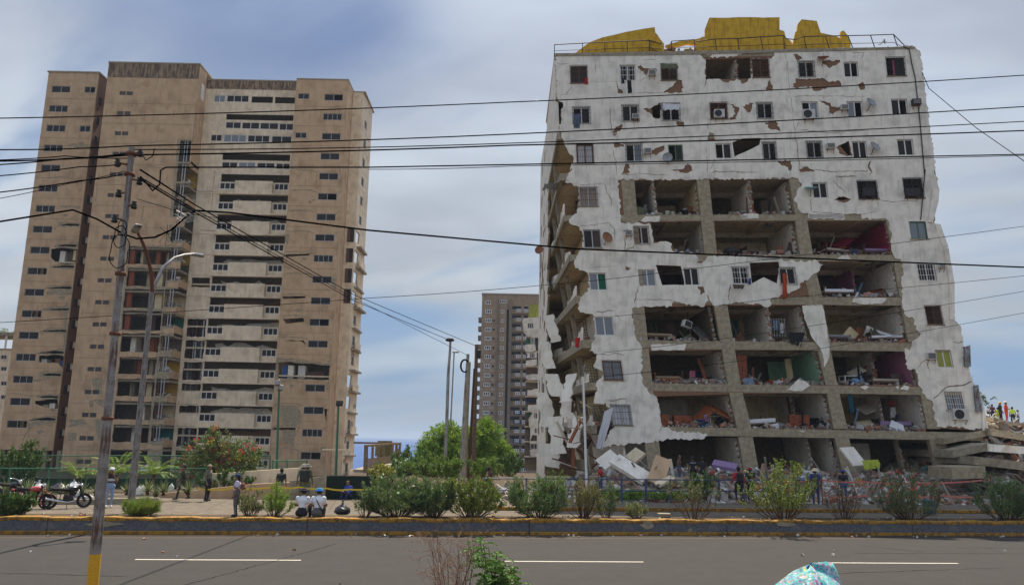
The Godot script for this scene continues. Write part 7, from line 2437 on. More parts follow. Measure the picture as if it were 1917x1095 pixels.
# ================================================================== plants
func leaf(st: SurfaceTool, p: Vector3, d: Vector3, l: float, w: float, col: Color):
	var side := d.cross(Vector3(rng.randf() - .5, rng.randf() - .5, rng.randf() - .5)).normalized() * w * .5
	var up := d.cross(side).normalized() * w * .25
	st.set_color(Color(col.r * 1.85, col.g * 1.8, col.b * 1.6))
	var m := p + d * l * .45 + up
	tri(st, p, m + side, p + d * l)
	tri(st, p, p + d * l, m - side)
func rdir() -> Vector3:
	var v := Vector3(rng.randfn(), rng.randfn(), rng.randfn())
	return v.normalized()
func tint(c: Color, v := .3) -> Color:
	var k := rng.randf_range(1.0 - v, 1.0 + v)
	return Color(c.r * k * rng.randf_range(.88,1.12), c.g * k, c.b * k * rng.randf_range(.85,1.15))
func shrub(called: String, label: String, base: Vector3, w: float, h: float, o: Dictionary):
	var t := thing(called, label, "shrub", base, 0, o.get("group", "shrubs along the planted strip"))
	var stems := new_st()
	var fo := new_st()
	var fl_ := new_st()
	var ns: int = o.get("stems", 26)
	var per: int = int(o.get("per", 90) * 1.9)
	var col: Color = o.get("col", Color(.055,.085,.03))
	var ll: float = o.get("leaf", .13)
	var lw: float = o.get("lw", .03)
	var bare: float = o.get("bare", .2)
	var flowers: int = o.get("flowers", 0)
	var fc: Color = o.get("fcol", Color(.6,.02,.06))
	var tips := []
	for k in ns:
		var an := rng.randf() * TAU
		var out := sqrt(rng.randf())
		var top := Vector3(cos(an) * w * .5 * out, h * (rng.randf_range(.55,1.0) - .30 * out * out), sin(an) * w * .42 * out)
		var foot := Vector3(cos(an) * w * .16 * out, 0, sin(an) * w * .16 * out)
		var mid := foot.lerp(top, .45) + Vector3(cos(an) * w * .10 * out, 0.0, sin(an) * w * .10 * out) + rdir() * .05
		var line := [foot, foot.lerp(mid, .5) + rdir() * .02, mid, mid.lerp(top, .5) + rdir() * .04, top]
		tube(stems, line, [o.get("thick", .016), .013,.010,.007,.004], 5, false)
		var twigs := [line]
		for j in o.get("twigs", 6):
			var x := rng.randf_range(.2,.95)
			var p: Vector3 = mid.lerp(top, (x - .35) / .6) if x > .5 else foot.lerp(mid, x * 2)
			var e: Vector3 = p + (rdir() + Vector3(0,.8,0) + (top - foot).normalized() * .6).normalized() * h * rng.randf_range(.1,.26)
			tube(stems, [p, p.lerp(e, .5) + rdir() * .02, e], [.006,.004,.003], 4, false)
			twigs.append([p, e])
		for j in per:
			var tw: Array = twigs[rng.randi() % twigs.size()]
			var x := rng.randf()
			var i := rng.randi() % (tw.size() - 1)
			var p: Vector3 = tw[i].lerp(tw[i + 1], x)
			if p.y < h * bare * rng.randf_range(.6,1.2): continue
			var d: Vector3 = ((tw[i + 1] - tw[i]).normalized() * o.get("along", .7) + rdir() * .8).normalized()
			leaf(fo, p + rdir() * .03, d, ll * rng.randf_range(.6,1.25), lw * rng.randf_range(.7,1.2), tint(col) if rng.randf() > .06 else tint(Color(.2,.17,.05)))
		tips.append(top)
	for k in flowers:
		var p: Vector3 = tips[rng.randi() % tips.size()] + rdir() * .12 + Vector3(0,.04,0)
		for j in 7: leaf(fl_, p, (rdir() + Vector3(0,.3,.3)).normalized(), .07,.055, tint(fc, .2))
	put(stems, "stems", M.bark, t)
	put(fo, "foliage", M.leaf, t)
	if flowers: tag(put(fl_, "flowers", M.leaf, t), "", "", "", "stuff")
	return t
func tree(called: String, label: String, foot: Vector3, lobes: Array, col: Color, n: int, ll: float, lw: float, trunk_r: float, flowers := [], cat := "tree"):
	# lobes: [centre, radii] in world metres
	var t := thing(called, label, cat, foot)
	var wood := new_st()
	var fo := new_st()
	var fl_ := new_st()
	for L in lobes:
		var c: Vector3 = L[0] - foot
		var r: Vector3 = L[1]
		var fork := Vector3(c.x * .15, c.y * .35, c.z * .15)
		tube(wood, [Vector3(0,-.3,0), fork * .6 + rdir() * .05, fork, fork.lerp(c, .5) + rdir() * .2, c], [trunk_r, trunk_r * .85, trunk_r * .7, trunk_r * .5, trunk_r * .25], 7)
		var share := int(n * r.x * r.y / L[2])
		var sprays := maxi(10, share / 26)
		for k in sprays:
			var d := rdir()
			var p := c + Vector3(d.x * r.x, d.y * r.y, d.z * r.z) * pow(rng.randf(), .38)
			if rng.randf() < .3: tube(wood, [c.lerp(p, .2), c.lerp(p, .6) + rdir() * .1, p], [trunk_r * .18,.02,.008], 4, false)
			var way := (d + Vector3(0,-.15,0) + rdir() * .6).normalized()
			var lc := tint(col, .35)
			var len := rng.randf_range(.35,.8)
			for j in 26:
				var x := j / 25.0
				var q := p + way * len * (x - .3) + Vector3(0,-.12 * x * x, 0) + rdir() * .05
				leaf(fo, q, (way * .5 + rdir()).normalized(), ll * rng.randf_range(.6,1.3), lw * rng.randf_range(.7,1.2), tint(lc, .15))
			for F in flowers:
				if rng.randf() < F[1]:
					for j in 14: leaf(fl_, p + d * .1 + rdir() * .14, rdir(), .1,.09, tint(F[0], .2))
	put(wood, "trunk", M.bark, t)
	put(fo, "crown", M.leaf, t)
	if flowers.size(): put(fl_, "blossom", M.leaf, t)
	return t
func rosette(called: String, label: String, base: Vector3, r: float, n: int, col: Color, lw := .06, up := .75):
	var t := thing(called, label, "plant", base, 0, "spiky plants in the bed")
	var st := new_st()
	for k in n:
		var an := TAU * k / n * 7.0 + rng.randf() * .4
		var el := lerpf(.15,1.45, float(k) / n)
		var d := Vector3(cos(an) * cos(el), sin(el) * up + .08, sin(an) * cos(el)).normalized()
		var s := d.cross(Vector3.UP).normalized()
		var l := r * rng.randf_range(.75,1.1)
		st.set_color(tint(col, .25))
		var prev := [Vector3.ZERO, Vector3.ZERO]
		var p0 := Vector3(0,.05,0)
		for j in 4:
			var x0 := j / 4.0
			var x1 := (j + 1) / 4.0
			var a := p0 + d * l * x0 - Vector3(0,.22 * l * x0 * x0 * cos(el), 0)
			var b := p0 + d * l * x1 - Vector3(0,.22 * l * x1 * x1 * cos(el), 0)
			var w0 := lw * .5 * (1.0 - x0 * x0)
			var w1 := lw * .5 * (1.0 - x1 * x1)
			var dip := Vector3(0,-lw * .25,0)
			quad(st, a - s * w0, a + dip * (1 - x0), b + dip * (1 - x1), b - s * w1)
			quad(st, a + dip * (1 - x0), a + s * w0, b + s * w1, b + dip * (1 - x1))
	put(st, "leaves", M.leaf, t)
	st = new_st()
	lathe(st, Vector3.ZERO, [[.09,-.1], [.08,.06], [.03,.12], [0,.13]], 8)
	put(st, "heart", M.bark, t)
func palm(label: String, base: Vector3, h: float, col: Color):
	var t := thing("small_palm", label, "palm", base, 0, "small palms")
	var st := new_st()
	tube(st, [Vector3(0,-.1,0), Vector3(.02, h * .3,0)], [.09,.07], 8)
	put(st, "trunk", M.bark, t)
	st = new_st()
	for k in 15:
		var an := TAU * k / 15 + rng.randf() * .3
		var el := rng.randf_range(.35,1.2)
		var p := Vector3(0, h * .3,0)
		var d := Vector3(cos(an) * cos(el), sin(el), sin(an) * cos(el))
		var prev := p
		for j in 16:
			var q := prev + d * h * .055
			d = (d + Vector3(0,-.075,0)).normalized()
			for s in [-1,1]:
				for m in 2: leaf(st, prev.lerp(q, m * .5), (d * .7 + d.cross(Vector3.UP).normalized() * s + Vector3(0,-.25,0)).normalized(), h * .17,.03, tint(col))
			prev = q
	put(st, "fronds", M.leaf, t)
func build_plants():
	M.leaf = mat(Color.WHITE, .6)
	M.leaf.vertex_color_use_as_albedo = true
	M.leaf.backlight_enabled = true
	M.leaf.backlight = Color(.6,.65,.35)
	M.leaf.cull_mode = BaseMaterial3D.CULL_DISABLED
	var G := func(x: float, y: float) -> Vector3: return on_level(x, y, .56)
	var grey := Color(.07,.112,.046)
	var yg := Color(.13,.17,.03)
	var dk := Color(.045,.085,.022)
	var pxm := 33.0 / 1491.0
	# [name, label, x, base y, width px, height px, options]
	for s in [
		["round_bush", "dense dark green bush at the left edge in front of the motorcycles", 24,962,64,40, {"col": dk, "stems": 40, "per": 120, "leaf": .1, "lw": .05, "bare": .02}],
		["grass_tuft", "tuft of grassy leaves at the foot of the double lamp post", 264,966,58,28, {"col": Color(.12,.16,.04), "stems": 46, "per": 40, "leaf": .28, "lw": .02, "along": 1.6, "bare": 0.0}],
		["olive_shrub", "thin olive shrub just right of the woman with the backpack", 466,966,40,50, {"col": Color(.10,.11,.05), "stems": 16, "per": 60}],
		["feathery_shrub", "bright feathery shrub left of the seated pair", 514,966,52,58, {"col": Color(.13,.20,.03), "stems": 24, "per": 120, "leaf": .1, "lw": .02}],
		["small_oleander", "small loose shrub at the left foot of the big grey oleander", 682,967,36,60, {"col": grey, "stems": 14, "per": 60}],
		["oleander", "large grey green oleander with a few white flowers", 742,967,98,84, {"col": grey, "stems": 60, "per": 110, "leaf": .16, "bare": .1, "flowers": 14, "fcol": Color(.7,.66,.6)}],
		["oleander", "grey green oleander between the big white-flowered one and the yellow green bush", 812,967,74,74, {"col": grey * .9, "stems": 44, "per": 100, "leaf": .16, "bare": .1}],
		["yellow_green_bush", "bushy yellow green shrub in the middle of the planted strip", 884,967,86,86, {"col": yg * .8, "stems": 46, "per": 120, "leaf": .09, "lw": .055, "bare": .12, "along": .2}],
		["oleander", "broad dusty oleander right of the gap with yellow tape", 1010,968,96,84, {"col": grey * 1.1, "stems": 56, "per": 110, "leaf": .15, "bare": .08}],
		["brown_oleander", "half dry brownish oleander with bare stems", 1092,968,66,80, {"col": Color(.12,.11,.05), "stems": 28, "per": 80, "bare": .35, "thick": .022}],
		["sparse_oleander", "sparse thin oleander at the start of the blue railing", 1136,968,36,62, {"col": grey, "stems": 14, "per": 50, "bare": .2}],
		["low_weed", "low tufted weed on the strip before the blue railing", 1190,967,36,30, {"col": Color(.11,.13,.05), "stems": 16, "per": 40, "leaf": .12}],
		["twiggy_shrub", "grey twiggy shrub with few leaves before the blue railing", 1298,968,84,84, {"col": Color(.10,.12,.05), "stems": 22, "per": 44, "bare": .42, "thick": .02, "twigs": 7, "leaf": .1}],
		["bougainvillea_bush", "big yellow green bougainvillea with tall shoots and single pink flowers", 1465,968,140,112, {"col": yg * .8, "stems": 44, "per": 84, "leaf": .09, "lw": .06, "bare": .2, "along": .25, "thick": .02, "flowers": 4, "fcol": Color(.5,.03,.2)}],
		["leggy_shrub", "bare leggy shrub of upright stems beside the tape stake", 1582,968,56,76, {"col": Color(.12,.10,.07), "stems": 24, "per": 16, "bare": .3, "thick": .016}],
		["red_oleander", "oleander with bright red flowers by the blue bin", 1706,968,110,90, {"col": Color(.085,.11,.055), "stems": 50, "per": 70, "leaf": .15, "bare": .15, "flowers": 34, "fcol": Color(.62,.03,.07)}],
		["oleander", "dusty oleander with one red flower at the right edge", 1885,968,92,84, {"col": grey * 1.0, "stems": 48, "per": 100, "leaf": .15, "bare": .08, "flowers": 2}]]:
		var p: Vector3 = rp(0,1.1,.555)
		# stand it on the planted strip under its sight line
		var r := ray(s[2], s[3])
		var dep := (RO + RN * 1.1).dot(RN) / r.dot(RN) if absf(r.dot(RN)) > 1e-6 else 33.0
		var w0 := EYE + r * ((RO + RN * 1.1 - EYE).dot(RN) / r.dot(RN))
		p = Vector3(w0.x, .555, w0.z)
		var k := -p.z / 1491.0
		shrub(s[0], s[1], p, s[4] * k * 1.22, s[5] * k * .97, s[6])
	# tall shoots of the bougainvillea
	# ---- bed of spiky plants before the beige block
	var ag := Color(.16,.18,.09)
	for e in [[52,915,.95, "largest spiky agave with pale leaf edges at the left"], [82,918,.75, "agave right beside the largest one"], [8,914,.8, "agave at the left edge behind the bush"], [122,915,.75, "agave behind the pale rubbish bags"], [152,917,.8, "agave left of the utility pole"], [178,914,.6, "small agave hidden partly by the utility pole"],
		[236,912,.6, "agave between the utility pole and lamp post"], [275,912,.85, "agave just right of the double lamp post"], [305,913,.7, "agave left of the walking man"], [352,912,.7, "agave between the two standing men"], [290,920,.55, "low agave at the kerb right of the lamp post"]]:
		rosette("agave", e[3], at(e[0], e[1] + 11,39.0), e[2], 44, ag)
	palm("young palm behind the man in the white cap", at(216,905,42.0), 1.7, Color(.12,.17,.03))
	palm("young palm right of the lamp post", at(285,905,43.0), 1.5, Color(.11,.16,.03))
	palm("young palm behind the agaves", at(140,905,43.5), 1.3, Color(.12,.16,.04))
	palm("palm on the roof terrace of the low building at the left", at(9,640,121.0), 2.6, Color(.08,.13,.03))
	shrub("hedge_bush", "dark hedge bush behind the fence at the left", at(32,905,47), 2.4,2.4, {"col": dk, "stems": 30, "per": 130, "leaf": .14, "lw": .07, "bare": 0.0, "group": "bushes behind the fence"})
	shrub("hedge_bush", "low hedge under the bougainvillea tree", at(420,914,45), 3.2,1.0, {"col": dk, "stems": 34, "per": 100, "leaf": .12, "lw": .06, "bare": 0.0, "group": "bushes behind the fence"})
	# ---- bougainvillea tree with red blossom
	var z := 50.0
	var lob := []
	for e in [[372,850,1.2,.95], [410,835,1.5,1.1], [450,848,1.3,1.0], [425,870,1.8,1.1], [375,878,1.2,.9], [470,866,.8,.7], [400,815,.6,.5], [345,868,.6,.5]]:
		lob.append([at(e[0], e[1], z + rng.randf_range(-1,1)), Vector3(e[2], e[3], e[2]) * .84,14.0])
	tree("bougainvillea_tree", "spreading bougainvillea tree with red and yellow blossom before the beige block", at(410,905, z), lob, Color(.075,.10,.03), 34000,.15,.07,.12, [[Color(.5,.015,.04), .16], [Color(.55,.36,.03), .02]])
	# ---- feathery tree between the blocks, and its smaller neighbours
	z = 63.0
	lob = []
	for e in [[830,835,1.7,1.5], [870,825,1.3,1.1], [905,820,1.6,1.3], [925,850,1.6,1.2], [805,862,1.5,1.1], [855,862,1.8,1.2], [900,868,1.8,1.1], [840,805,.8,.6], [912,797,.6,.5], [795,840,.7,.5]]:
		lob.append([at(e[0], e[1], z + rng.randf_range(-1.5,1.5)), Vector3(e[2], e[3], e[2]), 20.0])
	tree("feathery_tree", "bright green feathery tree between the two blocks, behind the pole group", at(862,892, z), lob, Color(.135,.205,.03), 70000,.2,.075,.16)
	shrub("garden_shrub", "dark shrub left of the feathery tree, above the sea", at(775,888,56), 3.4,1.9, {"col": dk * 1.2, "stems": 34, "per": 130, "leaf": .16, "lw": .07, "bare": 0.0, "group": "garden shrubs"})
	shrub("garden_shrub", "pale flowering shrub before the terrace frame", at(745,894,52), 2.6,1.2, {"col": grey * 1.2, "stems": 30, "per": 100, "leaf": .14, "lw": .05, "bare": 0.0, "flowers": 26, "fcol": Color(.6,.6,.58), "group": "garden shrubs"})
	shrub("garden_shrub", "yellowish shrub right below the terrace frame", at(712,896,50), 1.6,1.0, {"col": Color(.2,.2,.04), "stems": 20, "per": 90, "leaf": .12, "lw": .05, "bare": 0.0, "group": "garden shrubs"})
	shrub("garden_shrub", "dark shrub under the right part of the feathery tree", at(950,892,54), 2.2,1.5, {"col": dk, "stems": 24, "per": 110, "leaf": .14, "lw": .06, "bare": 0.0, "group": "garden shrubs"})
	for e in [[800,893,50,2.6,1.3, "green shrub at the left foot of the pole group"], [835,893,49,2.4,1.2, "green shrub in front of the bent lamp pole"], [905,893,50,2.2,1.2, "green shrub at the right foot of the pole group"]]:
		shrub("garden_shrub", e[5], at(e[0], e[1], e[2]), e[3], e[4], {"col": Color(.09,.14,.03), "stems": 26, "per": 90, "leaf": .16, "lw": .06, "bare": 0.0, "group": "garden shrubs"})
	shrub("pavement_weed", "green weeds along the blue railing, left part", on_level(1165,936,.66) + Vector3(0,0,-.5), 3.6,.5, {"col": Color(.1,.17,.03), "stems": 50, "per": 50, "leaf": .16, "lw": .03, "bare": 0.0, "group": "weeds"})
	shrub("pavement_weed", "green weeds along the blue railing, right part", on_level(1245,936,.66) + Vector3(0,0,-.5), 3.0,.45, {"col": Color(.1,.17,.03), "stems": 40, "per": 50, "leaf": .16, "lw": .03, "bare": 0.0, "group": "weeds"})
	shrub("garden_shrub", "round dark shrub standing behind the twiggy shrub", on_level(1320,936,.66) + Vector3(0,0,-.8), 1.9,1.5, {"col": dk * 1.3, "stems": 30, "per": 100, "leaf": .1, "lw": .05, "bare": 0.05, "group": "garden shrubs"})
	tree("broadleaf_tree", "dark tree top behind the rescue crew at the right", at(1800,800,85), [[at(1828,748,85), Vector3(1.6,.8,1.2), 6.0], [at(1808,742,85), Vector3(1.0,.7,1.2), 6.0]], dk, 5000,.2,.1,.2)
	# ---- near verge: dry twiggy shrub and fresh pinnate shoot
	var nb := at(850,1095,10.2)
	nb.y = ground_y(nb.x, nb.z)
	var D := thing("dry_shrub", "dry leafless brown shrub on the near verge", "shrub", nb)
	var st := new_st()
	for k in 20:
		var top := at(lerpf(795,905, rng.randf()), lerpf(1015,1070, rng.randf() * rng.randf() + .05), 10.2 + rng.randf_range(-.3,.3)) - nb
		dry(st, Vector3(rng.randf_range(-.06,.06), 0, rng.randf_range(-.06,.06)), top, .006,3)
	put(st, "twigs", mat(c8(134,104,86), .9), D)
	var gb := at(925,1095,10.0)
	gb.y = ground_y(gb.x, gb.z)
	var Gn := thing("pinnate_shoot", "fresh green shoot with feathery leaves on the near verge", "shrub", gb)
	var wood := new_st()
	var fo := new_st()
	for k in 15:
		var top := at([898,905,915,930,944,958,925,940,955,900,968,912,935,950,925][k], [1010,1018,1028,1036,1046,1062,1052,1066,1078,1040,1084,1066,1084,1092,1096][k], 10.0 + rng.randf_range(-.22,.22)) - gb
		var foot := Vector3(rng.randf_range(-.05,.05), 0, rng.randf_range(-.05,.05))
		tube(wood, [foot, foot.lerp(top, .5) + rdir() * .04, top], [.014,.011,.006], 6)
		for j in 11:
			var x := .40 + j * .06
			var p := foot.lerp(top, x)
			var an := rng.randf() * TAU
			var d := Vector3(cos(an), .35, sin(an) * .7).normalized()
			# a frond: rachis with paired leaflets, drooping
			var q := p
			for m in 15:
				var nq := q + d * .017
				d = (d + Vector3(0,-.07,0)).normalized()
				tube(wood, [q, nq], [.0025], 3, false)
				for s in [-1,1]:
					leaf(fo, nq, (d * .55 + d.cross(Vector3.UP).normalized() * s * .9 + Vector3(0,.12,0)).normalized(), .06 * (1.0 - .03 * m), .02, tint(Color(.055,.12,.015), .3))
				q = nq
	put(wood, "stems", mat(c8(96,110,60), .8), Gn)
	put(fo, "foliage", M.leaf, Gn)
func dry(st: SurfaceTool, a: Vector3, b: Vector3, r: float, deep: int):
	var m := a.lerp(b, .5) + rdir() * a.distance_to(b) * .06
	tube(st, [a, m, b], [r, r * .75, r * .45], 4, false)
	if deep == 0: return
	for k in 4:
		var x := rng.randf_range(.3,1.0)
		var p := a.lerp(b, x)
		var l := a.distance_to(b) * rng.randf_range(.25,.42)
		dry(st, p, p + ((b - a).normalized() * .7 + rdir() * .75).normalized() * l, maxf(r * .6,.0014), deep - 1)

# ================================================================== people
func body_mesh(bones: Array, cell: float) -> ArrayMesh:
	# bones: [a, b, ra, rb, colour]; tapered capsules joined with a smooth minimum, meshed as surface nets
	var lo := Vector3(1e9,1e9,1e9)
	var hi := -lo
	for e in bones:
		for k in 2:
			var r: float = maxf(e[2], e[3]) + cell * 2.5
			lo = lo.min(e[k] - Vector3.ONE * r)
			hi = hi.max(e[k] + Vector3.ONE * r)
	var nx := int(ceil((hi.x - lo.x) / cell)) + 1
	var ny := int(ceil((hi.y - lo.y) / cell)) + 1
	var nz := int(ceil((hi.z - lo.z) / cell)) + 1
	var field := PackedFloat32Array()
	field.resize(nx * ny * nz)
	field.fill(1.0)
	var near := PackedFloat32Array()
	near.resize(nx * ny * nz)
	near.fill(1.0)
	var own := PackedInt32Array()
	own.resize(nx * ny * nz)
	var blend := .03
	for bi in bones.size():
		var e: Array = bones[bi]
		var a: Vector3 = e[0]
		var b: Vector3 = e[1]
		var ra: float = e[2]
		var rb: float = e[3]
		var m := maxf(ra, rb) + cell * 2.2 + blend
		var p0 := (a.min(b) - Vector3.ONE * m - lo) / cell
		var p1 := (a.max(b) + Vector3.ONE * m - lo) / cell
		var ab := b - a
		var ll := maxf(ab.length_squared(), 1e-8)
		for z in range(maxi(0, int(p0.z)), mini(nz, int(p1.z) + 1)):
			for y in range(maxi(0, int(p0.y)), mini(ny, int(p1.y) + 1)):
				var row := (z * ny + y) * nx
				for x in range(maxi(0, int(p0.x)), mini(nx, int(p1.x) + 1)):
					var p := lo + Vector3(x, y, z) * cell
					var t := clampf((p - a).dot(ab) / ll, 0.0,1.0)
					var d := (p - a - ab * t).length() - lerpf(ra, rb, t)
					var i := row + x
					if d < near[i]:
						near[i] = d
						own[i] = bi
					var f := field[i]
					var h := maxf(blend - absf(f - d), 0.0) / blend
					field[i] = minf(f, d) - h * h * blend * .25
	var st := SurfaceTool.new()
	st.begin(Mesh.PRIMITIVE_TRIANGLES)
	st.set_smooth_group(0)
	var ids := PackedInt32Array()
	ids.resize(nx * ny * nz)
	ids.fill(-1)
	var verts := PackedVector3Array()
	var cols := PackedColorArray()
	var sx := 1
	var sy := nx
	var sz := nx * ny
	var corner := [0, sx, sy, sx + sy, sz, sx + sz, sy + sz, sx + sy + sz]
	var cpos := [Vector3(0,0,0), Vector3(1,0,0), Vector3(0,1,0), Vector3(1,1,0), Vector3(0,0,1), Vector3(1,0,1), Vector3(0,1,1), Vector3(1,1,1)]
	var edges := [[0,1], [2,3], [4,5], [6,7], [0,2], [1,3], [4,6], [5,7], [0,4], [1,5], [2,6], [3,7]]
	for z in nz - 1:
		for y in ny - 1:
			for x in nx - 1:
				var i := (z * ny + y) * nx + x
				var f0 := field[i]
				if f0 > cell * 2.0: continue
				var neg := 0
				for c in 8:
					if field[i + corner[c]] < 0.0: neg += 1
				if neg == 0 or neg == 8: continue
				var sum := Vector3.ZERO
				var n := 0
				for e in edges:
					var fa := field[i + corner[e[0]]]
					var fb := field[i + corner[e[1]]]
					if (fa < 0.0) != (fb < 0.0):
						sum += cpos[e[0]].lerp(cpos[e[1]], fa / (fa - fb))
						n += 1
				ids[i] = verts.size()
				verts.append(lo + (Vector3(x, y, z) + sum / n) * cell)
				cols.append(bones[own[i]][4])
	for z in range(1, nz - 1):
		for y in range(1, ny - 1):
			for x in range(1, nx - 1):
				var i := (z * ny + y) * nx + x
				var s := field[i] < 0.0
				for ax in [[sx, sy, sz], [sy, sz, sx], [sz, sx, sy]]:
					if (field[i + ax[0]] < 0.0) == s: continue
					var q := [ids[i], ids[i - ax[1]], ids[i - ax[1] - ax[2]], ids[i - ax[2]]]
					if q[0] < 0 or q[1] < 0 or q[2] < 0 or q[3] < 0: continue
					var o := [0,1,2,0,2,3] if s else [0,2,1,0,3,2]
					for k in o:
						st.set_color(cols[q[k]])
						st.add_vertex(verts[q[k]])
	st.generate_normals()
	return st.commit()
var skin_tones := [Color(.30,.16,.10), Color(.22,.12,.07), Color(.36,.21,.14)]
func person(label: String, where: Vector3, tall: float, turn: float, o: Dictionary):
	var t := thing("person", label, "person", where, turn, o.get("group", "people"))
	var k := tall / 1.7
	var pose: String = o.get("pose", "stand")
	var skin: Color = skin_tones[o.get("skin", 1)]
	var top: Color = o.get("top", Color(.5,.5,.5))
	var sleeve: Color = top if o.get("long", false) else skin
	var legs: Color = o.get("legs", Color(.05,.06,.1))
	var shoe: Color = o.get("shoe", Color(.03,.03,.03))
	var hair: Color = o.get("hair", Color(.012,.01,.009))
	var J := {"hip": Vector3(0,.93,0), "waist": Vector3(0,1.08,0), "chest": Vector3(0,1.28,0), "neck": Vector3(0,1.44,-.01), "head": Vector3(0,1.585,.02),
		"sl": Vector3(.18,1.38,0), "sr": Vector3(-.18,1.38,0), "el": Vector3(.25,1.12,-.03), "er": Vector3(-.25,1.12,-.03), "wl": Vector3(.26,.89,.06), "wr": Vector3(-.26,.89,.06),
		"hl": Vector3(.095,.90,0), "hr": Vector3(-.095,.90,0), "kl": Vector3(.11,.49,.02), "kr": Vector3(-.11,.49,.02), "al": Vector3(.11,.09,-.03), "ar": Vector3(-.11,.09,-.03)}
	if pose == "walk":
		J.kl = Vector3(.09,.50,.16); J.al = Vector3(.09,.10,.24); J.kr = Vector3(-.09,.49,-.06); J.ar = Vector3(-.09,.13,-.32)
		J.wl = Vector3(.22,.93,-.18); J.wr = Vector3(-.22,.95,.2); J.el = Vector3(.25,1.12,-.12)
	elif pose == "phone":
		J.er = Vector3(-.24,1.16,.12); J.wr = Vector3(-.12,1.40,.2); J.el = Vector3(.24,1.14,.1); J.wl = Vector3(.08,1.38,.22)
	elif pose == "fold":
		J.er = Vector3(-.25,1.13,.05); J.wr = Vector3(.02,1.14,.2); J.el = Vector3(.25,1.13,.05); J.wl = Vector3(-.02,1.1,.2)
	elif pose == "bend":
		J.waist = Vector3(0,1.06,.06); J.chest = Vector3(0,1.18,.24); J.neck = Vector3(0,1.26,.40); J.head = Vector3(0,1.31,.54); J.sl = Vector3(.18,1.24,.32); J.sr = Vector3(-.18,1.24,.32)
		J.el = Vector3(.24,.98,.36); J.er = Vector3(-.24,.98,.36); J.wl = Vector3(.16,.82,.5); J.wr = Vector3(-.16,.82,.5)
	elif pose == "step":
		J.kl = Vector3(.1,.58,.22); J.al = Vector3(.1,.24,.1); J.el = Vector3(.27,1.14,-.02); J.wl = Vector3(.3,1.0,.16); J.wr = Vector3(-.3,1.0,.16)
	elif pose == "sit":
		var dy := -.83
		for n in ["hip", "waist", "chest", "neck", "head", "sl", "sr", "el", "er", "wl", "wr", "hl", "hr"]: J[n] += Vector3(0, dy, 0)
		J.waist += Vector3(0,0,.02); J.chest += Vector3(0,0,.06); J.neck += Vector3(0,0,.1); J.head += Vector3(0,-.01,.13); J.sl += Vector3(0,0,.06); J.sr += Vector3(0,0,.06)
		J.el = Vector3(.26,.32,.12); J.er = Vector3(-.26,.32,.12); J.wl = Vector3(.14,.3,.34); J.wr = Vector3(-.14,.3,.34)
		J.kl = Vector3(.16,.28,.44); J.kr = Vector3(-.16,.28,.44); J.al = Vector3(.14,-.14,.5); J.ar = Vector3(-.14,-.14,.5)
	for n in J: J[n] = J[n] * k
	var W: float = o.get("wide", 1.0) * k
	var up: Vector3 = (J.neck - J.chest).normalized()
	var fwd := Vector3(0,0,1)
	if pose == "bend": fwd = Vector3(0,-.6,.8)
	var side := Vector3(1,0,0)
	var bn := [[J.hip, J.waist, .135 * W, .115 * W, legs], [J.waist, J.chest, .12 * W, .14 * W, top], [J.chest, J.neck - up * .05,.135 * W, .07 * W, top], [J.chest + side * .08 * W, J.chest - side * .08 * W, .12 * W, .12 * W, top],
		[J.hl, J.hr, .12 * W, .12 * W, legs], [J.sl, J.sr, .065 * W, .065 * W, top], [J.neck - up * .04, J.neck + (J.head - J.neck) * .4,.052 * k, .05 * k, skin],
		[J.head - up * .045 * k, J.head + up * .045 * k, .082 * k, .092 * k, skin], [J.head + up * .05 * k - fwd * .025 * k, J.head + up * .02 * k - fwd * .03 * k, .094 * k, .093 * k, hair], [J.head + fwd * .085 * k - up * .01 * k, J.head + fwd * .10 * k - up * .03 * k, .014 * k, .016 * k, skin],
		[J.head - up * .08 * k + fwd * .035 * k, J.head - up * .085 * k + fwd * .055 * k, .045 * k, .035 * k, skin]]
	if o.get("long_hair", false): bn.append([J.head - fwd * .06 * k, J.neck - fwd * .07 * k - up * .04,.07 * k, .05 * k, hair])
	if o.get("mask", false): bn.append([J.head - up * .05 * k + fwd * .06 * k, J.head - up * .05 * k + fwd * .065 * k, .047 * k, .04 * k, Color(.45,.6,.68)])
	for s in ["l", "r"]:
		var S: Vector3 = J["s" + s]
		var E: Vector3 = J["e" + s]
		var Wr: Vector3 = J["w" + s]
		bn.append([S, S.lerp(E, .62), .062 * W, .055 * W, top])
		bn.append([S.lerp(E, .6), E, .048 * k, .042 * k, sleeve])
		bn.append([E, Wr, .041 * k, .028 * k, sleeve])
		var hd := (Wr - E).normalized()
		bn.append([Wr, Wr + hd * .085 * k, .028 * k, .036 * k, skin])
		for fi in 4: bn.append([Wr + hd * .08 * k + fwd * (fi - 1.5) * .018 * k, Wr + hd * (.15 - .008 * absf(fi - 1.4)) * k + fwd * (fi - 1.5) * .018 * k + Vector3(0,0,.012), .011 * k, .009 * k, skin])
		bn.append([Wr + hd * .03 * k + fwd * .025 * k, Wr + hd * .085 * k + fwd * .055 * k, .012 * k, .01 * k, skin])
		var Hh: Vector3 = J["h" + s]
		var K: Vector3 = J["k" + s]
		var A: Vector3 = J["a" + s]
		bn.append([Hh, K, .095 * W, .066 * W, legs])
		bn.append([K, A, .062 * W, .045 * W, legs])
		bn.append([A - Vector3(0,.03,.03) * k, A + Vector3(0,-.045,.15) * k, .045 * k, .036 * k, shoe])
	put_mesh(body_mesh(bn, .021), "body", M.cloth_v, t)
	# head gear and loads
	var hb := Basis(side, up, side.cross(up))
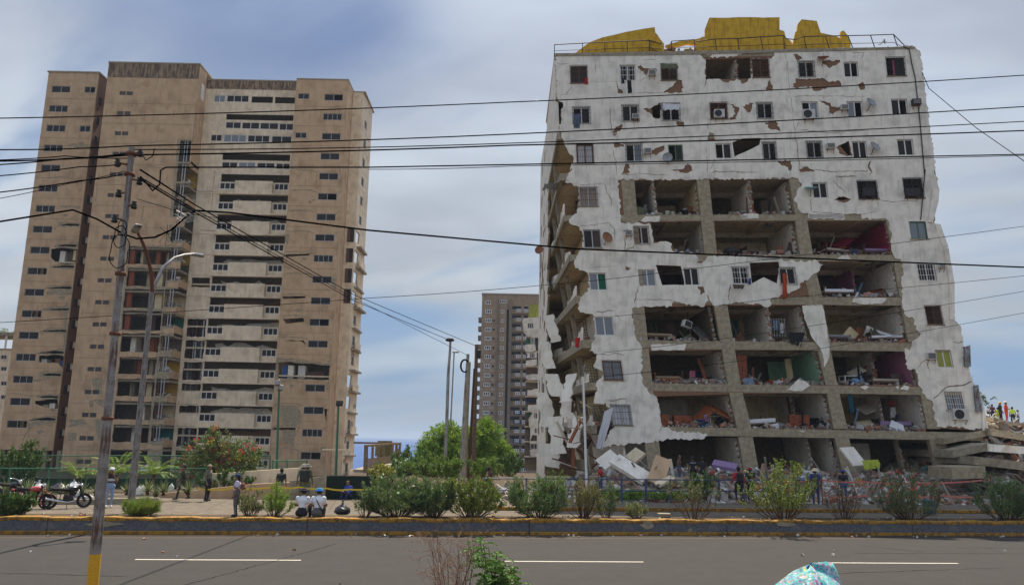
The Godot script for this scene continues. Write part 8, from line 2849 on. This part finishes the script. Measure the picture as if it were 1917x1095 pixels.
	if o.has("cap"):
		var st := new_st()
		st.set_color(o.cap)
		var kind: String = o.get("cap_kind", "cap")
		var c: Vector3 = J.head + up * .03 * k - fwd * .008
		if kind == "helmet":
			lathe(st, c, [[.125 * k, -.01], [.155 * k, -.012], [.13 * k, .015], [.122 * k, .07], [.085 * k, .125], [0,.145]], 16, hb)
		elif kind == "hat":
			lathe(st, c, [[.12 * k, .0], [.21 * k, -.02], [.2 * k, -.005], [.12 * k, .025], [.112 * k, .09], [.06 * k, .12], [0,.12]], 16, hb)
		else:
			lathe(st, c, [[.112 * k, .0], [.114 * k, .04], [.095 * k, .085], [.04 * k, .112], [0,.115]], 14, hb)
			bevel_box(st, c + fwd * .13 * k + up * .01, Vector3(.15,.014,.12) * k, .005, hb)
		put(st, "hat", M.cloth_v, t)
	if o.has("pack"):
		var st := new_st()
		var s: Vector3 = o.get("pack_size", Vector3(.32,.44,.2)) * k
		st.set_color(o.pack)
		bevel_box(st, J.chest + Vector3(0,-.06,-.13 * W / k - s.z * .5) * k, s, .06)
		bevel_box(st, J.chest + Vector3(0,-.14,-.13 * W / k - s.z - .03) * k, Vector3(s.x * .7, s.y * .4,.07), .025)
		var p := put(st, "backpack", M.cloth_v, t)
		st = new_st()
		st.set_color(o.pack)
		for e in [-1,1]:
			var pts := [J.chest + Vector3(e * .11,.12,-.13) * k, J.chest + Vector3(e * .12,.17,.0) * k, J.chest + Vector3(e * .12,.06,.14) * k, J.chest + Vector3(e * .15,-.14,.08) * k, J.chest + Vector3(e * .13,-.2,-.12) * k]
			tube(st, pts, [.02], 6, false)
		put(st, "strap", M.cloth_v, p)
	if o.has("sling"):
		var st := new_st()
		st.set_color(o.sling)
		tube(st, [J.sl + Vector3(-.05,.05,-.02) * k, J.chest + Vector3(.03,.02,-.155) * k, J.waist + Vector3(-.1,0,-.14) * k, J.hip + Vector3(-.16,.02,-.06) * k], [.02], 6, false)
		bevel_box(st, J.hip + Vector3(-.2,.04,-.02) * k, Vector3(.12,.22,.26), .04)
		put(st, "sling_bag", M.cloth_v, t)
	if o.has("stripe"):
		var st := new_st()
		st.set_color(o.stripe)
		for e in o.get("stripes", [.0]):
			lathe(st, J.chest + Vector3(0, e, 0) * k, [[.165 * W, -.02], [.168 * W, .0], [.165 * W, .02]], 16, Basis.from_scale(Vector3(1.22,1,.86)))
		put(st, "stripe", M.cloth_v, t)
	if o.has("item"):
		var st := new_st()
		st.set_color(o.item)
		bevel_box(st, J.wr + Vector3(0,.06,.05) * k, Vector3(.08,.15,.015), .005)
		put(st, "phone", M.cloth_v, t)
	return t
func build_people():
	M.cloth_v = mat(Color.WHITE, .9)
	M.cloth_v.vertex_color_use_as_albedo = true
	var lv := func(x: float, y: float, h: float) -> Vector3: return on_level(x, y, h)
	var white := Color(.72,.72,.74)
	var black := Color(.018,.018,.022)
	var camo := Color(.045,.05,.03)
	person("person in white cap and black shirt holding a phone up beside the utility pole", lv.call(201,950,.50), 1.66,.6, {"pose": "phone", "top": black, "legs": Color(.22,.32,.48), "cap": white, "item": black, "stripe": white, "stripes": [-.12,-.06], "shoe": white})
	person("person in dark green uniform walking towards the utility pole", lv.call(339,936,.50), 1.68,-1.3, {"pose": "walk", "top": camo * .8, "legs": camo * .7, "long": true, "cap": camo})
	person("person in grey shirt and tan cap standing sideways by the kerb wall", lv.call(386,938,.50), 1.70,1.4, {"top": Color(.14,.13,.10), "legs": black, "long": true, "cap": Color(.3,.24,.14)})
	person("person in lilac and white shirt, blue cap, mask and brown backpack behind the wall", rp((at(436,960,31.6) - RO).dot(RA), 1.0,.555), 1.6,-1.35, {"top": Color(.56,.52,.66), "legs": Color(.12,.12,.13), "cap": Color(.02,.04,.12), "mask": true, "pack": Color(.22,.09,.05), "pack_size": Vector3(.24,.3,.16), "wide": 1.1, "long_hair": true})
	person("person in black with a black backpack standing by the ramp", lv.call(523,938,.50) + Vector3(0,0,0), 1.56, PI, {"top": black, "legs": Color(.3,.28,.25), "pack": black})
	person("soldier in camouflage with a huge dark backpack behind the seated pair", lv.call(571,942,.50), 1.82, PI - .2, {"top": Color(.10,.11,.07), "legs": Color(.12,.13,.09), "long": true, "cap": Color(.2,.2,.16), "cap_kind": "hat", "pack": Color(.03,.035,.03), "pack_size": Vector3(.4,.54,.26)})
	person("soldier in pale camouflage half hidden behind the one with the huge backpack", lv.call(559,941,.50) + Vector3(0,0,-.5), 1.78, PI + .3, {"top": Color(.16,.17,.12), "legs": Color(.14,.15,.1), "long": true, "cap": Color(.24,.24,.2), "cap_kind": "hat"})
	var sp := func(x: float) -> Vector3:
		var s := (at(x, 960,31.8) - RO).dot(RA)
		return rp(s, .62,.66)
	person("seated person in white shirt and dark helmet, back to the road", sp.call(563), 1.95, PI - .05, {"pose": "sit", "top": white, "legs": black, "cap": Color(.03,.03,.035), "cap_kind": "helmet", "group": "people seated on the wall"})
	person("seated person in white shirt with bright blue cap and black sling bag", sp.call(593), 1.95, PI + .1, {"pose": "sit", "top": white, "legs": Color(.1,.1,.1), "cap": Color(.02,.2,.5), "cap_kind": "helmet", "sling": black, "wide": 1.08, "group": "people seated on the wall"})
	person("person in bright blue shirt sitting before the green wall", lv.call(652,935,.50) + Vector3(0,.12,0), 1.6,-.4, {"pose": "sit", "top": Color(.03,.08,.4), "legs": Color(.03,.04,.1), "long": true})
	person("person with dark hair standing behind the yellow green bush", lv.call(915,938,.50), 1.75,2.2, {"top": Color(.08,.02,.03), "legs": black})
	person("person in red jacket with black backpack stepping off the pavement", lv.call(1385,944,.66), 1.86, PI, {"pose": "step", "top": Color(.5,.02,.03), "legs": black, "pack": black, "long": true, "skin": 1})
	person("person in blue shirt and cream hat with dark backpack", lv.call(1529,944,.66), 1.84, PI - .3, {"top": Color(.02,.06,.3), "legs": Color(.03,.05,.12), "cap": Color(.6,.52,.3), "cap_kind": "hat", "pack": Color(.05,.05,.06)})
	person("person in blue and white striped shirt behind the bougainvillea", lv.call(1502,942,.66), 1.7, PI, {"top": Color(.5,.54,.62), "legs": Color(.3,.28,.24), "stripe": Color(.06,.12,.34), "stripes": [-.2,-.14,-.08,-.02,.04]})
	person("person in red hat and dark clothes beside the bougainvillea", lv.call(1419,940,.66) + Vector3(0,0,-1.2), 1.76,2.6, {"top": black, "legs": black, "cap": Color(.4,.03,.03)})
	person("person in dark shirt and blue cap behind the leggy shrub", lv.call(1590,940,.66) + Vector3(0,0,-.6), 1.7,2.9, {"top": black, "legs": Color(.05,.09,.2), "cap": Color(.02,.05,.25)})
	var inn := func(x: float, y: float, z: float) -> Vector3:
		var p := at(x, y, z)
		p.y = mound(p.x, p.z) + .1
		return p
	var g := {"group": "searchers in the ruins"}
	person("person in brown top and blue jeans inside the open ground floor", inn.call(1272,890,49.5), 1.72,1.2, {"top": Color(.12,.08,.06), "legs": Color(.06,.1,.2), "long": true, "group": g.group})
	person("person in dark vest with white back print inside the open ground floor", inn.call(1298,890,49.2), 1.74, PI, {"top": Color(.015,.018,.03), "legs": black, "stripe": Color(.4,.4,.42), "stripes": [.06], "cap": black, "group": g.group})
	person("person in black beside the one with the white back print", inn.call(1316,890,49.0), 1.76, PI - .4, {"top": black, "legs": black, "group": g.group})
	person("person in red shirt and white helmet bending over rubble", inn.call(1326,897,48.0), 1.7,1.4, {"pose": "bend", "top": Color(.32,.06,.07), "legs": Color(.1,.1,.12), "cap": white, "cap_kind": "helmet", "group": g.group})
	person("person in red shirt and white cap by the propped pale plate", inn.call(1124,905,47.5), 1.7,1.9, {"pose": "fold", "top": Color(.4,.03,.03), "legs": Color(.06,.08,.14), "cap": white, "group": g.group})
	# rescue crew on the heap at the right
	var hp := func(x: float, z: float) -> Vector3:
		var p := at(x, 790, z)
		p.y = mound(p.x, p.z) + .1
		return p
	var crew := "rescue crew on the heap"
	for e in [["person in red overalls and white helmet, arms folded, on the heap", 1887,792,68.0,1.8,1.2, {"pose": "fold", "top": Color(.55,.05,.02), "legs": Color(.55,.05,.02), "long": true, "cap": white, "cap_kind": "helmet"}],
		["person in dark clothes and yellow helmet on the heap", 1876,791,69.0,1.72,.6, {"top": black, "legs": black, "long": true, "cap": Color(.7,.5,.03), "cap_kind": "helmet"}],
		["person in bright yellow vest right of the red overalls", 1899,796,67.0,1.5,3.0, {"top": Color(.5,.7,.03), "legs": black}],
		["person in yellow vest between the dark figures on the heap", 1871,792,70.5,1.35,2.8, {"top": Color(.5,.62,.03), "legs": Color(.4,.5,.03)}],
		["person in dark red cap and shirt at the left end of the crew", 1861,788,70.0,1.4,-.8, {"top": Color(.1,.03,.05), "legs": black, "cap": Color(.12,.02,.04)}],
		["person in white shirt at the left end of the crew", 1853,787,71.0,1.2,.4, {"top": white, "legs": black}],
		["person in pale shirt right of the yellow vest at the picture edge", 1909,798,67.5,1.35,1.0, {"top": Color(.5,.5,.52), "legs": Color(.05,.08,.15)}]]:
		var d: Dictionary = e[6]
		d["group"] = crew
		person(e[0], at(e[1], e[2], e[3]), e[4], e[5], d)
	# ---- someone close by in a flowered turquoise headscarf, seen from above the brow
	var p := at(1517,1061,4.8)
	var hb := Vector3(p.x, p.y - 1.665, p.z)
	var F: Node3D = person("person in a turquoise flowered sun hat close to the camera", hb, 1.6, PI, {"top": Color(.3,.3,.32), "legs": black, "long_hair": true, "group": "people"})
	var st := new_st()
	st.set_smooth_group(0)
	var rings := []
	for j in 10:
		var y := j / 9.0
		var ring := []
		for k in 36:
			var an := TAU * k / 36
			# soft brimmed crown with a pinched corner on one side
			var r := lerpf(.215,.0, pow(y, 2.4)) + (.02 * sin(an * 5.0 + y * 4.0) + .012 * sin(an * 9.0)) * (1.0 - y)
			var pk := exp(-pow(wrapf(an - 2.75,-PI, PI) * 3.2,2.0)) * exp(-pow((y - .68) * 4.5,2.0))
			ring.append(Vector3(cos(an) * r * (1.0 + .25 * pk), 1.36 + y * .21 + .075 * pk + .01 * sin(an * 3.0), sin(an) * r * .9))
		rings.append(ring)
	for j in 9:
		for k in 36:
			quad(st, rings[j][k], rings[j][(k + 1) % 36], rings[j + 1][(k + 1) % 36], rings[j + 1][k])
	var sh := put(st, "sun_hat", flowered(), F)
	sh.position = Vector3(0,.10,.0)
func flowered() -> StandardMaterial3D:
	# printed cloth: scattered small blossoms on turquoise
	var size := 512
	var im := Image.create(size, size, false, Image.FORMAT_RGB8)
	im.fill(c8(62,168,176))
	for k in 900:
		var c := Vector2i(rng.randi() % size, rng.randi() % size)
		var kind := rng.randi() % 7
		var col: Color = [c8(120,210,205), c8(40,140,150), c8(176,60,120), c8(60,40,110), c8(238,232,220), c8(210,190,90), c8(230,150,180)][kind]
		var r := rng.randi_range(3,9) if kind < 2 else rng.randi_range(2,6)
		for petal in 5:
			var an := TAU * petal / 5 + k
			var q := c + Vector2i(int(cos(an) * r * 1.2), int(sin(an) * r * 1.2))
			for y in range(-r, r + 1):
				for x in range(-r, r + 1):
					if x * x + y * y <= r * r: im.set_pixel(posmod(q.x + x, size), posmod(q.y + y, size), col * rng.randf_range(.92,1.05))
	var m := mat(Color.WHITE, .8,0, ImageTexture.create_from_image(im), .34)
	m.uv1_world_triplanar = false
	return m
